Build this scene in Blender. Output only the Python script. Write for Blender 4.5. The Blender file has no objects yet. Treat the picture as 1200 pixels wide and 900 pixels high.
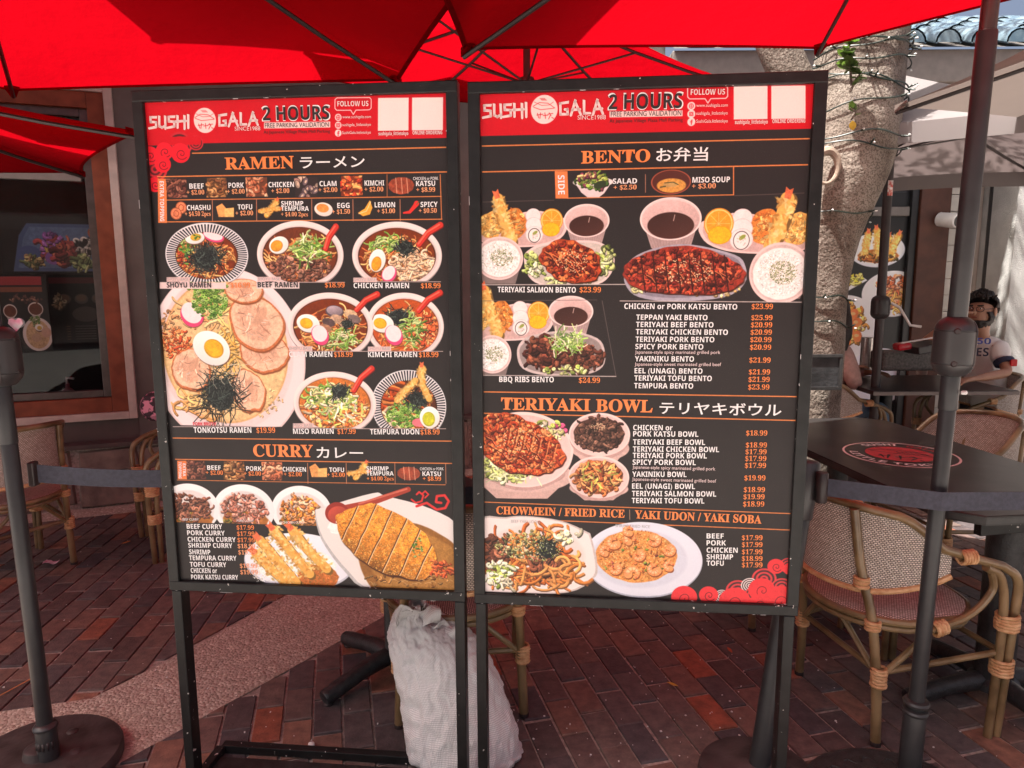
import bpy, bmesh, math, random
import numpy as np
from mathutils import Vector, Matrix
PI = math.pi
S = bpy.context.scene
C = bpy.data.collections.new("place"); S.collection.children.link(C)
# ---------------------------------------------------------------- camera
PITCH, ROLL, FPX, CAMZ = math.radians(8.2823), math.radians(-0.2793), 832.0, 1.5
_F = Vector((0, math.cos(PITCH), -math.sin(PITCH))); _R = Vector((1, 0, 0)); _U = _R.cross(_F)
_R2 = _R * math.cos(ROLL) + _U * math.sin(ROLL); _U2 = -_R * math.sin(ROLL) + _U * math.cos(ROLL)
cam = bpy.data.cameras.new("camera"); cam.sensor_width = 36; cam.lens = FPX / 1200 * 36
cam.clip_start = 0.05; cam.clip_end = 400
co = bpy.data.objects.new("camera", cam); S.collection.objects.link(co)
co.matrix_world = Matrix(((_R2.x, _U2.x, -_F.x, 0), (_R2.y, _U2.y, -_F.y, 0), (_R2.z, _U2.z, -_F.z, CAMZ), (0, 0, 0, 1)))
S.camera = co
# ---------------------------------------------------------------- world, sun, exposure
SUN_EL, SUN_AZ = math.radians(66), math.radians(244)      # azimuth measured clockwise from +Y
W = bpy.data.worlds.new("World"); S.world = W; W.use_nodes = True
nt = W.node_tree; bgn = nt.nodes["Background"]
sky = nt.nodes.new("ShaderNodeTexSky"); sky.sky_type = 'NISHITA'; sky.sun_disc = False
sky.sun_elevation = SUN_EL; sky.sun_rotation = SUN_AZ; sky.dust_density = 10.0; sky.air_density = .7; sky.ozone_density = .3
nt.links.new(sky.outputs[0], bgn.inputs[0]); bgn.inputs[1].default_value = 0.082
sl = bpy.data.lights.new("sun", 'SUN'); sl.energy = 5.0; sl.angle = math.radians(0.5); sl.color = (1, .96, .9)
so = bpy.data.objects.new("sun", sl); S.collection.objects.link(so)
sd = Vector((math.sin(SUN_AZ) * math.cos(SUN_EL), math.cos(SUN_AZ) * math.cos(SUN_EL), math.sin(SUN_EL)))
so.rotation_euler = (-sd).to_track_quat('-Z', 'Y').to_euler(); so.location = (0, 0, 12)
S.view_settings.view_transform = 'Standard'; S.view_settings.look = 'None'
S.view_settings.exposure = 1.55; S.view_settings.gamma = 1
S.cycles.use_denoising = True; S.cycles.max_bounces = 10; S.cycles.diffuse_bounces = 5
S.cycles.transmission_bounces = 6; S.cycles.transparent_max_bounces = 12; S.cycles.sample_clamp_indirect = 6
# ---------------------------------------------------------------- measuring helpers (photograph pixel -> place)
def pray(px, py):
    return _F + _R2 * ((px - 600) / FPX) + _U2 * ((450 - py) / FPX)
def gp(px, py, z=0.0):                      # the point at height z
    r = pray(px, py); t = (z - CAMZ) / r.z; return Vector((0, 0, CAMZ)) + r * t
def ap(px, py, Y):                          # the point at distance Y
    r = pray(px, py); return Vector((0, 0, CAMZ)) + r * (Y / r.y)
def pp(px, py, P, n):                       # the point on the plane through P with normal n
    r = pray(px, py); P = Vector(P); n = Vector(n); t = (P - Vector((0, 0, CAMZ))).dot(n) / r.dot(n)
    return Vector((0, 0, CAMZ)) + r * t
# ---------------------------------------------------------------- materials
def L(c):                                   # sRGB 0-255 -> linear
    return tuple((x / 255 / 12.92) if x / 255 <= .04045 else ((x / 255 + .055) / 1.055) ** 2.4 for x in c)
def mat(name, col, rough=.55, metal=0., var=.2, scale=18, bump=0., bscale=None, spec=.5, col2=None, coat=0., transl=None, alpha=None, mix=(.35, .65), detail=5):
    m = bpy.data.materials.new(name); m.use_nodes = True; n = m.node_tree.nodes; l = m.node_tree.links
    b = n["Principled BSDF"]; tc = n.new("ShaderNodeTexCoord")
    no = n.new("ShaderNodeTexNoise"); no.inputs["Scale"].default_value = scale; no.inputs["Detail"].default_value = detail
    l.new(tc.outputs["Object"], no.inputs["Vector"])
    r = n.new("ShaderNodeValToRGB"); l.new(no.outputs["Fac"], r.inputs[0])
    r.color_ramp.elements[0].position = mix[0]; r.color_ramp.elements[1].position = mix[1]
    c2 = col2 or tuple(min(1, x * (1 + var)) for x in col)
    c1 = tuple(x * (1 - var) for x in col) if col2 is None else col
    r.color_ramp.elements[0].color = (*c1, 1); r.color_ramp.elements[1].color = (*c2, 1)
    l.new(r.outputs[0], b.inputs["Base Color"])
    b.inputs["Roughness"].default_value = rough; b.inputs["Metallic"].default_value = metal
    b.inputs["Specular IOR Level"].default_value = spec; b.inputs["Coat Weight"].default_value = coat
    if bump:
        n2 = n.new("ShaderNodeTexNoise"); n2.inputs["Scale"].default_value = bscale or scale * 4; n2.inputs["Detail"].default_value = 6
        l.new(tc.outputs["Object"], n2.inputs["Vector"])
        bp = n.new("ShaderNodeBump"); bp.inputs["Strength"].default_value = bump; bp.inputs["Distance"].default_value = .01
        l.new(n2.outputs["Fac"], bp.inputs["Height"]); l.new(bp.outputs[0], b.inputs["Normal"])
    if transl:
        t = n.new("ShaderNodeBsdfTranslucent"); t.inputs[0].default_value = (*transl[0], 1)
        mx = n.new("ShaderNodeMixShader"); mx.inputs[0].default_value = transl[1]
        if bump: bp.inputs['Distance'].default_value = .05 if (bscale or 99) < 50 else .01; l.new(bp.outputs[0], t.inputs['Normal'])
        l.new(b.outputs[0], mx.inputs[1]); l.new(t.outputs[0], mx.inputs[2]); l.new(mx.outputs[0], n["Material Output"].inputs[0])
    return m
# ---------------------------------------------------------------- mesh collecting
class MB:
    def __init__(s): s.v = []; s.f = []; s.uv = None
    def add(s, V, F):
        o = len(s.v); s.v += [tuple(v) for v in V]; s.f += [tuple(i + o for i in f) for f in F]; return s
    def box(s, c, d, M=None):
        x, y, z = (k / 2 for k in d); V = [Vector((i * x, j * y, k * z)) for i in (-1, 1) for j in (-1, 1) for k in (-1, 1)]
        if M is not None: V = [M @ v for v in V]
        V = [v + Vector(c) for v in V]
        return s.add(V, [(0, 1, 3, 2), (4, 6, 7, 5), (0, 4, 5, 1), (2, 3, 7, 6), (0, 2, 6, 4), (1, 5, 7, 3)])
    def bar(s, a, b, w, h, up=(0, 0, 1)):   # rectangular bar from a to b
        a = Vector(a); b = Vector(b); d = (b - a); ln = d.length; d.normalize(); up = Vector(up)
        if abs(d.dot(up)) > .95: up = Vector((0, 1, 0))
        x = d.cross(up).normalized(); u = x.cross(d)
        M = Matrix((x, d, u)).transposed()
        return s.box((a + b) / 2, (w, ln, h), M)
    def tube(s, pts, r, seg=10, cap=True, closed=False):
        pts = [Vector(p) for p in pts]; n = len(pts); rs = r if isinstance(r, (list, tuple)) else [r] * n
        o = len(s.v); prev = None
        for i, p in enumerate(pts):
            a = pts[(i - 1) % n] if (i > 0 or closed) else p; b = pts[(i + 1) % n] if (i < n - 1 or closed) else p
            t = (b - a).normalized()
            if prev is None:
                q = Vector((0, 0, 1)) if abs(t.z) < .9 else Vector((1, 0, 0)); x = t.cross(q).normalized()
            else: x = (prev - t * prev.dot(t)).normalized()
            prev = x; y = t.cross(x)
            for k in range(seg):
                an = 2 * PI * k / seg; s.v.append(tuple(p + (x * math.cos(an) + y * math.sin(an)) * rs[i]))
        m = n if closed else n - 1
        for i in range(m):
            for k in range(seg):
                k2 = (k + 1) % seg; i2 = (i + 1) % n
                s.f.append((o + i * seg + k, o + i * seg + k2, o + i2 * seg + k2, o + i2 * seg + k))
        if cap and not closed:
            s.f.append(tuple(o + k for k in reversed(range(seg)))); s.f.append(tuple(o + (n - 1) * seg + k for k in range(seg)))
        return s
    def lathe(s, prof, c=(0, 0, 0), seg=24, axis=None):  # prof: (r, z)
        c = Vector(c); M = Matrix.Identity(3)
        if axis is not None: M = Vector(axis).normalized().to_track_quat('Z', 'Y').to_matrix()
        o = len(s.v)
        for r, z in prof:
            for k in range(seg):
                a = 2 * PI * k / seg; s.v.append(tuple(c + M @ Vector((r * math.cos(a), r * math.sin(a), z))))
        for i in range(len(prof) - 1):
            for k in range(seg):
                k2 = (k + 1) % seg; s.f.append((o + i * seg + k, o + i * seg + k2, o + (i + 1) * seg + k2, o + (i + 1) * seg + k))
        s.f.append(tuple(o + k for k in reversed(range(seg)))); s.f.append(tuple(o + (len(prof) - 1) * seg + k for k in range(seg)))
        return s
    def prism(s, poly, z0, z1, inset=0, lip=0):   # polygon (ccw) extruded; optional small chamfer at the top
        n = len(poly); c = sum((Vector((p[0], p[1])) for p in poly), Vector((0, 0))) / n
        def ring(z, k): return [((p[0] - c.x) * k + c.x, (p[1] - c.y) * k + c.y, z) for p in poly]
        V = ring(z0, 1); F = [tuple(reversed(range(n)))]
        V += ring(z1 - lip, 1); rows = 2
        if lip:
            size = max((Vector((p[0], p[1])) - c).length for p in poly) or 1
            V += ring(z1, 1 - inset / size); rows = 3
        for r in range(rows - 1):
            F += [(r * n + i, r * n + (i + 1) % n, (r + 1) * n + (i + 1) % n, (r + 1) * n + i) for i in range(n)]
        F.append(tuple((rows - 1) * n + i for i in range(n)))
        return s.add(V, F)
    def grid(s, P, nu, nv):
        o = len(s.v); s.v += [tuple(p) for p in P]
        s.f += [(o + i * nv + j, o + (i + 1) * nv + j, o + (i + 1) * nv + j + 1, o + i * nv + j + 1) for i in range(nu - 1) for j in range(nv - 1)]
        return s
    def mesh(s, name, m, smooth=True):
        me = bpy.data.meshes.new(name); me.from_pydata(s.v, [], s.f)
        if m: me.materials.append(m)
        if smooth: me.polygons.foreach_set("use_smooth", [True] * len(me.polygons))
        me.update(); return me
    def build(s, name, m, parent=None, smooth=True, bevel=0, world=False, angle=40):
        me = s.mesh(name, m, smooth)
        return link(me, name, parent, bevel, world, angle if smooth else None)
def link(me, name, parent=None, bevel=0, world=False, angle=40):
    o = bpy.data.objects.new(name, me); C.objects.link(o)
    if parent is not None:
        o.parent = parent
        if world:
            b = Vector((0, 0, 0)); q = parent
            while q is not None: b += Vector(q.location); q = q.parent
            o.location = -b
    if bevel:
        b = o.modifiers.new("bevel", 'BEVEL'); b.width = bevel; b.segments = 2; b.limit_method = 'ANGLE'
    if angle is not None:
        try: me.set_sharp_from_angle(angle=math.radians(angle))
        except Exception: pass
    return o
def tag(o, label=None, cat=None, group=None, kind=None):
    for k, v in (('label', label), ('category', cat), ('group', group), ('kind', kind)):
        if v: o[k] = v
    return o
def thing(name, loc, label, cat, group=None, rz=0):
    o = bpy.data.objects.new(name, None); C.objects.link(o); o.empty_display_size = .1
    o.location = loc; o.rotation_euler = (0, 0, rz); return tag(o, label, cat, group)
def kids(o): return [c for c in C.objects if c.parent == o]
def dup(root, loc, rz, label, group=None, rot=None):
    r = root.copy(); C.objects.link(r); r.location = loc; r.rotation_euler = rot or (0, 0, rz); r['label'] = label
    if group: r['group'] = group
    for ch in kids(root):
        c = ch.copy(); C.objects.link(c); c.parent = r
        for g in kids(ch):
            d = g.copy(); C.objects.link(d); d.parent = c
    return r
# ================================================================ materials of the place
M = {}
M['mortar'] = mat('mortar', (.34, .28, .25), .95, scale=60, var=.3, bump=.5)
M['aggregate'] = None
def aggregate():
    m = bpy.data.materials.new('exposed_aggregate'); m.use_nodes = True; n = m.node_tree.nodes; l = m.node_tree.links
    b = n["Principled BSDF"]; tc = n.new("ShaderNodeTexCoord")
    v = n.new("ShaderNodeTexVoronoi"); v.inputs["Scale"].default_value = 95; l.new(tc.outputs["Object"], v.inputs["Vector"])
    r = n.new("ShaderNodeValToRGB"); e = r.color_ramp.elements; e[0].position = 0; e[0].color = (.30, .235, .195, 1); e[1].position = 1; e[1].color = (.62, .54, .46, 1)
    k = r.color_ramp.elements.new(.45); k.color = (.45, .365, .31, 1)
    k = r.color_ramp.elements.new(.7); k.color = (.38, .30, .25, 1)
    sp = n.new("ShaderNodeSeparateColor"); l.new(v.outputs["Color"], sp.inputs[0]); l.new(sp.outputs[0], r.inputs[0])
    no = n.new("ShaderNodeTexNoise"); no.inputs["Scale"].default_value = 5; no.inputs["Detail"].default_value = 6; l.new(tc.outputs["Object"], no.inputs["Vector"])
    mx = n.new("ShaderNodeMix"); mx.data_type = 'RGBA'; mx.blend_type = 'MULTIPLY'; mx.inputs[0].default_value = .6
    r2 = n.new("ShaderNodeValToRGB"); r2.color_ramp.elements[0].position = .3; r2.color_ramp.elements[0].color = (.8, .78, .76, 1); r2.color_ramp.elements[1].position = .65
    l.new(no.outputs[0], r2.inputs[0]); l.new(r.outputs[0], mx.inputs[6]); l.new(r2.outputs[0], mx.inputs[7]); l.new(mx.outputs[2], b.inputs["Base Color"])
    bp = n.new("ShaderNodeBump"); bp.inputs["Strength"].default_value = .9; bp.inputs["Distance"].default_value = .006; bp.invert = True
    l.new(v.outputs["Distance"], bp.inputs["Height"]); l.new(bp.outputs[0], b.inputs["Normal"]); b.inputs["Roughness"].default_value = .9
    return m
M['aggregate'] = aggregate()
def brickmat():
    m = bpy.data.materials.new('clay_brick'); m.use_nodes = True; n = m.node_tree.nodes; l = m.node_tree.links
    b = n["Principled BSDF"]; tc = n.new("ShaderNodeTexCoord"); oi = n.new("ShaderNodeObjectInfo")
    at = n.new("ShaderNodeAttribute"); at.attribute_name = 'tone'
    ad = n.new("ShaderNodeMath"); ad.operation = 'ADD'; l.new(oi.outputs["Random"], ad.inputs[0]); l.new(at.outputs["Fac"], ad.inputs[1])
    fr = n.new("ShaderNodeMath"); fr.operation = 'FRACT'; l.new(ad.outputs[0], fr.inputs[0])
    r = n.new("ShaderNodeValToRGB"); e = r.color_ramp.elements; e[0].position = 0; e[0].color = (.10, .066, .06, 1); e[1].position = 1; e[1].color = (.34, .10, .055, 1)
    for p, c in ((.2, (0.072, 0.065, 0.073)), (.38, (0.163, 0.111, 0.094)), (.55, (0.107, 0.091, 0.094)), (.7, (0.202, 0.114, 0.088)), (.82, (0.098, 0.073, 0.073)), (.93, (0.260, 0.137, 0.098)), (.985, (.26, .085, .05))):
        k = r.color_ramp.elements.new(p); k.color = (*c, 1)
    l.new(fr.outputs[0], r.inputs[0])
    ge = n.new("ShaderNodeNewGeometry")
    no = n.new("ShaderNodeTexNoise"); no.inputs["Scale"].default_value = 22; no.inputs["Detail"].default_value = 8; no.inputs["Roughness"].default_value = .65; l.new(ge.outputs["Position"], no.inputs["Vector"])
    r2 = n.new("ShaderNodeValToRGB"); r2.color_ramp.elements[0].position = .3; r2.color_ramp.elements[0].color = (.5, .5, .52, 1); r2.color_ramp.elements[1].position = .72; r2.color_ramp.elements[1].color = (1.3, 1.25, 1.2, 1)
    l.new(no.outputs[0], r2.inputs[0])
    mx = n.new("ShaderNodeMix"); mx.data_type = 'RGBA'; mx.blend_type = 'MULTIPLY'; mx.inputs[0].default_value = 1; l.new(r.outputs[0], mx.inputs[6]); l.new(r2.outputs[0], mx.inputs[7])
    # pale scuffs and dust
    n3 = n.new("ShaderNodeTexNoise"); n3.inputs["Scale"].default_value = 130; n3.inputs["Detail"].default_value = 4; l.new(ge.outputs["Position"], n3.inputs["Vector"])
    r3 = n.new("ShaderNodeValToRGB"); r3.color_ramp.elements[0].position = .66; r3.color_ramp.elements[0].color = (0, 0, 0, 1); r3.color_ramp.elements[1].position = .8; r3.color_ramp.elements[1].color = (.45, .45, .45, 1)
    l.new(n3.outputs[0], r3.inputs[0])
    m2 = n.new("ShaderNodeMix"); m2.data_type = 'RGBA'; l.new(r3.outputs[0], m2.inputs[0]); l.new(mx.outputs[2], m2.inputs[6]); m2.inputs[7].default_value = (.36, .28, .24, 1)
    l.new(m2.outputs[2], b.inputs["Base Color"]); b.inputs["Roughness"].default_value = .7
    bp = n.new("ShaderNodeBump"); bp.inputs["Strength"].default_value = .5; bp.inputs["Distance"].default_value = .004; l.new(n3.outputs[0], bp.inputs["Height"]); l.new(bp.outputs[0], b.inputs["Normal"])
    return m
M['brick'] = brickmat()
M['black_metal'] = mat('black_painted_metal', (.022, .021, .021), .38, scale=30, var=.3, bump=.08)
def chipped(name, col, thr=.7):
    m = mat(name, col, .4, var=.25, scale=25, bump=.05, spec=.28); n = m.node_tree.nodes; l = m.node_tree.links; b = n["Principled BSDF"]
    tc = n.new("ShaderNodeTexCoord"); no = n.new("ShaderNodeTexNoise"); no.inputs["Scale"].default_value = 70; no.inputs["Detail"].default_value = 3; l.new(tc.outputs["Object"], no.inputs[0])
    n2 = n.new("ShaderNodeTexNoise"); n2.inputs["Scale"].default_value = 9; n2.inputs["Detail"].default_value = 2; l.new(tc.outputs["Object"], n2.inputs[0])
    ml = n.new("ShaderNodeMath"); ml.operation = 'MULTIPLY_ADD'; ml.inputs[1].default_value = .35; l.new(n2.outputs[0], ml.inputs[0]); l.new(no.outputs[0], ml.inputs[2])
    r = n.new("ShaderNodeValToRGB"); r.color_ramp.interpolation = 'LINEAR'; r.color_ramp.elements[0].position = thr + .18; r.color_ramp.elements[0].color = (0, 0, 0, 1); r.color_ramp.elements[1].position = thr + .2; r.color_ramp.elements[1].color = (1, 1, 1, 1)
    l.new(ml.outputs[0], r.inputs[0]); old = b.inputs["Base Color"].links[0].from_socket
    mx = n.new("ShaderNodeMix"); mx.data_type = 'RGBA'; l.new(r.outputs[0], mx.inputs[0]); l.new(old, mx.inputs[6]); mx.inputs[7].default_value = (.6, .56, .53, 1)
    l.new(mx.outputs[2], b.inputs["Base Color"]); return m
M['frame'] = chipped('chipped_black_frame', (.013, .013, .013), .70)
M['pole'] = mat('dark_grey_powder_coat', (.036, .036, .038), .36, scale=14, var=.12, spec=.35, metal=.1, bump=.03)
M['housing'] = mat('grey_plastic', (.036, .034, .035), .35, scale=10, var=.12)
M['belt'] = mat('blue_grey_belt_webbing', (.042, .043, .062), .7, scale=90, var=.2, bump=.2)
M['iron'] = mat('cast_iron', (.03, .03, .031), .42, scale=40, var=.35, bump=.3)
M['rubberbase'] = mat('worn_black_base', (.045, .036, .036), .5, scale=12, var=.45, bump=.2)
M['cloth_red'] = mat('red_canopy_cloth', (.30, .0015, .005), .95, scale=1.3, var=.30, spec=.05, transl=((.31, .0011, .005), .56), bump=.5, bscale=4.5)
M['cloth_hem'] = mat('red_hem_cloth', (.20, .001, .003), .95, scale=30, var=.2, spec=.05, transl=((.20, .001, .003), .5))
M['cloth_beige'] = mat('taupe_canopy_cloth', (.24, .20, .175), .85, scale=3, var=.08, transl=((.17, .135, .12), .35), bump=.06, bscale=500)
M['cloth_white'] = mat('pale_grey_canopy_cloth', (.25, .22, .215), .85, scale=3, var=.06, transl=((.17, .13, .125), .35))
M['rib'] = mat('black_rib_metal', (.03, .02, .02), .45, scale=20)
M['bamboo'] = mat('brown_cane', (.115, .070, .030), .30, col2=(.29, .19, .095), scale=9, bump=.1, coat=.15)
M['binding'] = mat('orange_cane_binding', (.50, .24, .10), .5, col2=(.70, .42, .22), scale=40, bump=.3)
M['glassdark'] = None
M['tabletop'] = mat('black_laminate', (.018, .016, .016), .30, spec=.3, col2=(.034, .031, .031), scale=7, bump=.03)
M['white'] = mat('white_paint', (.72, .70, .68), .6, scale=12, var=.08, bump=.1)
def weave():
    m = bpy.data.materials.new('woven_cane'); m.use_nodes = True; n = m.node_tree.nodes; l = m.node_tree.links
    b = n["Principled BSDF"]; tc = n.new("ShaderNodeTexCoord")
    mp = n.new("ShaderNodeMapping"); l.new(tc.outputs["UV"], mp.inputs[0]); mp.inputs["Scale"].default_value = (1, 1, 1)
    w1 = n.new("ShaderNodeTexBrick"); w1.offset = .5; w1.inputs["Scale"].default_value = 1; w1.inputs["Brick Width"].default_value = .0095; w1.inputs["Row Height"].default_value = .0062
    w1.inputs["Mortar Size"].default_value = .0011; w1.inputs["Mortar Smooth"].default_value = .2
    w1.inputs["Color1"].default_value = (.84, .73, .65, 1); w1.inputs["Color2"].default_value = (.58, .47, .40, 1); w1.inputs["Mortar"].default_value = (.07, .05, .04, 1)
    l.new(mp.outputs[0], w1.inputs["Vector"]); l.new(w1.outputs["Color"], b.inputs["Base Color"])
    bp = n.new("ShaderNodeBump"); bp.inputs["Strength"].default_value = .8; bp.inputs["Distance"].default_value = .003; bp.invert = True
    l.new(w1.outputs["Fac"], bp.inputs["Height"]); l.new(bp.outputs[0], b.inputs["Normal"]); b.inputs["Roughness"].default_value = .55
    return m
M['weave'] = weave()
def setuv(me, fn):
    uv = me.uv_layers.new(name='uv')
    co_ = [v.co for v in me.vertices]
    for lp in me.loops: uv.data[lp.index].uv = fn(co_[lp.vertex_index])

# ================================================================ ground
g = MB().grid([(x, y, -.008) for x in np.linspace(-60, 60, 7) for y in np.linspace(-40, 90, 7)], 7, 7)
gr = g.build('ground', M['mortar'], smooth=False); gr.data.flip_normals(); tag(gr, kind='structure')
def clip(poly, P, N):                        # keep the side where (p-P).N > 0
    out = []
    for i in range(len(poly)):
        a = poly[i]; b = poly[(i + 1) % len(poly)]
        da = (a[0] - P[0]) * N[0] + (a[1] - P[1]) * N[1]; db = (b[0] - P[0]) * N[0] + (b[1] - P[1]) * N[1]
        if da >= 0: out.append(a)
        if da * db < 0:
            t = da / (da - db); out.append((a[0] + (b[0] - a[0]) * t, a[1] + (b[1] - a[1]) * t))
    return out
def area(p): return abs(sum(p[i][0] * p[(i + 1) % len(p)][1] - p[(i + 1) % len(p)][0] * p[i][1] for i in range(len(p)))) / 2
def inview(x, y):
    d = Vector((x, y, -CAMZ)); z = d.dot(_F)
    if z < .3: return False
    X = 600 + FPX * d.dot(_R2) / z; Y = 450 - FPX * d.dot(_U2) / z
    if not (-40 < X < 1240 and Y < 960): return False
    if 175 < X < 945 and Y < 690: return False
    if X > 945 and Y < 500: return False
    return True
def paving(name, az, ox, oy, x0, x1, y0, y1, planes, seed):
    rnd = random.Random(seed); root = thing(name, (0, 0, 0), None, None); root['kind'] = 'structure'
    ca, sa = math.cos(-az), math.sin(-az)     # long axis direction = (sin az, cos az)
    Lb, Wb, J = .203, .1005, .0085
    def w(u, v): return (ox + u * math.cos(az) + v * math.sin(az), oy - u * math.sin(az) + v * math.cos(az))
    items = []
    nu = int(12 / Wb)
    for i in range(-nu // 2, nu // 2):
        for j in range(-34, 34):
            off = (i % 2) * Lb / 2 + rnd.uniform(-.006, .006)
            u0 = i * Wb; v0 = j * Lb + off; jj = J * rnd.uniform(.7, 1.3)
            P = [w(u0 + jj / 2, v0 + jj / 2), w(u0 + Wb - jj / 2, v0 + jj / 2), w(u0 + Wb - jj / 2, v0 + Lb - jj / 2), w(u0 + jj / 2, v0 + Lb - jj / 2)]
            cx = sum(p[0] for p in P) / 4; cy = sum(p[1] for p in P) / 4
            if not (x0 < cx < x1 and y0 < cy < y1): continue
            full = True
            for (pl, N) in planes:
                Q = clip(P, pl, N)
                if len(Q) != 4 or area(Q) < area(P) - 1e-6: full = False
                P = Q
                if len(P) < 3: break
            if len(P) < 3 or area(P) < .0012: continue
            items.append((0 if inview(cx, cy) else 1, math.hypot(cx, cy), P, full, cx, cy))
    items.sort(key=lambda t: (t[0], t[1]))
    protos = []
    hl, hw = (Lb - J) / 2, (Wb - J) / 2
    for k in range(6):
        r2 = random.Random(seed + k); c = .004
        def jit(): return r2.uniform(-.0018, .0018)
        P = [(-hw + jit(), -hl + jit()), (hw + jit(), -hl + jit()), (hw + jit(), hl + jit()), (-hw + jit(), hl + jit())]
        protos.append(MB().prism(P, -.03, 0, .005, .003).mesh('brick', M['brick'], False))
    far = MB(); tones = []
    for k, (vis, d, P, full, cx, cy) in enumerate(items):
        dz = rnd.uniform(-.0025, .0015)
        if k < 300 and vis == 0:
            if full:
                me = protos[rnd.randrange(6)]; o = bpy.data.objects.new('brick', me); C.objects.link(o); o.parent = root
                o.location = (cx, cy, dz); o.rotation_euler = (rnd.uniform(-.008, .008), rnd.uniform(-.008, .008), -az + rnd.uniform(-.006, .006) + (PI if rnd.random() < .5 else 0))
            else:
                Q = [(p[0] - cx, p[1] - cy) for p in P]
                o = MB().prism(Q, -.03, 0, .004, .003).build('brick', M['brick'], root, False, angle=None); o.location = (cx, cy, dz)
        else:
            n0 = len(far.f); far.prism(P, -.03, dz, .004, .003); tones += [rnd.random()] * (len(far.f) - n0)
    me = far.mesh('far_bricks', M['brick'], False)
    at = me.attributes.new('tone', 'FLOAT', 'FACE'); at.data.foreach_set('value', tones)
    o = link(me, 'far_bricks', root, angle=None); o['kind'] = 'stuff'
    return root
def nrm(a, b):                              # left-hand normal of a->b
    d = (b[0] - a[0], b[1] - a[1]); k = math.hypot(*d); return (-d[1] / k, d[0] / k)
uA, uB, uC = (-1.54, 2.40), (-1.82, 2.32), (-.79, 3.89)
n1 = nrm(uA, uC); n2 = nrm(uB, uA)
lA, lC = (-1.26, 2.02), (-.61, 2.99)
n3 = nrm(lA, lC)
FO, FD, FN = Vector((-2.8, 4.70, 0)), Vector((.9333, .3590, 0)), Vector((.3590, -.9333, 0))
band_edge = (FO.x + FN.x * .27, FO.y + FN.y * .27)
bn = (FN.x, FN.y)
paving('brick_paving_left', math.radians(-5), -2.3, 3.2, -6.5, .2, .85, 6.2, [(uA, n1), (uA, n2), (band_edge, bn)], 5)
paving('brick_paving_right', math.radians(-14), -.6, 2.3, -1.8, 5.0, .85, 6.3, [(lA, (-n3[0], -n3[1]))], 11)
# exposed aggregate strip between the two brick fields
up = [(-3.4, 1.95), (-1.82, 2.32), (-1.54, 2.40), (-1.35, 2.71), (-1.1, 3.24), (-.79, 3.89), (-.2, 5.11), (.1, 5.73)]
lo = [(.62, 4.83), (.0, 3.9), (-.61, 2.99), (-.84, 2.647), (-1.26, 2.02), (-1.7, 1.363), (-3.4, 1.3)]
P = [(x, y) for x, y in up + lo][::-1]
tag(MB().prism(P, -.03, -.001, .0, .0).build('concrete_strip', M['aggregate'], smooth=False), kind='structure')
def fl(s, o, z=0): return FO + FD * s + FN * o + Vector((0, 0, z))
a, b, c_, d_ = fl(-5, .27), fl(4.2, .27), fl(4.2, -.02), fl(-5, -.02)
M['bounce_paving'] = mat('pale_concrete', (.44, .42, .39), .9, scale=3, var=.12, bump=.2)
tag(MB().prism([(-25, -9.3), (25, -9.3), (25, .78), (-25, .78)], -.03, .0).build('bounce_pavement', M['bounce_paving'], smooth=False), kind='structure')  # pale paving out of view, added to bounce daylight onto the menu boards
tag(MB().prism([(p.x, p.y) for p in (a, b, c_, d_)], -.03, .002).build('concrete_band', M['aggregate'], smooth=False), kind='structure')

# ================================================================ left facade
FRZ = math.atan2(FD.y, FD.x)
def fs(px, py, out=0.0):
    p = pp(px, py, FO + FN * out, FN) - FO
    return p.dot(FD), p.z
bld = thing('restaurant_building', FO, 'restaurant front with brown framed window, grey wall and stone plinth, left of the menus', 'building', rz=FRZ)
M['greywall'] = mat('grey_render', (.12, .108, .10), .8, scale=6, var=.12, bump=.15)
M['darkwall'] = mat('dark_painted_wall', (.075, .055, .05), .7, scale=6, var=.15, bump=.1)
M['brownframe'] = mat('brown_painted_frame', (.20, .055, .028), .5, scale=10, var=.2, spec=.2)
M['greyframe'] = mat('grey_aluminium', (.19, .165, .15), .5, scale=14, var=.1)
sR, _ = fs(163, 484); zs = fs(120, 484)[1]; zt = fs(125, 104)[1]; zp = fs(115, 522, .1)[1]
sT = fs(130, 108)[0]; sR = (sR + sT) / 2
WL = sR - 3.2
def fbox(mb, s0, s1, o0, o1, z0, z1): return mb.box(((s0 + s1) / 2, -(o0 + o1) / 2, (z0 + z1) / 2), (s1 - s0, abs(o1 - o0), z1 - z0))
mb = MB(); fbox(mb, sR, 5.2, 0, -.25, zp - .1, 3.35); fbox(mb, WL, sR, 0, -.25, zt, 3.35); fbox(mb, -6, WL, 0, -.25, zp - .1, 3.35)
mb.build('wall', M['greywall'], bld, False)
mb = MB(); fbox(mb, WL, sR, .004, -.25, zp - .1, zs); mb.build('lower_wall', M['darkwall'], bld, False)
mb = MB(); fbox(mb, -6.1, 1.0, 1.15, -.3, 3.35, 3.5); fbox(mb, 1.0, 3.2, .6, -.3, 3.35, 3.5); mb.build('eave', M['greyframe'], bld, False)  # unseen left overhang, lengthened to shade the facade and the ground before it
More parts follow.
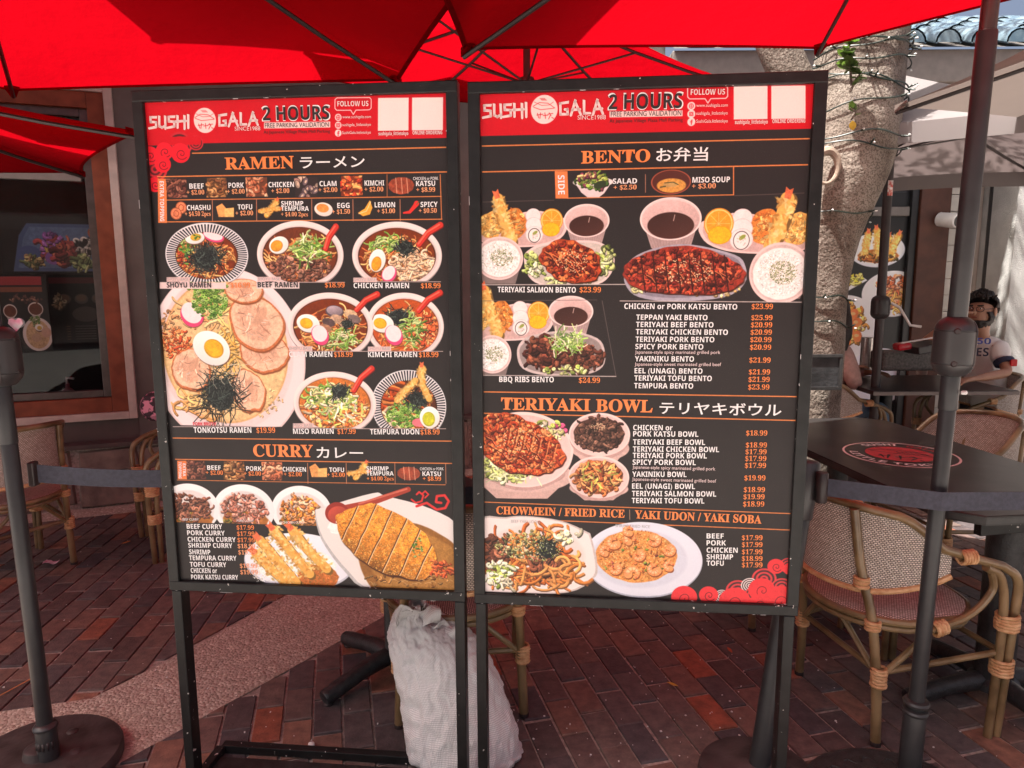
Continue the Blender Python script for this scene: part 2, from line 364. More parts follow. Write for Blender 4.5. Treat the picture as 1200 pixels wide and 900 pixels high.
# trim, frame, glass
def rect(s0, s1, z0, z1, w, o0, o1, name, m, parent, bev=.004):
    mb = MB(); fbox(mb, s0, s0 + w, o0, o1, z0, z1); fbox(mb, s1 - w, s1, o0, o1, z0, z1)
    fbox(mb, s0 + w, s1 - w, o0, o1, z0, z0 + w); fbox(mb, s0 + w, s1 - w, o0, o1, z1 - w, z1)
    return mb.build(name, m, parent, False, bev)
rect(WL - .01, sR + .0, zs - .045, zt + .02, .05, .035, -.05, 'trim', mat('cream_trim', (.46, .38, .34), .6, scale=12, var=.12, bump=.1), bld)
win = rect(WL + .04, sR - .05, zs + .005, zt - .03, .10, .012, -.06, 'window', M['brownframe'], bld)
rect(WL + .14, sR - .15, zs + .105, zt - .13, .05, -.02, -.075, 'inner_frame', mat('dark_bronze_aluminium', (.07, .055, .05), .4, metal=.2), win)
ztr = fs(60, 203)[1]
mb = MB(); fbox(mb, WL + .21, sR - .22, -.02, -.075, ztr - .04, ztr + .045); mb.build('transom', M['greyframe'], win, False, .004)
def glassmat(name, refl, tint=(.9, .9, .9), rough=.0):
    m = bpy.data.materials.new(name); m.use_nodes = True; n = m.node_tree.nodes; l = m.node_tree.links; n.remove(n["Principled BSDF"])
    t = n.new("ShaderNodeBsdfTransparent"); t.inputs[0].default_value = (*tint, 1); gl = n.new("ShaderNodeBsdfGlossy"); gl.inputs["Roughness"].default_value = rough
    gl.inputs[0].default_value = (1, 1, 1, 1)
    fr = n.new("ShaderNodeFresnel"); fr.inputs[0].default_value = 1.5; ad = n.new("ShaderNodeMath"); ad.operation = 'MULTIPLY'; ad.inputs[1].default_value = refl; l.new(fr.outputs[0], ad.inputs[0])
    mx = n.new("ShaderNodeMixShader"); l.new(ad.outputs[0], mx.inputs[0]); l.new(t.outputs[0], mx.inputs[1]); l.new(gl.outputs[0], mx.inputs[2]); l.new(mx.outputs[0], n["Material Output"].inputs[0]); return m
M['glass'] = glassmat('window_glass', .22, (.85, .85, .85))
mb = MB(); fbox(mb, WL + .18, sR - .19, -.045, -.051, zs + .15, ztr - .04); mb.build('pane', M['glass'], win, False)
mb = MB(); fbox(mb, WL + .2, sR - .21, -.045, -.051, ztr + .045, zt - .19); mb.build('pane', M['glass'], win, False)
# dark room behind the glass
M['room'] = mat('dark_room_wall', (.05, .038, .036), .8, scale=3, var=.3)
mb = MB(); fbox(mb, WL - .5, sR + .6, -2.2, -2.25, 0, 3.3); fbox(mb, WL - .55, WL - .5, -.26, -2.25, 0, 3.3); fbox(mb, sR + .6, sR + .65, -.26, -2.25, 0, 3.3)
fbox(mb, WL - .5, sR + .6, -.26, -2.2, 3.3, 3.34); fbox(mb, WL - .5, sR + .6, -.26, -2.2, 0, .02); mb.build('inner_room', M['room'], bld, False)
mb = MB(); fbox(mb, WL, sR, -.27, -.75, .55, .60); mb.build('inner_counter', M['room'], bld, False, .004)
# stone plinth built of irregular stones
M['stone'] = mat('plinth_stone', (.13, .095, .08), .8, col2=(.24, .18, .15), scale=9, bump=.5)
mb = MB(); fbox(mb, -5.9, 5.2, .07, -.25, -.02, zp - .02); mb.build('plinth_core', M['mortar'], bld, False)
mb = MB(); fbox(mb, -5.9, 5.2, .115, -.0, zp - .018, zp + .012); mb.build('plinth_cap', M['darkwall'], bld, False, .003)
rnd = random.Random(3)
s = -3.0
while s < 3.0:
    w = rnd.uniform(.28, .48); split = rnd.uniform(.35, .65) if rnd.random() < .7 else None
    cells = [(0, zp - .02)] if split is None else [(0, (zp - .02) * split), ((zp - .02) * split, zp - .02)]
    sl1, sl2 = rnd.uniform(-.05, .05), rnd.uniform(-.05, .05)
    for z0, z1 in cells:
        g_ = .008
        q = [(s + g_ + sl1 * (z0 * 2), z0 + g_), (s + w - g_ + sl2 * z0 * 2, z0 + g_ + rnd.uniform(0, .03)), (s + w - g_ + sl2 * z1 * 2, z1 - g_), (s + g_ + sl1 * z1 * 2, z1 - g_ - rnd.uniform(0, .03))]
        V = [(x, -.07, z) for x, z in q] + [(x + (.012 if i in (0, 3) else -.012), -.088 - rnd.uniform(0, .014), z + (.01 if i < 2 else -.01)) for i, (x, z) in enumerate(q)]
        MB().add(V, [(0, 1, 5, 4), (1, 2, 6, 5), (2, 3, 7, 6), (3, 0, 4, 7), (4, 5, 6, 7)]).build('stone', M['stone'], bld, False, angle=None)
    s += w

# ================================================================ right facade
rb = thing('cafe_building', (3.0, 6.6, 0), 'cafe front with white stucco, brown pier and food posters behind the seated people', 'building')
M['beigewall'] = mat('beige_render', (.42, .34, .29), .8, scale=5, var=.1, bump=.1)
M['stucco'] = mat('white_stucco', (.45, .44, .42), .9, scale=8, var=.08, bump=.9, bscale=120)
M['pier'] = mat('brown_pier', (.085, .028, .016), .55, scale=8, var=.2)
M['tilew'] = mat('pale_wall_tile', (.60, .56, .50), .35, scale=10, var=.06)
M['blackpanel'] = mat('black_panel', (.02, .02, .022), .35, scale=6, var=.3)
def X(px, Y): return ap(px, 330, Y).x
def Z(px, py, Y): return ap(px, py, Y).z
Y0 = 6.6
def rbox(name, m, x0, x1, y0, y1, z0, z1, bev=.0, par=None):
    return MB().box(((x0 + x1) / 2, (y0 + y1) / 2, (z0 + z1) / 2), (x1 - x0, y1 - y0, z1 - z0)).build(name, m, par or rb, False, bev, world=True)
xs = [X(k, Y0) for k in (925, 1060, 1068, 1103, 1121, 1176)]
rbox('dark_wall', M['blackpanel'], 1.6, xs[1], Y0 + .03, Y0 + .2, 0, 3.3)
rbox('post', M['blackpanel'], xs[1], xs[2], Y0 - .03, Y0 + .2, 0, 3.3, .004)
rbox('pier', M['pier'], xs[2] + .002, xs[3], Y0 - .06, Y0 + .2, 0, 3.3, .006)
nz = 22
for k in range(nz):
    rbox('wall_tile', M['tilew'], xs[3] + .004, xs[4] - .004, Y0 - .02, Y0 + .1, k * .15 + .003, k * .15 + .147, .003)
rbox('beige_wall', M['beigewall'], xs[4], 5.2, Y0 + .01, Y0 + .2, 0, 3.3)
xst = X(1184, 6.15)
rbox('stucco_wall', M['stucco'], xst, 8.0, 6.15, 6.6, 0, 3.3)
x = X(1158, 6.5)
MB().tube([(x, 6.5, 0), (x, 6.5, 3.25)], .05, 12).build('downpipe', M['housing'], rb, world=True)
MB().tube([(x - .2, 6.52, 0), (x - .2, 6.52, 3.25)], .018, 8).build('conduit', M['beigewall'], rb, world=True)
zf = Z(1090, 100, 6.1); zf2 = Z(1090, 62, 6.1)
rbox('eave', M['greyframe'], 1.3, 8, 6.0, 6.8, zf, zf2, .01)
rbox('soffit', M['beigewall'], 1.3, 8, 6.05, 6.8, zf - .3, zf - .002)
rbox('upper_wall', M['greywall'], -1.5, 1.3, 6.3, 6.5, 3.36, 3.95)
M['rooftile'] = mat('glazed_blue_grey_tile', (.08, .13, .17), .25, col2=(.18, .24, .27), scale=9, coat=.6, bump=.1)
ridge = []
def halftile(x, y, z, ln, r):
    mb = MB(); sl = .42; n = 9; V = []
    for j, t in enumerate((0, 1)):
        rr = r * (1 if j == 0 else .86)
        for k in range(n):
            a_ = PI * k / (n - 1); V.append((x + rr * math.cos(a_), y + t * ln, z + t * ln * sl + rr * math.sin(a_)))
    V2 = [(p[0] * 1 + (x - p[0]) * .12, p[1], p[2] - .012) for p in V]
    F = [(k, k + 1, n + k + 1, n + k) for k in range(n - 1)] + [(2 * n + k + 1, 2 * n + k, 3 * n + k, 3 * n + k + 1) for k in range(n - 1)] + [(k + 1, k, 2 * n + k, 2 * n + k + 1) for k in range(n - 1)]
    F.append(tuple(range(n)))
    return mb.add(V + V2, F)
for i in range(22):
    for j in range(4):
        xx = 1.5 + i * .28; yy = 5.93 + j * .36; zz = zf2 + .03 + j * .36 * .42
        halftile(xx, yy, zz, .40, .105).build('roof_tile', M['rooftile'], rb, True, world=True)
rf = MB().add([(1.3, 5.95, zf2 + .0), (8, 5.95, zf2), (8, 7.5, zf2 + .65), (1.3, 7.5, zf2 + .65)], [(0, 1, 2, 3)])
rf.build('roof_deck', M['greywall'], rb, False, world=True)

# ================================================================ building across the lane, behind the viewer
ob = thing('opposite_building', (0, -9.5, 0), 'plain shop building across the lane behind the viewer, mirrored in the restaurant window', 'building')
def obox(name, m, x0, x1, z0, z1, d=.12, y=-9.5): return MB().box(((x0 + x1) / 2, y + d / 2, (z0 + z1) / 2), (x1 - x0, d, z1 - z0)).build(name, m, ob, False, .01, world=True)
obox('wall', M['beigewall'], -14, 14, 0, 3.8, .3, -9.8); obox('roof_edge', M['greyframe'], -14.2, 14.2, 3.8, 4.0, .8, -9.9)
for k in range(8):
    xa = -13 + k * 3.35; f_ = obox('shop_window', M['pier'], xa, xa + 2.6, .5, 2.7, .08, -9.5); f_2 = obox('window_glass', M['blackpanel'], xa + .1, xa + 2.5, .6, 2.6, .02, -9.42)
# ================================================================ umbrellas
def canopy_mesh(apex, cor, nu=9, nv=9, sag=.05, hem=.10, seam=.012, lift=0):
    mb = MB(); n = len(cor)
    for i in range(n):
        a, b = cor[i], cor[(i + 1) % n]; P = []
        for j in range(nu):                  # 0 at the top
            t = (j + .12) / (nu - 1 + .12)
            for k in range(nv):
                s = k / (nv - 1)
                e = 4 * s * (1 - s)
                tt = t * (1 - hem * e * t)       # hem curves inward between the ribs
                q = a.lerp(b, s); p = apex.lerp(q, tt)
                p = p + Vector((0, 0, -sag * e * t * .8 + .10 * math.sin(PI * t) * 0 - .03 * math.sin(PI * t)))
                P.append(p)
        mb.grid(P, nu, nv)
    return mb
def umbrella(name, label, group, apex, cor, foot, mat_c, polelen=None, hub=.52, prad=.02, hem=.10, rest=(), valance=0, sag=.05, pole=True, polemat='rib', strutjoint=.5):
    root = thing(name, foot, label, 'umbrella', group)
    can = canopy_mesh(apex, cor, hem=hem, sag=sag).build('canopy', mat_c, root, world=True, angle=25)
    ax = (apex - foot).normalized()
    if mat_c is M['cloth_red']:
        mb = MB(); n_ = len(cor)
        for i in range(n_):
            a, b = cor[i], cor[(i + 1) % n_]; P = []
            for k in range(13):
                s = k / 12; e = 4 * s * (1 - s); q = a.lerp(b, s)
                for t in (.986, .999): tt = t * (1 - hem * e * t); P.append(apex.lerp(q, tt) + Vector((0, 0, -sag * e * t * .8 - .03 * math.sin(PI * t) - .004)))
            mb.grid(P, 13, 2)
        mb.build('hem_band', M['cloth_hem'], root, world=True, angle=None)
    hubp = apex - ax * hub
    n = len(cor)
    for i, c in enumerate(cor):
        p0 = apex + Vector((0, 0, -.03)); p1 = c + Vector((0, 0, -.016))
        mid = p0.lerp(p1, .5) + Vector((0, 0, -.03 - .012))
        pts = [p0.lerp(p1, t) + Vector((0, 0, -.03 * math.sin(PI * t) - .014)) for t in (0, .25, .5, .75, 1)]
        MB().tube(pts, .0095, 6).build('rib', M['rib'], root, world=True)
        j = p0.lerp(p1, strutjoint) + Vector((0, 0, -.05))
        MB().tube([hubp, j], .007, 6).build('strut', M['rib'], root, world=True)
        d = (apex - c).normalized(); sd_ = d.cross(Vector((0, 0, 1))).normalized()
        MB().add([c + sd_ * .03 + d * .05 + Vector((0, 0, -.02)), c - sd_ * .03 + d * .05 + Vector((0, 0, -.02)), c - sd_ * .012 - d * .004 + Vector((0, 0, -.028)), c + sd_ * .012 - d * .004 + Vector((0, 0, -.028)),
                  c + sd_ * .03 + d * .05 + Vector((0, 0, .004)), c - sd_ * .03 + d * .05 + Vector((0, 0, .004)), c - sd_ * .012 - d * .004 + Vector((0, 0, .004)), c + sd_ * .012 - d * .004 + Vector((0, 0, .004))],
                 [(0, 1, 2, 3), (7, 6, 5, 4), (0, 4, 5, 1), (1, 5, 6, 2), (2, 6, 7, 3), (3, 7, 4, 0)]).build('tip_pocket', mat_c, root, False, world=True)
    mb = MB(); mb.lathe([(.02, -.04), (.045, -.035), (.05, 0), (.045, .035), (.02, .04)], hubp, 14, ax); mb.build('hub', M['rib'], root, world=True)
    MB().lathe([(.03, -.08), (.045, -.05), (.04, 0), (.015, .05)], apex, 14, ax).build('finial', M['rib'], root, world=True)
    if valance:
        for i in range(n):
            a, b = cor[i], cor[(i + 1) % n]; P = []
            for k in range(9):
                s = k / 8; e = 4 * s * (1 - s); q = apex.lerp(a.lerp(b, s), 1 - hem * e) + Vector((0, 0, -sag * e * .8))
                P += [q, q + Vector((0, 0, -valance))]
            MB().grid(P, 9, 2).build('valance', mat_c, root, world=True, angle=None)
    if pole:
        MB().tube([foot + ax * .02, apex], prad, 14).build('pole', M[polemat], root, world=True)
    return root, ax, hubp
def hexa(c, R, a0, z, N=6, tilt=(0, 0)):
    out = []
    for i in range(N):
        a = math.radians(a0) - 2 * PI * i / N
        dx, dy = R * math.sin(a), R * math.cos(a)
        out.append(Vector((c[0] + dx, c[1] + dy, z + tilt[0] * dx + tilt[1] * dy)))
    return out[::-1]
# left umbrella: pole at the left edge of the picture
footA = gp(60, 905, .0); footA.z = 0
topA = pray(4, 470); topA = Vector((0, 0, CAMZ)) + topA * (2.06 / topA.y)
dA = (topA - footA).normalized(); apexA = footA + dA * 3.0
A1, A2 = ap(15, 106, 3.6), ap(468, 94, 3.55)
cA = Vector((apexA.x, apexA.y, 0)); zA = (A1.z + A2.z) / 2
def hexfrom(c, P1, P2, z=None):             # six corners round c through P1 and P2 (neighbours), others by turning
    v1 = P1 - c; v2 = P2 - c; a1 = math.atan2(v1.x, v1.y); a2 = math.atan2(v2.x, v2.y); r1 = math.hypot(v1.x, v1.y); r2 = math.hypot(v2.x, v2.y)
    out = [P1, P2]; rr = (r1 + r2) / 2; step = (2 * PI - (a2 - a1)) / 5
    zm = (P1.z + P2.z) / 2; dz = (P2.z - P1.z)
    for i in range(1, 5):
        a = a2 + step * i; t = math.sin(a - (a1 + a2) / 2)
        out.append(Vector((c.x + rr * math.sin(a), c.y + rr * math.cos(a), zm + dz * t)))
    return out[::-1]
corA = hexfrom(cA, A1, A2); corA[3] = Vector((.10, 1.9, 2.47)); corA[2] = Vector((-1.0, .6, 2.47))
uaroot, axA, hA = umbrella('red_umbrella', 'large red umbrella overhead at upper left, on the crank pole at the left edge', 'red umbrellas', apexA, corA, footA, M['cloth_red'], hub=.62, pole=False, hem=.012, sag=.01)
# right umbrella: pole in front of the black table
footB = gp(1063, 925, .0)
topB = Vector((0, 0, CAMZ)) + pray(1160, 10) * (1.92 / pray(1160, 10).y)
dB = (topB - footB).normalized(); apexB = footB + dB * 3.08
B1, B2 = ap(543, 58, 2.95), ap(958, 57, 3.6)
ubroot, axB, hB = umbrella('red_umbrella', 'large red umbrella overhead at upper right, on the thick pole before the black table', 'red umbrellas', apexB, hexfrom(Vector((apexB.x, apexB.y, 0)), B1, B2), footB, M['cloth_red'], hub=.62, pole=False, hem=.02, sag=.012)
# sunlit red umbrella seen through the gap between the two
corC = [Vector(p) for p in ((1.45, 4.77, 2.75), (.9, 5.6, 2.75), (-.6, 5.15, 2.75), (-1.3, 4.5, 2.75), (-1.0, 3.3, 2.75), (.30, 3.45, 2.75))]
footC = Vector((.1, 4.6, 0)); apexC = Vector((.1, 4.6, 3.2))
umbrella('red_umbrella', 'bright sunlit red umbrella glimpsed above the two menu boards', 'red umbrellas', apexC, corC, footC, M['cloth_red'], hub=.5, prad=.022, hem=.05)
cD = Vector((-3.12, 3.03, 0)); corD = hexa(cD, 1.50, 81, 2.16)
apexD = Vector((-3.12, 3.03, 2.48))
umbrella('red_umbrella', 'low red umbrella at far left in front of the restaurant window', 'red umbrellas', apexD, corD, Vector((-3.12, 3.03, 0)), M['cloth_red'], hub=.45, prad=.022, hem=.06)

# unseen cantilever umbrella, added overhead to throw shade on the two canopies below
cG = Vector((-.95, 2.0, 0)); apexG = Vector((-.95, 2.0, 3.95))
ugr, _, _ = umbrella('red_umbrella', 'higher red cantilever umbrella above the other two, out of sight overhead', 'red umbrellas', apexG, hexa(cG, 1.45, 18, 3.5), Vector((-.95, 2.0, 0)), M['cloth_red'], hub=.4, pole=False, hem=.05)
MB().tube([Vector((-1.1, -1.6, 0)), Vector((-1.1, -1.6, 3.2)), Vector((-1.05, -.6, 3.9)), Vector((-.97, 1.2, 4.12)), Vector((-.95, 2.0, 4.0))], .035, 12).build('mast', M['pole'], ugr, world=True)
MB().box((-1.1, -1.6, .03), (.8, .8, .06)).build('base_slab', M['rubberbase'], ugr, False, .01, world=True)

# pole sets with crank housings
M['pole_red_reflection'] = mat('polished_metal_with_red_reflection', (.16, .10, .10), .22, metal=.85, scale=6, var=.1)  # red canopy light reflected in the bare metal, put into its colour
def along(foot, ax, h): return foot + ax * h
def hit(foot, ax, px, py):                   # height along a pole at which it passes the photo row py
    lo_, hi_ = 0, 3.2
    for _ in range(40):
        m_ = (lo_ + hi_) / 2; d = foot + ax * m_ - Vector((0, 0, CAMZ)); y = 450 - FPX * d.dot(_U2) / d.dot(_F)
        if y > py: lo_ = m_
        else: hi_ = m_
    return lo_
def polepart(root, foot, ax, h0, h1, r, name, m='pole', seg=24):
    L_ = h1 - h0
    return MB().lathe([(r * .96, 0), (r, .003), (r, L_ - .003), (r * .96, L_)], along(foot, ax, h0), seg, ax).build(name, M[m], root, world=True)
def crank(root, foot, ax, hc, r, R, H, side):
    c = along(foot, ax, hc)
    prof = [(r * 1.05, -H * .5), (R * .62, -H * .485), (R * .86, -H * .40), (R * .96, -H * .33), (R * .985, -H * .30), (R * .965, -H * .292), (R * .965, -H * .283), (R, -H * .275), (R, 0), (R * .99, H * .26), (R * .955, H * .268), (R * .955, H * .278), (R * .98, H * .285), (R * .93, H * .36), (R * .8, H * .43), (R * .6, H * .48), (r * 1.05, H * .5)]
    o = MB().lathe(prof, c, 32, ax).build('crank_housing', M['housing'], root, world=True, angle=28)
    # seam strip and slots
    q = Vector(side).normalized(); q = (q - ax * q.dot(ax)).normalized(); t = ax.cross(q)
    pts = [c + ax * (H * k) + q * (R * (1.0 if abs(k) < .3 else .93 if abs(k) < .38 else .80)) for k in (-.42, -.36, -.27, 0, .27, .36, .42)]
    MB().tube(pts, .0025, 6).build('seam', M['rib'], o, world=True)
    for zz in (-.27, .27):
        for an in (-1.15, .9):
            p = c + ax * (H * zz) + (q * math.cos(an) + t * math.sin(an)) * R * .965
            MB().lathe([(.006, -.004), (.009, 0), (.006, .004)], p, 8, (q * math.cos(an) + t * math.sin(an))).build('slot', M['rib'], o, world=True)
    return o
# left
hcol = hit(footA, axA, 0, 850)
polepart(uaroot, footA, axA, .03, hcol, .030, 'base_sleeve')
h1 = hit(footA, axA, 0, 520); hcr = hit(footA, axA, 0, 418); h2 = hit(footA, axA, 0, 448)
polepart(uaroot, footA, axA, hcol, h1, .0225, 'lower_pole'); polepart(uaroot, footA, axA, h1, h2 + .02, .0245, 'middle_pole')
polepart(uaroot, footA, axA, h2, 2.98, .021, 'upper_pole')
MB().lathe([(.023, -.012), (.033, -.010), (.035, -.002), (.030, .006), (.022, .010)], along(footA, axA, hcol), 24, axA).build('collar', M['housing'], uaroot, world=True)
for k in range(5):
    a = -2.2 + k * .42; q = Vector((math.cos(a), math.sin(a), 0)); MB().box(along(footA, axA, hcol - .055) + q * .027, (.008, .008, .024)).build('grip', M['rib'], uaroot, world=True, angle=None)
crank(uaroot, footA, axA, hcr, .022, .060, .175, (.75, -1, 0))
bA = gp(48, 902, .0); bA.z = 0
MB().lathe([(.223, 0), (.230, .006), (.230, .034), (.224, .042), (.14, .047), (.045, .052), (.04, .075), (.03, .08)], bA, 48).build('base_disc', M['rubberbase'], uaroot, world=True)
for dx, dy in ((.10, .02), (.03, .12), (.13, -.07)):
    MB().lathe([(.016, .042), (.018, .049), (.012, .053), (.004, .054)], bA + Vector((dx, dy, 0)), 16).build('bolt', M['rubberbase'], uaroot, world=True)
# right
h820 = hit(footB, axB, 0, 832); h500 = hit(footB, axB, 0, 480); h440 = hit(footB, axB, 0, 437); hcrB = hit(footB, axB, 0, 406); h372 = hit(footB, axB, 0, 376); h37 = hit(footB, axB, 0, 37)
polepart(ubroot, footB, axB, .03, h820, .031, 'base_sleeve'); polepart(ubroot, footB, axB, h820, h500, .0212, 'lower_pole')
polepart(ubroot, footB, axB, h500, h440 + .02, .0235, 'middle_pole'); polepart(ubroot, footB, axB, h372 - .02, h37, .0242, 'upper_pole'); polepart(ubroot, footB, axB, h37, 3.06, .0205, 'inner_pole', 'pole_red_reflection')
for hh in (h820, h820 + .028):
    MB().lathe([(.022, -.010), (.033, -.008), (.036, 0), (.033, .006), (.021, .009)], along(footB, axB, hh - .002), 24, axB).build('collar', M['housing'], ubroot, world=True)
crank(ubroot, footB, axB, hcrB, .0235, .052, .160, (.8, -1, 0))
p = along(footB, axB, h500 + .05)
MB().lathe([(.004, 0), (.006, .004), (.006, .012), (.002, .015)], p + Vector((.02, -.02, 0)), 10, Vector((.8, -.6, .1))).build('bolt', M['white'], ubroot, world=True)
bB = gp(1058, 958, .0)
mb = MB(); mb.lathe([(.265, 0), (.275, .008), (.27, .022), (.25, .03), (.235, .026), (.12, .034), (.06, .05), (.045, .08)], bB, 56).build('base_disc', M['iron'], ubroot, world=True)
for ring, n_, rr in ((0, 20, .205), (1, 14, .155)):
    for k in range(n_):
        a = 2 * PI * k / n_ + ring * .2; cpt = bB + Vector((rr * math.cos(a), rr * math.sin(a), .026 + ring * .003)); tg = Vector((-math.sin(a), math.cos(a), 0)); rd = Vector((math.cos(a), math.sin(a), 0))
        MB().tube([cpt - tg * .02 - rd * .014, cpt - tg * .008 + rd * .012, cpt + tg * .01 + rd * .012, cpt + tg * .022 - rd * .010], .0055, 6).build('cast_scroll', M['iron'], ubroot, world=True)

# taupe umbrellas on the right
E1 = ap(1050, 125, 3.5); cE = Vector((3.35, 2.35, 0)); vE = E1 - cE; aE = math.degrees(math.atan2(vE.x, vE.y)); RE = math.hypot(vE.x, vE.y)
umbrella('taupe_umbrella', 'large taupe umbrella edge overhead at the upper right corner', 'taupe umbrellas', Vector((3.35, 2.35, E1.z + .55)), hexa(cE, RE, aE, E1.z), Vector((3.35, 2.35, 0)), M['cloth_beige'], hub=.5, prad=.022, hem=.06)
fF = gp(1022, 560); fF = Vector((ap(1022, 520, 4.9).x, 4.9, 0)); tF = ap(1045, 150, 4.95)
axF = (tF - fF).normalized(); apF = fF + axF * 2.85
umbrella('taupe_umbrella', 'taupe umbrella with pale skirt over the seated couple, on the thin black pole', 'taupe umbrellas', apF, [c + Vector((.25, 0, 0)) for c in hexa(Vector((apF.x, apF.y, 0)), 1.5, 0, 2.32)], fF, M['cloth_white'], hub=.50, prad=.03, hem=.10, valance=.11)
ufr = [o for o in C.objects if o.name.startswith('taupe_umbrella')][-1]
hx = hit(fF, axF, 0, 360); crank(ufr, fF, axF, hx, .03, .062, .16, (.6, -1, 0))
pc = along(fF, axF, hx - .02)
MB().tube([pc + Vector((.05, -.04, .05)), pc + Vector((.10, -.06, .02)), pc + Vector((.17, -.08, -.10)), pc + Vector((.24, -.09, -.11))], .009, 8).build('crank_handle', M['white'], ufr, world=True)
MB().lathe([(.25, 0), (.25, .04), (.06, .07), (.05, .2), (.03, .21)], fF, 30).build('base_disc', M['iron'], ufr, world=True)
MB().box(along(fF, axF, hit(fF, axF, 0, 221)) + Vector((0, -.031, 0)), (.034, .003, .10)).build('sticker', mat('red_white_sticker', (.6, .08, .06), .4, col2=(.8, .75, .72), scale=60), ufr, world=True, angle=None)

# ================================================================ belt barrier
def stanchion(loc, top, label, rb_=.17):
    r = thing('belt_stanchion', loc, label, 'barrier post', 'posts of the belt barrier')
    ax = (top - loc).normalized(); Ln = (top - loc).length
    MB().lathe([(rb_, 0), (rb_ + .005, .006), (rb_, .022), (.06, .034), (.04, .05)], loc, 40).build('base_disc', M['rubberbase'], r, world=True)
    MB().lathe([(.031, 0), (.031, Ln - .03), (.028, Ln - .025)], loc + ax * .03, 20, ax).build('post', M['pole'], r, world=True)
    MB().lathe([(.034, 0), (.037, .004), (.037, .165), (.033, .172), (.02, .176)], loc + ax * (Ln - .17), 20, ax).build('belt_cassette', M['housing'], r, world=True)
    return r
sR_ = gp(887, 912); tR_ = ap(947, 541, 2.05)
st2 = stanchion(sR_, tR_, 'leaning dark barrier post behind the right edge of the bento menu board')
def beltstrip(pts, wd, name, label, grp='belts of the barrier'):
    r = thing(name, pts[0], label, 'barrier belt', grp); V = []
    for p in pts: V += [p + Vector((0, 0, wd / 2)), p - Vector((0, 0, wd / 2))]
    n = len(pts); V2 = [v + Vector((0, .003, 0)) for v in V]
    F = [(2 * i, 2 * i + 1, 2 * i + 3, 2 * i + 2) for i in range(n - 1)] + [(2 * n + 2 * i + 2, 2 * n + 2 * i + 3, 2 * n + 2 * i + 1, 2 * n + 2 * i) for i in range(n - 1)]
    F += [(2 * i + 2, 2 * n + 2 * i + 2, 2 * n + 2 * i, 2 * i) for i in range(n - 1)] + [(2 * i + 1, 2 * n + 2 * i + 1, 2 * n + 2 * i + 3, 2 * i + 3) for i in range(n - 1)]
    MB().add(V + V2, F).build('webbing', M['belt'], r, False, world=True)
    return r
b0 = ap(44, 555, 2.10); b1 = ap(200, 561, 2.16)
bl_ = beltstrip([b0 + (b1 - b0) * (k / 10) + Vector((0, 0, -.006 * math.sin(PI * k / 10))) for k in range(11)] + [Vector((-.45, 2.12, .86)), Vector((.5, 2.03, .84)), Vector((.86, 2.08, .87))], .056, 'barrier_belt', 'blue grey belt stretched from the left post and running behind the menu boards')
MB().box(b0 + Vector((-.012, 0, 0)), (.02, .03, .075)).build('clip', M['rib'], bl_, False, .004, world=True)
c0 = ap(966, 571, 2.0); c1 = ap(1104, 588, 1.86); c2 = ap(1330, 586, 1.95)
bl2 = beltstrip([c0.lerp(c1, k / 6) for k in range(6)] + [c1] + [c1.lerp(c2, k / 6) for k in range(1, 7)], .052, 'barrier_belt', 'blue grey belt stretched round the front of the right umbrella pole below the black table')
MB().lathe([(.015, -.045), (.017, -.042), (.017, .042), (.015, .045)], c0 + Vector((-.008, .0, 0)), 12).build('clip', M['rib'], bl2, world=True)
# ================================================================ menu stands
def homog(src, dst):
    A = []; B = []
    for (x, y), (u, v) in zip(src, dst):
        A += [[x, y, 1, 0, 0, 0, -u * x, -u * y], [0, 0, 0, x, y, 1, -v * x, -v * y]]; B += [u, v]
    h = np.linalg.solve(np.array(A, float), np.array(B, float)); Hm = np.append(h, 1).reshape(3, 3)
    def f(x, y):
        q = Hm @ np.array([x, y, 1.0]); return q[0] / q[2], q[1] / q[2]
    return f
BAZ = -.1005
BOARDS = [dict(P=(-.9854, 1.93), W=.858, z0=.6255, z1=1.9925, Q=[(152, 106), (534, 93), (547, 706), (199, 692)]),
          dict(P=(-.107, 1.8464), W=.8615, z0=.6212, z1=1.9882, Q=[(550, 95), (971, 82), (936, 723), (553, 707)])]
for B in BOARDS:
    B['f'] = homog(B['Q'], [(0, B['z1']), (B['W'], B['z1']), (B['W'], B['z0']), (0, B['z0'])])
FW, FD_, BRZ = .030, .034, BAZ               # frame width, depth
labels = ['left tall black framed menu stand showing ramen bowls and curry', 'right tall black framed menu stand showing bento boxes and teriyaki bowls']
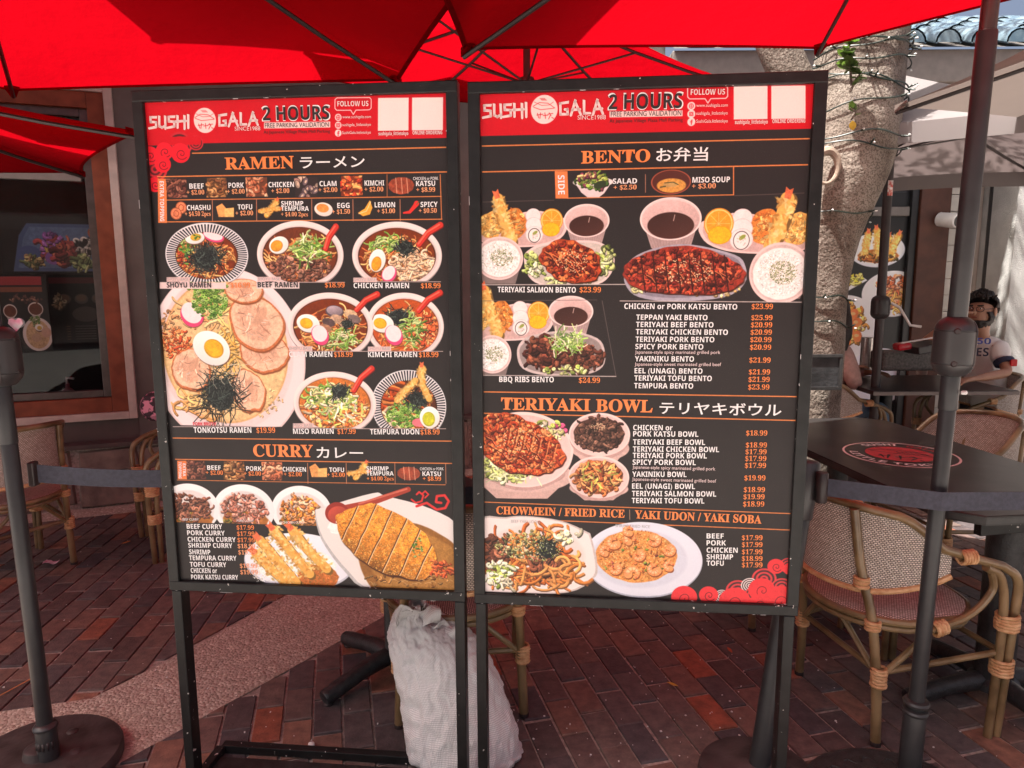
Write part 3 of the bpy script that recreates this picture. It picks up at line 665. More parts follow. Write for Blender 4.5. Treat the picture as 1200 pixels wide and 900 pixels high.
for i, B in enumerate(BOARDS):
    r = thing('menu_stand', (B['P'][0], B['P'][1], 0), labels[i], 'menu board', 'menu boards side by side', rz=BAZ); B['root'] = r
    Wd, z0, z1 = B['W'], B['z0'], B['z1']
    def bx(c, d, name, m, bev=.0025): return MB().box(c, d).build(name, m, r, False, bev)
    for x0 in (0, Wd - FW): bx((x0 + FW / 2, FD_ / 2, (z0 + z1) / 2), (FW, FD_, z1 - z0), 'frame_rail', M['frame'])
    for zc in (z0 + FW / 2, z1 - FW / 2): bx((Wd / 2, FD_ / 2 - .0015, zc), (Wd - .004, FD_, FW - .002), 'frame_rail', M['frame'])
    bx((Wd / 2, FD_ - .004, (z0 + z1) / 2), (Wd - .02, .006, z1 - z0 - .02), 'back_panel', M['black_metal'])
    B['py'] = .012                            # poster plane depth
    pw = .028
    for x0 in ((.006, Wd - pw - .002) if i == 0 else (.004, Wd - pw - .008)):
        bx((x0 + pw / 2, FD_ / 2 + .006, z0 / 2), (pw, .045, z0), 'leg', M['frame'])
    # base tray of square bars on the ground
    h = .028
    ya, yb = (.175, -.30) if i == 0 else (.0, -.42)
    xa, xb = (.03, Wd - .035) if i == 0 else (.02, Wd - .02)
    for (p, q) in (((xa, ya), (xb, ya)), ((xa, yb), (xb, yb)), ((xa, ya - .014), (xa, yb + .014)), ((xb, ya - .014), (xb, yb + .014))):
        MB().bar((*p, h / 2 + .002), (*q, h / 2 + .002), .028, h).build('base_bar', M['frame'], r, False, .003)
    if i == 0: MB().bar((xa + .014, ya - .19, .008), (xb - .014, ya - .19, .008), .30, .006).build('base_plate', M['black_metal'], r, False, .001)
# ================================================================ cane chairs
def curve(pts, n=6):                          # Catmull-Rom through the points
    P = [Vector(p) for p in pts]; P = [P[0] * 2 - P[1]] + P + [P[-1] * 2 - P[-2]]; out = []
    for i in range(1, len(P) - 2):
        a, b, c, d = P[i - 1:i + 3]
        for k in range(n):
            t = k / n; out.append(.5 * ((2 * b) + (c - a) * t + (2 * a - 5 * b + 4 * c - d) * t * t + (3 * b - a - 3 * c + d) * t ** 3))
    out.append(P[-2]); return out
def wrap(root, p, d, r, ln, turns=4, par=None):  # cane binding: stacked rings round a rod
    d = Vector(d).normalized(); mb = MB()
    for k in range(turns):
        q = Vector(p) + d * (ln * ((k + .5) / turns - .5)); x = d.orthogonal().normalized(); y = d.cross(x); rr = r + random.uniform(.001, .003)
        mb.tube([q + (x * math.cos(a) + y * math.sin(a)) * rr + d * random.uniform(-.001, .001) for a in [2 * PI * j / 10 for j in range(10)]], ln / turns * .55, 6, closed=True)
    return mb.build('binding', M['binding'], root)
def make_chair(label):
    random.seed(4)
    r = thing('cane_armchair', (0, 0, 0), label, 'chair', 'cane armchairs of the terrace')
    R = .012
    def bt(z, th): return z
    sx, sy, hs = .215, .225, .42              # seat half sizes; +x is the front, +y left
    # seat: D shape
    out = [(sx * .95, -sy), (sx, 0), (sx * .95, sy)]
    ring = [Vector((math.cos(a) * (.26 if math.cos(a) < 0 else .235), math.sin(a) * .245, hs)) for a in [2 * PI * k / 32 for k in range(32)]]
    ring = [Vector((p.x if p.x < .2 else .2 + (p.x - .2) * .5, max(-.235, min(.235, p.y * 1.04)), p.z)) for p in ring]
    MB().tube(ring, .0125, 8, closed=True).build('seat_rail', M['bamboo'], r)
    MB().tube([p * .99 + Vector((0, 0, -.024 + .42 * .01)) for p in ring], .010, 8, closed=True).build('seat_rail', M['bamboo'], r)
    mb = MB(); n = len(ring); V = [Vector((0, 0, hs + .012))]; F = []
    for j, (t, dz) in enumerate(((.35, .012), (.7, .013), (.93, .015), (1.0, .008), (1.0, -.010))):
        V += [Vector((p.x * t, p.y * t, hs + dz)) for p in ring]
    F += [(0, 1 + k, 1 + (k + 1) % n) for k in range(n)]
    for j in range(4): F += [(1 + j * n + k, 1 + (j + 1) * n + k, 1 + (j + 1) * n + (k + 1) % n, 1 + j * n + (k + 1) % n) for k in range(n)]
    mb.add(V, F); o = mb.build('seat', M['weave'], r); setuv(o.data, lambda c: (c.x, c.y))
    # back / arm hoop
    def hoop(th, rr=.275): return Vector((-math.cos(th) * rr + .0, math.sin(th) * rr * .94, 0))
    def hz(th):
        a = abs(th); return .80 - .02 * (a / .9) ** 2 if a < .9 else .78 - .145 * (1 - math.cos(min(1, (a - .9) / .9) * PI)) / 2
    ths = [-1.75 + 3.5 * k / 28 for k in range(29)]
    top = []
    for t in ths:
        p = hoop(t); lean = 1 + .10 * max(0, math.cos(t)); p = p * lean; p.z = hz(t); top.append(p)
    for s_ in (-1, 1):
        pass
    e0, e1 = top[0], top[-1]
    front0 = curve([(.20, -.262, .60), (.262, -.262, .545), (.268, -.255, .40), (.255, -.245, .0)], 6)
    front1 = [Vector((p.x, -p.y, p.z)) for p in front0]
    rail = [Vector(p) for p in front0[:7]][::-1] + top + [Vector(p) for p in front1[:7]]
    # one continuous rail: front leg - arm - back - arm - front leg
    MB().tube(front0[::-1] + [Vector((.10, -.268, .632))] + top[2:-2] + [Vector((.10, .268, .632))] + front1, .0145, 10).build('arm_rail', M['bamboo'], r)
    low = []
    for t in ths:
        p = hoop(t) * (1 + .05 * max(0, math.cos(t))); a = abs(t); p.z = .515 + .075 * max(0, (a - .7) / 1.05) ** 1.3; low.append(p)
    MB().tube(low[1:-1], .010, 8).build('lower_rail', M['binding'], r)
    # woven back between the rails
    P = []; idx = list(range(1, 28))
    for i in idx:
        for k in range(5):
            t = k / 4; q = low[i].lerp(top[i], t); q = q * 1.0; P.append(q)
    mb = MB().grid(P, len(idx), 5); mb2 = MB().grid([p * .975 for p in P], len(idx), 5); o0 = len(mb.v)
    mb.v += [tuple(Vector(v)) for v in [(p[0] * .98, p[1] * .98, p[2]) for p in mb.v]]; mb.f += [tuple(reversed([i + o0 for i in f])) for f in mb.f]
    o = mb.build('backrest', M['weave'], r); setuv(o.data, lambda c: (math.atan2(c.y, -c.x) * .27, c.z))
    # rear legs
    for s_ in (-1, 1):
        leg = curve([(-.17, s_ * .215, 0), (-.175, s_ * .205, .2), (-.195, s_ * .19, .42), (-.235, s_ * .17, .60), (-.262, s_ * .16, .785)], 5)
        l_ = MB().tube(leg, [.0165] * 6 + [.0155] * (len(leg) - 6), 10).build('leg', M['bamboo'], r)
        MB().lathe([(.0175, 0), (.0175, .012), (.0165, .014)], (-.17, s_ * .215, 0), 12).build('foot_cap', M['rib'], l_)
        wrap(r, (-.193, s_ * .192, .405), (0, 0, 1), .0185, .034, 3)
        wrap(r, (-.172, s_ * .21, .235), (0, 0, 1), .019, .065, 6)
        wrap(r, (-.228, s_ * .172, .545), (0, 0, 1), .018, .036, 3)
        # doubled front leg
        fl2 = [Vector((p.x - .034, p.y + s_ * 0, p.z)) for p in (front1 if s_ > 0 else front0)]
        fl2 = curve([(.13, s_ * .27, .605), (.20, s_ * .262, .555), (.225, s_ * .258, .40), (.222, s_ * .247, 0)], 6)
        MB().tube(fl2, .0135, 10).build('leg', M['bamboo'], r)
        wrap(r, (.245, s_ * .255, .405), (0, 0, 1), .030, .055, 5); wrap(r, (.243, s_ * .252, .25), (0, 0, 1), .029, .055, 5)
        wrap(r, (.06, s_ * .268, .642), (1, 0, 0), .0175, .05, 5)
        # curved arm brace from the arm down to the seat
        MB().tube(curve([(.15, s_ * .268, .60), (.17, s_ * .262, .52), (.10, s_ * .255, .44), (-.03, s_ * .25, .40)], 6), .0115, 8).build('brace', M['bamboo'], r)
        wrap(r, (.0, s_ * .25, .405), (1, 0, .2), .018, .045, 4)
        MB().tube([(-.172, s_ * .21, .23), (-.02, s_ * .225, .37)], .0105, 8).build('brace', M['bamboo'], r)
        MB().tube([(-.172, s_ * .21, .25), (.235, s_ * .25, .30)], .0105, 8).build('stretcher', M['bamboo'], r)
        MB().tube([(-.175, s_ * .20, .24), (-.21, s_ * .06, .38)], .0095, 8).build('brace', M['bamboo'], r)
    MB().tube([(-.172, -.205, .25), (-.172, .205, .25)], .0105, 8).build('stretcher', M['bamboo'], r)
    MB().tube([(.235, -.25, .30), (.235, .25, .30)], .0105, 8).build('stretcher', M['bamboo'], r)
    return r
ch0 = make_chair('nearest cane armchair, behind the right umbrella pole, tucked under the black table')
p1 = gp(1025, 872); p2 = gp(937, 790)
dd = (p2 - p1); az = math.atan2(dd.y, dd.x) - PI / 2     # local +y runs from the near rear leg to the far one
CH1 = (p1 + p2) / 2
rz1 = az
ch0.rotation_euler = (0, 0, rz1); v = Matrix.Rotation(rz1, 3, 'Z') @ Vector((-.17, 0, 0)); ch0.location = (CH1.x - v.x, CH1.y - v.y, 0)
ch0.rotation_euler.z = rz1
dup(ch0, (2.25, 3.55, 0), math.radians(192), 'cane armchair beyond the black table, only its back top showing above the tabletop')
dup(ch0, (1.17, 3.12, 0), math.radians(8), 'cane armchair mostly hidden by the right menu board, left of the nearest armchair')
dup(ch0, (-.20, 2.42, 0), math.radians(98), 'cane armchair behind the white sack, legs and seat edge showing under the boards')
dup(ch0, (-1.86, 4.0, 0), math.radians(215), 'cane armchair in red shade just left of the ramen menu board, mostly hidden by it')
dup(ch0, (-2.62, 3.55, 0), math.radians(150), 'cane armchair in red shade behind the crank pole, below the restaurant window')
dup(ch0, (3.42, 5.20, 0), math.radians(185), 'cane armchair the man in the white shirt sits on')
dup(ch0, (2.36, 5.12, 0), math.radians(15), 'cane armchair the person in jeans sits on, beside the tree trunk')

# ================================================================ tables
def pedestal(root, c, h, rot, rc=.05, feet=4, fl_=.34):
    MB().lathe([(rc * 1.35, .05), (rc * 1.3, .075), (rc, .09), (rc, h - .02), (rc * 1.5, h - .015), (rc * 1.5, h)], c, 24).build('column', M['iron'], root, world=True)
    for k in range(feet):
        a = rot + k * 2 * PI / feet; d = Vector((math.cos(a), math.sin(a), 0))
        pts = [c + Vector((0, 0, .07)), c + d * fl_ * .35 + Vector((0, 0, .068)), c + d * fl_ * .8 + Vector((0, 0, .042)), c + d * fl_ * .97 + Vector((0, 0, .032)), c + d * fl_ + Vector((0, 0, .03))]
        MB().tube(curve(pts, 4), [.034] * 5 + [.031] * 5 + [.029] * 3 + [.027, .026, .020, .008], 12).build('foot', M['iron'], root, world=True)
        MB().lathe([(.018, 0), (.02, .006), (.012, .014)], c + d * fl_ * .93, 12).build('levelling_pad', M['rib'], root, world=True)
tb = thing('logo_table', (1.68, 3.0, 0), 'long black table with clipped corners and a round red and white emblem', 'table')
ca_, sa_ = math.cos(math.radians(6)), math.sin(math.radians(6))
def tw(x, y, z=0): return Vector((1.70 + x * ca_ - y * sa_, 3.0 + x * sa_ + y * ca_, z))
hw, hl, ch = .375, .80, .10
poly = [(-hw, -hl + ch), (-hw + ch, -hl), (hw - ch, -hl), (hw, -hl + ch), (hw, hl - ch), (hw - ch, hl), (-hw + ch, hl), (-hw, hl - ch)]
PT = [tw(*p) for p in poly]
MB().prism([(p.x, p.y) for p in PT], .718, .75, .003, .003).build('tabletop', M['tabletop'], tb, False, world=True)
PT2 = [tw(x * 1.003, y * 1.002) for x, y in poly]
MB().prism([(p.x, p.y) for p in PT2], .724, .744).build('edge_band', M['black_metal'], tb, False, world=True)
MB().bar(tw(-.2, -.55, .700), tw(.2, -.55, .700), .06, .03).build('cross_rail', M['frame'], tb, False, .003, world=True)
MB().bar(tw(-.27, -.76, .695), tw(.33, -.70, .695), .03, .045).build('apron', M['frame'], tb, False, .003, world=True)
pedestal(tb, Vector((1.73, 2.38, 0)), .70, math.radians(8), .062); pedestal(tb, tw(.0, .50), .70, math.radians(20))
t2 = thing('pedestal_table', (-.42, 2.56, 0), 'black pedestal table behind the ramen menu, its cross shaped foot showing below', 'table')
MB().lathe([(.295, .70), (.30, .703), (.30, .727), (.295, .73)], (-.42, 2.56, 0), 40).build('tabletop', M['tabletop'], t2, world=True)
pedestal(t2, Vector((-.47, 2.57, 0)), .70, math.radians(228), .026, 4, .31)
t3 = thing('dining_table', (2.9, 5.15, 0), 'dark table between the man and the person in jeans, set with cup and cutlery holder', 'table')
MB().box((2.93, 5.13, .735), (.98, .80, .03)).build('tabletop', M['tabletop'], t3, False, .004, world=True)
MB().box((2.93, 4.728, .733), (.985, .004, .024)).build('edge_band', M['greyframe'], t3, False, world=True)
pedestal(t3, Vector((2.72, 5.1, 0)), .72, .6, .045)
# ================================================================ white sack
def weavewhite():
    m = mat('white_woven_sack', (.88, .87, .86), .75, scale=10, var=.05); n = m.node_tree.nodes; l = m.node_tree.links; b = n["Principled BSDF"]
    tc = n.new("ShaderNodeTexCoord"); w = n.new("ShaderNodeTexBrick"); w.offset = 0; w.inputs["Scale"].default_value = 1; w.inputs["Brick Width"].default_value = .0034; w.inputs["Row Height"].default_value = .0034; w.inputs["Mortar Size"].default_value = .0005
    l.new(tc.outputs["UV"], w.inputs["Vector"]); w2 = n.new("ShaderNodeTexNoise"); w2.inputs["Scale"].default_value = 16; w2.inputs["Detail"].default_value = 6; mp = n.new("ShaderNodeMapping"); mp.inputs["Scale"].default_value = (1, 1, .22); l.new(tc.outputs["Object"], mp.inputs[0]); l.new(mp.outputs[0], w2.inputs[0])
    ad = n.new("ShaderNodeMath"); ad.operation = 'MULTIPLY_ADD'; ad.inputs[1].default_value = -.10; l.new(w.outputs["Fac"], ad.inputs[0]); l.new(w2.outputs[0], ad.inputs[2])
    bp = n.new("ShaderNodeBump"); bp.inputs["Strength"].default_value = .8; bp.inputs["Distance"].default_value = .03; l.new(ad.outputs[0], bp.inputs["Height"]); l.new(bp.outputs[0], b.inputs["Normal"])
    mx = n.new("ShaderNodeMix"); mx.data_type = 'RGBA'; old = b.inputs["Base Color"].links[0].from_socket; l.new(w.outputs["Fac"], mx.inputs[0]); l.new(old, mx.inputs[6]); mx.inputs[7].default_value = (.55, .54, .54, 1); l.new(mx.outputs[2], b.inputs["Base Color"])
    return m
M['sack'] = weavewhite()
rnd = random.Random(8)
rows = [(925, 545, 48, .0), (912, 546, 57, .0), (885, 544, 58, .0), (850, 539, 57, .01), (815, 531, 55, .03), (785, 522, 53, .05), (762, 513, 50, .07), (745, 505, 46, .09), (734, 499, 39, .10), (724, 491, 29, .105), (715, 482, 17, .11)]
sk = thing('sandbag_sack', gp(548, 915), 'white woven plastic sack standing between the menu stands, leaning on a chair', 'sack')
P = []; ns = 110; nr = 46; R0 = np.array(rows, float)
for j in range(nr):
    t = j / (nr - 1) * (len(rows) - 1); k0 = min(int(t), len(rows) - 2); fr_ = t - k0; py, pxc, half, dy = R0[k0] * (1 - fr_) + R0[k0 + 1] * fr_; h_ = j / (nr - 1)
    c = ap(pxc, py, 2.06 + dy); k = (Vector(c) - Vector((0, 0, CAMZ))).length / FPX * .985; c.z = max(c.z, .012 + .002 * j)
    rx = half * k; ry = rx * .64; g_ = max(0, (h_ - .55) / .45)
    for i in range(ns + 1):
        a = 2 * PI * (i % ns) / ns
        w = 1 + .016 * math.sin(a * 3 + h_ * 9) + .012 * math.sin(a * 6 - h_ * 14 + 1) + (.010 + .03 * g_) * math.sin(a * 17 + 2.2 * math.sin(h_ * 7 + a * 2)) + .03 * g_ * math.sin(a * 29 + 3 * math.sin(h_ * 11)) * .6
        w += .020 * max(0, math.sin(h_ * 42 + 2.4 * math.sin(a * 2 + 1))) ** 3 * (1 - g_) + .012 * math.sin(h_ * 70 + a * 5 + 2 * math.sin(a * 4)) * (1 - g_) * (.5 + .5 * math.sin(a * 3))
        if h_ > .8: w += .10 * math.sin(a * 5 + 1.2) * (h_ - .8) * 5
        P.append((c.x + rx * w * math.cos(a), c.y + ry * w * math.sin(a), c.z + (h_ > .8) * (h_ - .8) * 5 * (.012 * math.sin(a * 4 + 2) + .02 * math.sin(a * 2 - .6))))
# flopped collar
c = ap(495, 722, 2.17)
sm = MB().grid(P, nr, ns + 1)
sm.f.append(tuple(range(ns)))
o = sm.build('bag', M['sack'], sk, world=True, angle=None)
uv = o.data.uv_layers.new(name='uv')
for pl in o.data.polygons:
    for li in pl.loop_indices:
        vi = o.data.loops[li].vertex_index; uv.data[li].uv = ((vi % (ns + 1)) / ns * .75, (vi // (ns + 1)) / nr * .55)
ss = o.modifiers.new('sub', 'SUBSURF'); ss.levels = 1; ss.render_levels = 1
for nm_, sc_, st_ in (('crumple', .055, .022), ('wrinkle', .018, .007)):
    tx = bpy.data.textures.new(nm_, 'CLOUDS'); tx.noise_scale = sc_; tx.noise_depth = 3; tx.noise_basis = 'VORONOI_F2_F1'; dm = o.modifiers.new(nm_, 'DISPLACE'); dm.texture = tx; dm.strength = st_; dm.mid_level = .4; dm.texture_coords = 'LOCAL'
# ragged neck: two flaps
for (px, py, w_, h_, ry_) in ((492, 722, 50, 22, .2), (520, 738, 34, 18, -.3), (478, 722, 30, 24, .6)):
    Pn = []
    for i in range(11):
        t = i / 10 - .5
        for jj in range(5):
            q = ap(px + t * w_, py - h_ / 2 + jj / 4 * h_ + 4 * math.sin(t * 9 + px) + (3 * rnd.random() if jj == 0 else 0), 2.12 + .02 * math.sin(t * 7 + jj) + ry_ * t * .08)
            Pn.append(q)
    f_ = MB().grid(Pn, 11, 5).build('neck_flap', M['sack'], sk, world=True, angle=None); setuv(f_.data, lambda c: (c.x, c.z)); m_ = f_.modifiers.new('s', 'SOLIDIFY'); m_.thickness = .003; f_.modifiers.new('sub', 'SUBSURF').render_levels = 2
for k in range(7):
    a = ap(480 + k * 3, 715 + rnd.uniform(-2, 3), 2.10); b = a + Vector((rnd.uniform(-.03, .03), -.01, rnd.uniform(.0, .035))); MB().tube([a, a.lerp(b, .5) + Vector((.004, 0, .004)), b], .0009, 5).build('loose_thread', M['sack'], sk, world=True)

# ================================================================ tree
def bark():
    m = mat('pale_ficus_bark', (.12, .088, .066), .85, col2=(.29, .245, .205), scale=7, bump=.0, mix=(.3, .7), detail=9); n = m.node_tree.nodes; l = m.node_tree.links; b = n["Principled BSDF"]
    tc = n.new("ShaderNodeTexCoord"); w = n.new("ShaderNodeTexWave"); w.wave_type = 'BANDS'; w.bands_direction = 'Z'; w.inputs["Scale"].default_value = 2.2; w.inputs["Distortion"].default_value = 14; w.inputs["Detail"].default_value = 5; w.inputs["Detail Scale"].default_value = 2.2
    l.new(tc.outputs["Object"], w.inputs["Vector"]); no = n.new("ShaderNodeTexNoise"); no.inputs["Scale"].default_value = 55; no.inputs["Detail"].default_value = 8; l.new(tc.outputs["Object"], no.inputs[0])
    ad = n.new("ShaderNodeMath"); ad.operation = 'MULTIPLY_ADD'; ad.inputs[1].default_value = .25; l.new(w.outputs["Fac"], ad.inputs[0]); l.new(no.outputs[0], ad.inputs[2])
    bp = n.new("ShaderNodeBump"); bp.inputs["Strength"].default_value = .6; bp.inputs["Distance"].default_value = .015; l.new(ad.outputs[0], bp.inputs["Height"]); l.new(bp.outputs[0], b.inputs["Normal"])
    n2 = n.new("ShaderNodeTexNoise"); n2.inputs["Scale"].default_value = 120; n2.inputs["Detail"].default_value = 3; l.new(tc.outputs["Object"], n2.inputs[0])
    r = n.new("ShaderNodeValToRGB"); r.color_ramp.elements[0].position = .40; r.color_ramp.elements[0].color = (.30, .26, .23, 1); r.color_ramp.elements[1].position = .54; l.new(n2.outputs[0], r.inputs[0])
    mx = n.new("ShaderNodeMix"); mx.data_type = 'RGBA'; mx.blend_type = 'MULTIPLY'; mx.inputs[0].default_value = .8; old = b.inputs["Base Color"].links[0].from_socket; l.new(old, mx.inputs[6]); l.new(r.outputs[0], mx.inputs[7]); l.new(mx.outputs[2], b.inputs["Base Color"])
    return m
M['bark'] = bark()
M['leaf'] = mat('green_leaf', (.035, .06, .018), .45, col2=(.10, .15, .04), scale=20, transl=((.2, .35, .05), .25))
M['leaf_yellow'] = mat('yellow_leaf', (.55, .38, .04), .5, scale=20)
M['wire'] = mat('dark_green_wire', (.015, .025, .018), .4, scale=20)
tr = thing('ficus_tree', (1.75, 4.15, 0), 'pale barked tree trunk wound with string lights, behind the right menu board', 'tree')
YT = 4.15
def trunk(rows, Y, name, ns=40, seed=0, par=None):
    P = []
    for j, r_ in enumerate(rows):
        if len(r_) == 4: c = Vector(r_[:3]); rr = r_[3]
        else:
            c = ap(r_[0], r_[1], Y); k = (c - Vector((0, 0, CAMZ))).dot(_F) / FPX; rr = r_[2] * k
        for i in range(ns):
            a = 2 * PI * i / ns
            w = 1 + .035 * math.sin(3 * a + j * .5 + seed) + .025 * math.sin(5 * a - j * .8) + .012 * math.sin(11 * a + j * 1.7)
            P.append((c.x + rr * w * math.cos(a), c.y + rr * w * math.sin(a), c.z + .01 * math.sin(4 * a + j)))
    mb = MB(); mb.v = [tuple(p) for p in P]
    mb.f = [(j * ns + k, j * ns + (k + 1) % ns, (j + 1) * ns + (k + 1) % ns, (j + 1) * ns + k) for j in range(len(rows) - 1) for k in range(ns)]
    mb.f.append(tuple((len(rows) - 1) * ns + k for k in range(ns)))
    o = mb.build(name, M['bark'], par or tr, world=True, angle=None); o.modifiers.new('sub', 'SUBSURF').render_levels = 1
    return o
base = ap(944, 520, YT)
trows = [(base.x - .02, YT, -.05, .30), (base.x - .01, YT, .12, .215), (base.x, YT, .35, .185), (944, 520, 35), (946, 490, 33), (949, 445, 34), (951, 400, 36), (952, 350, 36), (957, 300, 39), (966, 260, 44), (981, 220, 52), (990, 185, 54), (998, 150, 54), (1003, 110, 52), (1008, 75, 50), (1013, 40, 49), (1022, 0, 47), (1034, -60, 45), (1045, -140, 43), (2.5, 4.2, 3.9, .17), (2.6, 4.25, 4.7, .12), (2.7, 4.3, 5.4, .05)]
trk = trunk(trows, YT, 'trunk')
trunk([(985, 235, 20), (968, 180, 26), (945, 130, 27), (925, 90, 25), (912, 60, 25), (900, 20, 24), (886, -40, 22), (868, -120, 20), (1.05, 4.3, 3.9, .09), (.85, 4.35, 4.8, .06), (.8, 4.4, 5.4, .02)], YT + .04, 'limb', seed=2)
# pruned branch ring (light scar) and knots
c = ap(968, 196, YT - .235)
MB().tube([c + Vector((.062 * math.cos(a), -.005, .085 * math.sin(a))) for a in [2 * PI * k / 20 for k in range(20)]], [.017 + .008 * math.sin(2 * PI * k / 20) for k in range(20)], 8, closed=True).build('pruning_scar', mat('scar_wood', (.30, .235, .18), .8, scale=20, bump=.3), tr, world=True)
# string lights wound round the trunk
sw = thing('string_lights', ap(1000, 150, YT), 'dark green string light wires wound round the tree trunk', 'string lights')
def tr_at(py):
    pr = [r for r in trows if len(r) == 3]
    for a, b in zip(pr, pr[1:]):
        if b[1] <= py <= a[1]:
            t = (py - a[1]) / (b[1] - a[1]); return a[0] + (b[0] - a[0]) * t, a[2] + (b[2] - a[2]) * t
    return pr[-1][0], pr[-1][2]
rnd = random.Random(21)
M['bulb'] = mat('unlit_clear_bulb', (.6, .6, .58), .15, scale=10)
for (ya, yb) in ((50, 62), (56, 60), (64, 70), (76, 88), (92, 116), (98, 112), (140, 124), (172, 166), (174, 180), (246, 262), (348, 352), (374, 378)):
    pts = []
    for k in range(33):
        a = -PI * 1.05 + k / 32 * 2 * PI * .55
        t = k / 32; py = ya + (yb - ya) * t + 6 * math.sin(t * 5 + ya) * (.4 + .6 * t) + 2 * math.sin(t * 17 + yb); xc, hf = tr_at(py); c = ap(xc, py, YT); kk = (c - Vector((0, 0, CAMZ))).dot(_F) / FPX
        rr = hf * kk * 1.045 + .004
        pts.append(Vector((c.x + rr * math.cos(a), c.y + rr * math.sin(a), c.z)))
    MB().tube(pts, .0042, 6).build('wire', M['wire'], sw, world=True)
    for k in range(3 + ya % 5, 33, 9):
        p = pts[k]; d = Vector((p.x - c.x, p.y - YT, 0)).normalized(); o_ = MB().lathe([(.006, 0), (.006, .02), (.004, .024), (.005, .03), (.003, .045)], p, 8, d + Vector((0, 0, rnd.uniform(-.3, .6)))).build('bulb_socket', M['wire'], sw, world=True)
        MB().lathe([(.004, 0), (.006, .006), (.002, .014)], p + d * .035, 8, d).build('bulb', M['bulb'], o_, world=True)
def leafmesh(ln=.07, wd=.026):
    V = []; F = []
    for j in range(6):
        t = j / 5; w = wd * math.sin(PI * min(1, t * .97 + .02)) ** .8
        V += [(-w, t * ln, .1 * ln * t * t + .15 * w), (0, t * ln, .1 * ln * t * t), (w, t * ln, .1 * ln * t * t + .15 * w)]
    for j in range(5):
        a = j * 3; F += [(a, a + 1, a + 4, a + 3), (a + 1, a + 2, a + 5, a + 4)]
    return MB().add(V, F)
LM = leafmesh().mesh('leaf', M['leaf'], True); LY = leafmesh().mesh('leaf', M['leaf_yellow'], True)
def sprout(pts, nleaf, label, yellow=0, sc=1.0):
    r = thing('leaf_sprout', pts[0], label, 'sprout', 'green sprouts on the tree trunk'); cv = curve(pts, 5)
    MB().tube(cv, [.007 * (1 - .6 * i / len(cv)) for i in range(len(cv))], 6).build('stem', M['bark'], r, world=True)
    for k in range(nleaf):
        o = bpy.data.objects.new('leaf', LY if k < yellow else LM); C.objects.link(o); o.parent = r; p = cv[int(len(cv) * (.35 + .65 * rnd.random())) - 1]
        if k < yellow: p = cv[0] + Vector((0, -.03, -.06))
        o.location = p - Vector(r.location); o.rotation_euler = (rnd.uniform(-.6, 1.2), rnd.uniform(-.5, .5), rnd.uniform(0, 6.28)); s_ = sc * rnd.uniform(.7, 1.35); o.scale = (s_, s_, s_)
f0 = YT - .30
sprout([ap(998, 100, f0), ap(996, 80, f0 - .03), ap(992, 60, f0 - .05), ap(998, 46, f0 - .03)], 60, 'leafy green sprout growing from the upper trunk, above the other sprout', 0, .72)
sprout([ap(997, 140, f0), ap(1003, 132, f0 - .02), ap(996, 126, f0 - .03)], 10, 'small sprout with one yellow leaf, lower on the trunk', 1, .6)
sprout([ap(996, 108, f0), ap(1004, 92, f0 - .02), ap(1010, 84, f0 - .03)], 12, 'small dark sprout in the middle of the trunk', 0, .6)
# crown far above the canopies
mb = MB(); rnd = random.Random(5)
for k in range(2600):
    c = Vector((rnd.gauss(2.3, 1.1), rnd.gauss(5.3, .9), rnd.gauss(6.3, .55)))
    if c.z < 5.2 or c.y < 4.4: continue
    d1 = Vector((rnd.uniform(-1, 1), rnd.uniform(-1, 1), rnd.uniform(-.6, .6))).normalized(); d2 = d1.orthogonal().normalized(); s_ = rnd.uniform(.04, .075)
    mb.add([c - d1 * s_, c + d2 * s_ * .4, c + d1 * s_, c - d2 * s_ * .4], [(0, 1, 2, 3)])
cr = mb.build('crown', M['leaf'], tr, False, world=True); cr['kind'] = 'stuff'

# ================================================================ small props
def simple(name, loc, label, cat, group=None): return thing(name, loc, label, cat, group)
# slate board hung on the trunk
q0 = ap(963, 436, 3.86)
sb = simple('small_slate_board', q0, 'small dark slate board in a black frame hanging low on the tree trunk', 'board')
k_ = 3.86 / FPX; Wn, Hn = 46 * k_, 42 * k_
MB().box(q0, (Wn - .03, .008, Hn - .03)).build('slate', mat('slate', (.03, .032, .034), .6, scale=12, var=.5, bump=.3), sb, False, world=True)
for c_, d_ in (((0, 0, Hn / 2 - .008), (Wn, .018, .018)), ((0, 0, -Hn / 2 + .008), (Wn, .018, .018)), ((-Wn / 2 + .008, .001, 0), (.018, .016, Hn - .034)), ((Wn / 2 - .008, .001, 0), (.018, .016, Hn - .034))):
    MB().box(q0 + Vector(c_) + Vector((0, -.006, 0)), d_).build('frame_bar', M['black_metal'], sb, False, .002, world=True)
for o in kids(sb): pass
# far table setting
TZ = .752
def gt(px, py): return gp(px, py, TZ)
tp = gt(1014, 433); k_ = tp.y / FPX
cu = simple('cutlery_holder', tp, 'two tall steel tubes standing on the dining table, left end', 'cutlery holder')
hh = 38 * k_
MB().lathe([(.045, 0), (.047, .003), (.047, hh), (.044, hh), (.043, hh - .02)], tp, 24).build('tube', mat('brushed_steel', (.5, .48, .46), .28, metal=.9, scale=60, var=.1), cu, world=True)
MB().lathe([(.035, 0), (.036, .003), (.036, hh * .95), (.034, hh * .95), (.033, hh - .03)], tp + Vector((.085, .02, 0)), 24).build('tube', bpy.data.materials['brushed_steel'], cu, world=True)
p = gt(1080, 439); cp = simple('paper_cup', p, 'small pinkish beige cup on the dining table', 'cup')
hh = 22 * p.y / FPX
MB().lathe([(.036, 0), (.038, .004), (.052, hh), (.049, hh), (.037, .02)], p, 24).build('cup_wall', mat('beige_cup', (.50, .38, .33), .5, scale=10, var=.05), cp, world=True)
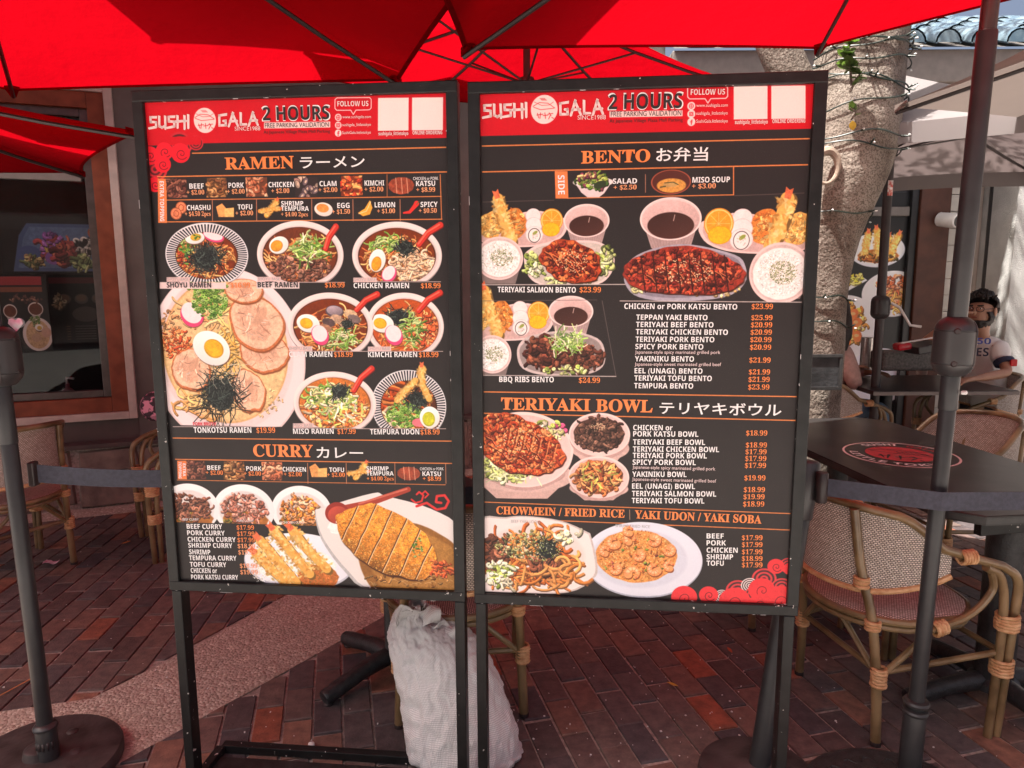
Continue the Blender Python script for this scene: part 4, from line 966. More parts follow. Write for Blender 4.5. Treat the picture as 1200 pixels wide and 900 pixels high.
p = gt(1050, 432); nk = simple('red_placemat', p, 'flat red paper menu lying on the dining table beside the cup', 'paper menu')
pl = mat('red_paper', (.40, .02, .03), .5, scale=40, var=.3)
MB().box((p.x, p.y, TZ + .003), (.30, .16, .004)).build('sheet', pl, nk, False, world=True)
mb = MB()
for k in range(9): mb.box((p.x - .12 + k * .03, p.y - .03, TZ + .0055), (.018, .012, .001)); mb.box((p.x - .12 + k * .03, p.y + .04, TZ + .0055), (.018, .012, .001))
mb.build('printed_marks', M['white'], nk, False, world=True)
p = gt(1002, 436); pn = simple('paper_napkins', p, 'white folded napkins on the left end of the dining table', 'napkins')
for k in range(3): MB().box((p.x + k * .03, p.y - .02 * k, TZ + .004 + k * .004), (.16, .10, .003), Matrix.Rotation(.2 * k, 3, 'Z')).build('napkin', M['white'], pn, False, world=True)
p = gt(1066, 422) + Vector((0, .12, 0)); gb = simple('black_tray_rack', p, 'dark serving rack with a red end and pale edge on the dining table', 'rack')
a = ap(1049, 407, 4.95); b = ap(1098, 400, 4.95)
MB().bar(a + Vector((.11, 0, -.02)), b + Vector((0, 0, -.02)), .20, .055).build('rack_body', M['housing'], gb, False, .008, world=True)
MB().bar(a, a + (b - a) * .33, .10, .05).build('red_handle', mat('red_plastic', (.5, .015, .03), .3, scale=10), gb, False, .018, world=True)
MB().bar(a + Vector((.02, -.03, .032)), b + Vector((0, -.03, .036)), .02, .008).build('pale_edge', M['white'], gb, False, .002, world=True)
a = ap(1062, 414, 5.2); MB().bar(a + Vector((-.22, 0, -.05)), a + Vector((.25, 0, -.05)), .2, .14).build('basket_side', mat('grey_basket', (.10, .09, .085), .6, scale=60, var=.4), gb, False, .02, world=True)
# security camera
YC = 6.45; p = ap(1112, 258, YC)
sc_ = simple('security_camera', p, 'white bullet security camera on the pale tiled wall strip beside the brown pier', 'camera')
MB().lathe([(.03, -.10), (.062, -.09), (.066, .06), (.062, .085), (.055, .09)], p, 24, (.35, -.9, -.15)).build('camera_body', M['white'], sc_, world=True)
MB().lathe([(.050, .088), (.048, .096), (.03, .10)], p, 24, (.35, -.9, -.15)).build('lens', M['blackpanel'], sc_, world=True)
MB().tube([p + Vector((-.02, .08, .05)), p + Vector((-.02, .12, .09)), p + Vector((-.02, .12, .85))], .016, 10).build('conduit', M['white'], sc_, world=True)
# litter
def leaf_litter(px, py, m, name, label, s_, rz):
    p = gp(px, py, .006); o = bpy.data.objects.new(name, leafmesh(.07, .016).mesh(name, m)); C.objects.link(o); o.location = p; o.rotation_euler = (.12, .1, rz); o.scale = (s_,) * 3
    tag(o, label, 'leaf')
leaf_litter(795, 804, M['leaf_yellow'], 'fallen_leaf', 'yellow fallen leaf on the bricks below the bento board', .62, 1.3)
leaf_litter(858, 765, mat('rust_leaf', (.45, .10, .04), .6), 'fallen_leaf', 'rust red scrap of leaf on the bricks near the leaning post', .5, .3)
leaf_litter(142, 637, mat('orange_leaf', (.5, .16, .04), .6), 'fallen_leaf', 'small orange leaf on the red shaded bricks at left', .75, -1.3)
p = gp(60, 661, .004); wp = simple('candy_wrapper', p, 'crumpled pink and white wrapper on the bricks at left', 'wrapper')
Pn = [(p.x + (i - 3) * .012, p.y + (j - 1.5) * .014, .008 + rnd.uniform(0, .014)) for i in range(7) for j in range(4)]
MB().grid(Pn, 7, 4).build('crumpled_film', mat('pink_white_film', (.7, .15, .3), .3, col2=(.75, .7, .72), scale=60), wp, False, world=True)
p = gp(393, 878, .004) ; 
mb = MB(); rnd = random.Random(77)
for k in range(240):
    px, py = (rnd.uniform(600, 930), rnd.uniform(710, 895)) if k < 130 else ((rnd.uniform(0, 460), rnd.uniform(630, 890)) if k < 200 else (rnd.uniform(940, 1200), rnd.uniform(700, 890)))
    q = gp(px, py, .003); s_ = rnd.uniform(.0010, .0032); mb.box((q.x, q.y, .0015), (s_ * 2, s_ * rnd.uniform(.6, 2), s_), Matrix.Rotation(rnd.uniform(0, 3), 3, 'Z'))
o = mb.build('paving_crumbs', M['white'], None, False); tag(o, 'tiny pale crumbs and grit scattered over the paving', 'grit', kind='stuff')
q = gp(365, 876, .0); o = MB().lathe([(.006, 0), (.012, .005), (.010, .015), (.003, .019)], q, 10).build('white_pebble', M['white']); tag(o, 'white pebble on the bricks behind the base bar', 'pebble')
a = gp(0, 815, .008); b = gp(37, 795, .008); o = MB().tube([a - (b - a) * .3, b], .0022, 6).build('drinking_straw', mat('orange_straw', (.7, .3, .12), .4)); tag(o, 'thin orange straw on the ground left of the crank pole', 'straw')
# floral cushion on the hidden chair
p = ap(181, 476, 4.0); fc = simple('floral_cushion', p, 'pink and black patterned cushion peeking out left of the ramen board', 'cushion')
MB().lathe([(.02, -.05), (.06, -.04), (.085, 0), (.06, .04), (.02, .05)], p, 20, (0, -1, .2)).build('pillow', mat('pink_floral_fabric', (.65, .25, .35), .8, col2=(.04, .02, .03), scale=22, mix=(.48, .52)), fc, world=True)
# round stickers on the left crank housing
c = ap(18, 380, 2.10)
sk2 = simple('heart_sticker', c, 'white and pink heart shaped balloon token on top of the left crank housing', 'sticker')
MB().add([(c.x + x * .023, c.y, c.z + z * .021) for x, z in ((0, -1), (.95, .1), (.8, .7), (.4, .85), (0, .5), (-.4, .85), (-.8, .7), (-.95, .1))] + [(c.x + x * .023, c.y + .004, c.z + z * .021) for x, z in ((0, -1), (.95, .1), (.8, .7), (.4, .85), (0, .5), (-.4, .85), (-.8, .7), (-.95, .1))],
         [tuple(range(8)), tuple(reversed(range(8, 16)))] + [(i, 8 + i, 8 + (i + 1) % 8, (i + 1) % 8) for i in range(8)]).build('heart_shape', mat('white_pink_foil', (.75, .2, .35), .35, col2=(.8, .75, .75), scale=30), sk2, False, world=True)
# ================================================================ people
def skin(name, nodes, edges, m, parent, sub=2, root=None):
    keys = list(nodes); me = bpy.data.meshes.new(name); bm = bmesh.new(); ly = bm.verts.layers.skin.verify()
    vs = {}
    for k in keys:
        p, r = nodes[k]; v = bm.verts.new(p); vs[k] = v; rr = r if isinstance(r, tuple) else (r, r); v[ly].radius = rr; v[ly].use_root = (k == (root or keys[0]))
    for a, b in edges: bm.edges.new((vs[a], vs[b]))
    bm.to_mesh(me); bm.free(); me.materials.append(m)
    o = bpy.data.objects.new(name, me); C.objects.link(o)
    sm = o.modifiers.new('skin', 'SKIN'); sm.use_smooth_shade = True; sm.branch_smoothing = .6
    s2 = o.modifiers.new('sub', 'SUBSURF'); s2.levels = sub; s2.render_levels = sub
    o.parent = parent; o.location = -Vector(parent.location)
    return o
M['skin'] = mat('skin', (.42, .22, .14), .5, scale=12, var=.08)
M['hair'] = mat('dark_hair', (.018, .012, .010), .5, scale=60, var=.4, bump=.4)
M['shirt'] = mat('white_jersey', (.84, .81, .77), .8, scale=8, var=.05, bump=.15, bscale=40)
M['navy'] = mat('navy_trim', (.02, .025, .06), .7, scale=20)
M['pinktop'] = mat('dusty_pink_knit', (.50, .32, .28), .85, scale=30, var=.12, bump=.25)
M['jeans'] = mat('blue_denim', (.10, .17, .28), .8, col2=(.20, .30, .42), scale=16, bump=.2)
M['darkpants'] = mat('black_trousers', (.015, .015, .02), .8, scale=16)
M['shoe'] = mat('dark_shoe', (.03, .03, .03), .5)
def person(label, J, cat='person'):
    r = thing('person', (J['hip'].x, J['hip'].y, 0), label, cat); return r
def figure(r, J, topm, legm, female=False, short=True):
    N = {'hip': (J['hip'], (.135, .11)), 'waist': (J['waist'], (.10, .08)), 'chest': (J['chest'], (.11, .07)), 'neckb': (J['neckb'], .058), 'neck': (J['neck'], .052), 'jaw': (J['jaw'], (.078, .08)), 'head': (J['head'], (.098, .108)), 'crown': (J['crown'], (.075, .08))}
    Ed = [('hip', 'waist'), ('waist', 'chest'), ('chest', 'neckb'), ('neckb', 'neck'), ('neck', 'jaw'), ('jaw', 'head'), ('head', 'crown')]
    for s in 'LR':
        N['sh' + s] = (J['sh' + s], .036); N['el' + s] = (J['el' + s], .040); N['wr' + s] = (J['wr' + s], .026); N['pa' + s] = (J['pa' + s], (.036, .018))
        Ed += [('chest', 'sh' + s), ('sh' + s, 'el' + s), ('el' + s, 'wr' + s), ('wr' + s, 'pa' + s)]
        N['th' + s] = (J['th' + s], .078); N['kn' + s] = (J['kn' + s], .056); N['an' + s] = (J['an' + s], .036); N['to' + s] = (J['to' + s], (.032, .026))
        Ed += [('hip', 'th' + s), ('th' + s, 'kn' + s), ('kn' + s, 'an' + s), ('an' + s, 'to' + s)]
        d = (J['pa' + s] - J['wr' + s]).normalized(); sd = d.cross(Vector((0, 0, 1)));
        if sd.length < .2: sd = d.cross(Vector((1, 0, 0)))
        sd.normalize(); up = sd.cross(d)
        for q in range(4):                        # fingers, slightly curled
            b = J['pa' + s] + sd * (.026 - q * .0175) + d * .025; l_ = (.062, .072, .068, .052)[q]
            N['f%d0' % q + s] = (b, .0095); N['f%d1' % q + s] = (b + d * l_ * .55 - up * .006, .0085); N['f%d2' % q + s] = (b + d * l_ * .9 - up * .024, .007)
            Ed += [('pa' + s, 'f%d0' % q + s), ('f%d0' % q + s, 'f%d1' % q + s), ('f%d1' % q + s, 'f%d2' % q + s)]
        tb_ = J['wr' + s].lerp(J['pa' + s], .5) + sd * .032
        N['t1' + s] = (tb_ + d * .01, .011); N['t2' + s] = (tb_ + d * .045 + sd * .016 - up * .01, .009)
        Ed += [('wr' + s, 't1' + s), ('t1' + s, 't2' + s)]
    body = skin('body', N, Ed, M['skin'], r, 2, 'hip')
    sl = .62 if short else .98
    T = {'hip': (J['hip'] + Vector((0, 0, .0)), (.155, .128)), 'waist': (J['waist'], (.165, .145)), 'chest': (J['chest'], (.215, .175)), 'neckb': (J['neckb'] + Vector((0, 0, -.012)), .098)}
    E2 = [('hip', 'waist'), ('waist', 'chest'), ('chest', 'neckb')]
    for s in 'LR':
        T['sh' + s] = (J['sh' + s] + Vector((0, 0, .004)), .100); T['se' + s] = (J['sh' + s].lerp(J['el' + s], sl), .068 if short else .052); E2 += [('chest', 'sh' + s), ('sh' + s, 'se' + s)]
        if not short:
            T['fa' + s] = (J['el' + s].lerp(J['wr' + s], .12), .054); T['cu' + s] = (J['el' + s].lerp(J['wr' + s], .9), .036); E2 += [('se' + s, 'fa' + s), ('fa' + s, 'cu' + s)]
    skin('shirt', T, E2, topm, r, 2, 'hip')
    Lg = {'hip': (J['hip'] + Vector((0, 0, -.01)), (.150, .125))}; E3 = []
    for s in 'LR':
        Lg['th' + s] = (J['th' + s], .092); Lg['kn' + s] = (J['kn' + s], .070); Lg['an' + s] = (J['an' + s] + Vector((0, 0, .05)), .055); E3 += [('hip', 'th' + s), ('th' + s, 'kn' + s), ('kn' + s, 'an' + s)]
        sh = {'a': (J['an' + s], .045), 'b': (J['an' + s].lerp(J['to' + s], .6) + Vector((0, 0, -.01)), .042), 'c': (J['to' + s], .036)}
        skin('shoe', sh, [('a', 'b'), ('b', 'c')], M['shoe'], r, 1, 'a')
    skin('trousers', Lg, E3, legm, r, 2, 'hip')
    return body
YM = 5.35
J = dict(hip=ap(1160, 490, YM + .05), waist=ap(1158, 462, YM + .02), chest=ap(1152, 421, YM), neckb=ap(1151, 396, YM - .01), neck=ap(1150, 393, YM - .02), jaw=ap(1147, 380, YM - .03), head=ap(1149, 364, YM - .01), crown=ap(1151, 354, YM),
         shL=ap(1170, 405, YM - .16), elL=ap(1181, 437, YM - .30), wrL=ap(1142, 444, YM - .42), paL=ap(1130, 446, YM - .46),
         shR=ap(1131, 404, YM + .16), elR=ap(1079, 405, YM - .02), wrR=ap(1112, 378, YM - .12), paR=ap(1124, 371, YM - .14),
         thL=ap(1150, 492, YM - .10), knL=ap(1092, 494, YM - .12), anL=ap(1098, 556, YM - .12), toL=ap(1078, 560, YM - .14),
         thR=ap(1150, 490, YM + .14), knR=ap(1098, 490, YM + .12), anR=ap(1104, 552, YM + .1), toR=ap(1084, 556, YM + .08))
for k in ('anL', 'anR'): J[k].z = .08
for k in ('toL', 'toR'): J[k].z = .045
mn = person('bearded man in glasses and white jersey, seated, one hand raised to his face', J)
figure(mn, J, M['shirt'], M['darkpants'])
hc = J['head']; fx = Vector((-.80, -.60, 0)).normalized(); sx_ = Vector((0.60, -.80, 0))   # facing left and to the camera; sx_ = his left side
def blob(name, c, rad, m, par, n=14, squash=None, jit=0):
    V = []; F = []; nu, nv = n, n * 2
    for i in range(nu + 1):
        th = PI * i / nu
        for j in range(nv):
            a = 2 * PI * j / nv; k = 1 + (random.uniform(-jit, jit) if jit else 0)
            V.append(Vector(c) + fx * rad[0] * math.sin(th) * math.cos(a) * k + sx_ * rad[1] * math.sin(th) * math.sin(a) * k + Vector((0, 0, rad[2] * math.cos(th) * k)))
    F = [(i * nv + j, (i + 1) * nv + j, (i + 1) * nv + (j + 1) % nv, i * nv + (j + 1) % nv) for i in range(nu) for j in range(nv)]
    return MB().add(V, F).build(name, m, par, world=True, angle=None)
random.seed(3)
def shell(name, c, rad, m, par, keep, jit=.02, n=22):   # part of an ellipsoid with some thickness: hair, beard
    V = []; F = []; nu, nv = n, n * 2
    idx = {}
    for i in range(nu + 1):
        th = PI * i / nu
        for j in range(nv):
            a = 2 * PI * j / nv; u = (math.sin(th) * math.cos(a), math.sin(th) * math.sin(a), math.cos(th)); k = 1 + random.uniform(-jit, jit)
            V.append(Vector(c) + fx * rad[0] * u[0] * k + sx_ * rad[1] * u[1] * k + Vector((0, 0, rad[2] * u[2] * k))); idx[(i, j)] = u
    for i in range(nu):
        for j in range(nv):
            u = idx[(i, j)]
            if keep(u): F.append((i * nv + j, (i + 1) * nv + j, (i + 1) * nv + (j + 1) % nv, i * nv + (j + 1) % nv))
    o = MB().add(V, F).build(name, m, par, world=True, angle=None); s_ = o.modifiers.new('t', 'SOLIDIFY'); s_.thickness = .012; return o
H0 = hc + Vector((0, 0, .005))
shell('hair', H0 + Vector((0, 0, .016)) - fx * .012, (.122, .110, .134), M['hair'], mn, lambda u: (u[2] > .66 and u[0] < .70) or (u[2] > -.2 and u[0] < -.30) or (u[2] > .1 and u[0] < .05 and abs(u[1]) > .6), .10)
shell('beard', H0 + Vector((0, 0, -.050)) + fx * .016, (.108, .100, .100), M['hair'], mn, lambda u: (u[2] < .05 or (abs(u[1]) > .72 and u[2] < .5)) and u[0] > -.15 and not (u[2] > -.25 and u[0] > .5), .05)
for k in range(110):
    a = random.uniform(0, 6.28); e = random.uniform(.5, 1.5); u = fx * math.cos(a) * math.cos(e) + sx_ * math.sin(a) * math.cos(e) + Vector((0, 0, math.sin(e)))
    if u.dot(fx) > .70: continue
    p = H0 + Vector((0, 0, .02)) + Vector((u.x * .105, u.y * .105, u.z * .118)); q = p + u * random.uniform(.006, .016) + Vector((random.uniform(-.012, .012), random.uniform(-.012, .012), random.uniform(-.004, .01)))
    TF = globals().setdefault('TUFT', MB()); TF.tube([p - u * .01, p + u * .006, q], [.011, .009, .002], 5)
TUFT.build('hair_tufts', M['hair'], mn, world=True)
blob('nose', H0 + fx * .104 + Vector((0, 0, -.012)), (.020, .014, .024), M['skin'], mn)
for s_ in (-1, 1):
    blob('ear', H0 + sx_ * s_ * .098 - fx * .005 + Vector((0, 0, -.012)), (.020, .010, .032), M['skin'], mn)
    e = blob('eye', H0 + fx * .092 + sx_ * s_ * .034 + Vector((0, 0, .014)), (.006, .010, .005), M['white'], mn, 8)
    blob('pupil', H0 + fx * .099 + sx_ * s_ * .034 + Vector((0, 0, .014)), (.003, .005, .005), M['hair'], mn, 6)
    c = H0 + fx * .108 + sx_ * s_ * .036 + Vector((0, 0, .010))
    MB().tube([c + sx_ * .027 * math.cos(a) + Vector((0, 0, .020 * math.sin(a))) for a in [2 * PI * k / 16 for k in range(16)]], .0025, 6, closed=True).build('glasses_rim', M['rib'], mn, world=True)
    MB().tube([c + sx_ * s_ * .027, H0 + sx_ * s_ * .092 + Vector((0, 0, .012))], .0022, 6).build('glasses_arm', M['rib'], mn, world=True)
    MB().tube([H0 + fx * .104 + sx_ * s_ * .015 + Vector((0, 0, .036)), H0 + fx * .100 + sx_ * s_ * .055 + Vector((0, 0, .036))], .005, 6).build('eyebrow', M['hair'], mn, world=True)
MB().tube([H0 + fx * .100 - sx_ * .018 + Vector((0, 0, -.052)), H0 + fx * .105 + Vector((0, 0, -.050)), H0 + fx * .100 + sx_ * .018 + Vector((0, 0, -.052))], .005, 6).build('mouth', mat('lips', (.35, .10, .08), .5), mn, world=True)
def cuff(a, b, t0, t1, r_, m, name, par):
    p = a.lerp(b, t0); q = a.lerp(b, t1); MB().lathe([(r_, 0), (r_ * 1.02, .004), (r_ * .98, (q - p).length)], p, 18, q - p).build(name, m, par, world=True)
cuff(J['shL'], J['elL'], .55, .68, .066, M['navy'], 'sleeve_band', mn); cuff(J['shR'], J['elR'], .55, .66, .066, M['navy'], 'sleeve_band', mn)
d = (J['elL'] - J['shL']).normalized(); MB().box(J['shL'].lerp(J['elL'], .60) + Vector((.03, -.055, 0)), (.045, .02, .05)).build('sleeve_patch', mat('red_patch', (.6, .02, .02), .6), mn, False, .004, world=True)
YW = 5.15
K = dict(hip=ap(968, 478, YW + .1), waist=ap(966, 462, YW + .1), chest=ap(970, 428, YW + .08), neckb=ap(974, 402, YW + .05), neck=ap(975, 393, YW + .04), jaw=ap(979, 382, YW + .03), head=ap(976, 364, YW + .05), crown=ap(974, 352, YW + .06),
         shL=ap(960, 412, YW + .26), elL=ap(990, 436, YW + .40), wrL=ap(1020, 436, YW + .2), paL=ap(1030, 437, YW + .15),
         shR=ap(986, 410, YW - .10), elR=ap(1003, 452, YW - .18), wrR=ap(990, 432, YW + .22), paR=ap(1004, 430, YW + .22),
         thR=ap(985, 478, YW - .04), knR=ap(1036, 479, YW - .10), anR=ap(1028, 552, YW - .1), toR=ap(1045, 556, YW - .1),
         thL=ap(980, 478, YW + .22), knL=ap(1026, 477, YW + .24), anL=ap(1022, 548, YW + .2), toL=ap(1040, 552, YW + .2))
for k in ('anL', 'anR'): K[k].z = .08
for k in ('toL', 'toR'): K[k].z = .045
wn = person('person in a dusty pink top and blue jeans, seated behind the tree trunk', K)
figure(wn, K, M['pinktop'], M['jeans'], short=False)
fx = Vector((.95, .25, 0)).normalized(); sx_ = Vector((-.25, .95, 0)); H1 = K['head']
shell('hair', H1 - fx * .01, (.115, .105, .13), M['hair'], wn, lambda u: u[2] > .35 or u[0] < .1, .04)
# long hair falling in front of the shoulder
MB().tube(curve([H1 + Vector((.03, -.09, .05)), ap(989, 368, YW - .12), ap(990, 385, YW - .16), ap(988, 402, YW - .17), ap(984, 412, YW - .16)], 5), [.045] * 6 + [.05] * 8 + [.04] * 5 + [.015] * 2, 10).build('hair_lock', M['hair'], wn, world=True)
blob('nose', H1 + fx * .10, (.018, .012, .022), M['skin'], wn)
for s_ in (-1, 1):
    blob('eye', H1 + fx * .09 + sx_ * s_ * .032 + Vector((0, 0, .016)), (.006, .013, .008), M['white'], wn, 8)
# ================================================================ print painter: draws the flat prints into a bitmap by code
class Cv:
    def __init__(s, w, h, f, bg, k):          # f: layout point -> bitmap pixel, k: bitmap pixels per layout unit
        s.w, s.h, s.f, s.k = w, h, f, k; s.a = np.empty((h, w, 3), np.float32); s.a[:] = bg; s.clipm = None; s.r = np.random.RandomState(7)
        s.n = {}
        for sc in (3, 8, 22):
            g = s.r.rand(h // sc + 3, w // sc + 3).astype(np.float32); yy = np.arange(h) / sc; xx = np.arange(w) / sc; yi = yy.astype(int); xi = xx.astype(int); fy = (yy - yi)[:, None]; fxx = (xx - xi)[None]
            s.n[sc] = (g[yi][:, xi] * (1 - fy) * (1 - fxx) + g[yi + 1][:, xi] * fy * (1 - fxx) + g[yi][:, xi + 1] * (1 - fy) * fxx + g[yi + 1][:, xi + 1] * fy * fxx)
        s.N = s.n[3] * .4 + s.n[8] * .35 + s.n[22] * .25
    def put(s, x0, y0, al, col, tex=0):
        h, w = al.shape; X0, Y0, X1, Y1 = max(x0, 0), max(y0, 0), min(x0 + w, s.w), min(y0 + h, s.h)
        if X1 <= X0 or Y1 <= Y0: return
        al = al[Y0 - y0:Y1 - y0, X0 - x0:X1 - x0]
        if s.clipm is not None: al = al * s.clipm[Y0:Y1, X0:X1]
        al = al[..., None]; c = np.asarray(col, np.float32)
        if c.ndim == 3: c = c[Y0 - y0:Y1 - y0, X0 - x0:X1 - x0]
        if tex: c = c * (1 + tex * (s.N[Y0:Y1, X0:X1, None] - .5) * 2)
        s.a[Y0:Y1, X0:X1] = s.a[Y0:Y1, X0:X1] * (1 - al) + c * al
    def poly(s, pts, col, soft=1.2, tex=0, raw=False):
        P = np.array([s.f(*p) for p in pts] if not raw else pts, float); x0, y0 = np.floor(P.min(0) - 2).astype(int); x1, y1 = np.ceil(P.max(0) + 2).astype(int)
        x0 = max(x0, -4); y0 = max(y0, -4); x1 = min(x1, s.w + 4); y1 = min(y1, s.h + 4)
        if x1 <= x0 or y1 <= y0: return
        X, Y = np.meshgrid(np.arange(x0, x1) + .5, np.arange(y0, y1) + .5); ins = np.zeros(X.shape, bool); D = np.full(X.shape, 1e9)
        n = len(P)
        for i in range(n):
            ax, ay = P[i]; bx, by = P[(i + 1) % n]
            c = (ay > Y) != (by > Y)
            if abs(by - ay) > 1e-9: ins ^= c & (X < (bx - ax) * (Y - ay) / (by - ay) + ax)
            L2 = (bx - ax) ** 2 + (by - ay) ** 2 + 1e-9; t = np.clip(((X - ax) * (bx - ax) + (Y - ay) * (by - ay)) / L2, 0, 1); D = np.minimum(D, (X - ax - t * (bx - ax)) ** 2 + (Y - ay - t * (by - ay)) ** 2)
        sd_ = np.sqrt(D) * np.where(ins, 1, -1); s.put(x0, y0, np.clip(sd_ / soft + .5, 0, 1).astype(np.float32), col, tex)
    def spoly(s, pts, col, soft=1.2, tex=0):
        P = np.array(pts, float); Q = []
        for i in range(len(P)):
            a, b, c, d = P[i - 1], P[i], P[(i + 1) % len(P)], P[(i + 2) % len(P)]
            Q += [tuple(.5 * (2 * b + (c - a) * t + (2 * a - 5 * b + 4 * c - d) * t * t + (3 * b - a - 3 * c + d) * t ** 3)) for t in (0, .25, .5, .75)]
        s.poly(Q, col, soft, tex)
    def rect(s, x0, y0, x1, y1, col, sl=0, tex=0): s.poly([(x0, y0), (x1, y0 + sl), (x1, y1 + sl), (x0, y1)], col, tex=tex)
    def emask(s, cx, cy, rx, ry, rot=0, soft=1.2, rough=0, seed=0):
        c = s.f(cx, cy); a, b = rx * s.k, ry * s.k; R = max(a, b) * (1 + rough) + 3; x0, y0 = int(c[0] - R), int(c[1] - R); n = int(2 * R) + 2
        X, Y = np.meshgrid(np.arange(x0, x0 + n) + .5 - c[0], np.arange(y0, y0 + n) + .5 - c[1]); cr, sr = math.cos(rot), math.sin(rot); U = (X * cr + Y * sr) / a; V = (-X * sr + Y * cr) / b
        r = np.sqrt(U * U + V * V)
        if rough:
            th = np.arctan2(V, U); rr = np.random.RandomState(seed); w = 1
            for k in (2, 3, 5, 7, 11, 17): w = w + rough * rr.uniform(-1, 1) * (3 / (k + 2)) * np.sin(k * th + rr.uniform(0, 6.3))
            r = r / w
        return x0, y0, np.clip((1 - r) * min(a, b) / soft + .5, 0, 1).astype(np.float32), U, V
    def ell(s, cx, cy, rx, ry, col, rot=0, soft=1.2, rough=0, tex=0, seed=0, shade=0):
        x0, y0, al, U, V = s.emask(cx, cy, rx, ry, rot, soft, rough, seed); c = np.array(col, np.float32)
        if shade: c = c[None, None] * (1 - shade * np.clip(V * .6 + U * .3, -1, 1))[..., None]
        s.put(x0, y0, al, c, tex)
    def ering(s, cx, cy, rx, ry, w, col, rot=0):
        x0, y0, al, U, V = s.emask(cx, cy, rx, ry, rot); r = np.sqrt(U * U + V * V); d = abs(1 - r) * min(rx, ry) * s.k; s.put(x0, y0, np.clip(w * s.k / 2 - d + .5, 0, 1).astype(np.float32), col)
    def line(s, pts, w, col, soft=1.1, raw=False, w2=None):
        P = np.array([s.f(*p) for p in pts] if not raw else pts, float); hw = w * s.k / 2; h2 = hw if w2 is None else w2 * s.k / 2; m = max(hw, h2)
        x0, y0 = np.floor(P.min(0) - m - 2).astype(int); x1, y1 = np.ceil(P.max(0) + m + 2).astype(int)
        if x1 < 0 or y1 < 0 or x0 > s.w or y0 > s.h: return
        X, Y = np.meshgrid(np.arange(x0, x1) + .5, np.arange(y0, y1) + .5); D = np.full(X.shape, 1e9); n = len(P)
        for i in range(n - 1):
            ax, ay = P[i]; bx, by = P[i + 1]; L2 = (bx - ax) ** 2 + (by - ay) ** 2 + 1e-9; t = np.clip(((X - ax) * (bx - ax) + (Y - ay) * (by - ay)) / L2, 0, 1)
            ww = hw + (h2 - hw) * (i + t) / (n - 1); D = np.minimum(D, np.sqrt((X - ax - t * (bx - ax)) ** 2 + (Y - ay - t * (by - ay)) ** 2) - ww)
        s.put(x0, y0, np.clip(-D / soft + .5, 0, 1).astype(np.float32), col)
    def rnd_in(s, cx, cy, rx, ry, rot=0):
        a = s.r.uniform(0, 6.2832); q = math.sqrt(s.r.rand()); x, y = rx * q * math.cos(a), ry * q * math.sin(a); c, d = math.cos(rot), math.sin(rot); return cx + x * c - y * d, cy + x * d + y * c
    def pick(s, cols, v=.12): return np.array(cols[s.r.randint(len(cols))], float) * s.r.uniform(1 - v, 1 + v)
    def worm(s, x, y, ln, w, col, curl=.5, dark=.55, hl=1.25):
        a = s.r.uniform(0, 6.28); da = s.r.uniform(-curl, curl); P = [(x, y)]; st = ln / 6
        for _ in range(6):
            a += da + s.r.uniform(-.25, .25); x += st * math.cos(a); y += st * math.sin(a) * .8; P.append((x, y))
        s.line([(p[0] + .25 * w, p[1] + .45 * w) for p in P], w * 1.15, np.array(col) * dark); s.line(P, w, col)
        if hl: s.line([(p[0] - .12 * w, p[1] - .2 * w) for p in P[1:-1]], w * .3, np.minimum(255, np.array(col) * hl))
    def noodles(s, cx, cy, rx, ry, n, cols, w=1.5, ln=18, rot=0, curl=.55):
        for _ in range(n): s.worm(*s.rnd_in(cx, cy, rx, ry, rot), s.r.uniform(.6, 1.2) * ln, w * s.r.uniform(.75, 1.2), s.pick(cols), curl)
    def crumbs(s, cx, cy, rx, ry, n, cols, sz=2.5, rot=0, dark=.45, asp=.6, hl=True, tex=.25):
        for _ in range(n):
            x, y = s.rnd_in(cx, cy, rx, ry, rot); a = s.r.uniform(0, 3.14); r_ = sz * s.r.uniform(.45, 1.3); col = s.pick(cols, .26); sd_ = s.r.randint(9999)
            if s.r.rand() < .5: s.worm(x, y, sz * 2.6, sz * s.r.uniform(.5, .95), col, 1.0, dark, 1.3 if hl else 0); continue
            s.ell(x + r_ * .18, y + r_ * .3, r_, r_ * asp, col * dark, a, 1.5, .38, 0, sd_); s.ell(x, y, r_ * .92, r_ * asp * .9, col, a, 1.5, .38, tex, sd_)
            if hl: s.ell(x - r_ * .25, y - r_ * .22, r_ * .38, r_ * asp * .3, np.minimum(255, col * 1.35), a, 1.5)
    def flecks(s, cx, cy, rx, ry, n, cols, sz=.6, rot=0):
        for _ in range(n):
            x, y = s.rnd_in(cx, cy, rx, ry, rot); a = s.r.uniform(0, 3.14); s.ell(x, y, sz * s.r.uniform(.7, 1.5), sz * .6, s.pick(cols, .15), a, 1)
    def shreds(s, cx, cy, rx, ry, n, cols, ln=6, w=.7, rot=0):
        for _ in range(n):
            x, y = s.rnd_in(cx, cy, rx, ry, rot); a = s.r.uniform(0, 6.28); b = a + s.r.uniform(-.6, .6); l_ = ln * s.r.uniform(.5, 1.2); s.line([(x, y), (x + l_ * .5 * math.cos(a), y + l_ * .5 * math.sin(a)), (x + l_ * .5 * (math.cos(a) + math.cos(b)), y + l_ * .5 * (math.sin(a) + math.sin(b)))], w * s.r.uniform(.7, 1.3), s.pick(cols, .25))
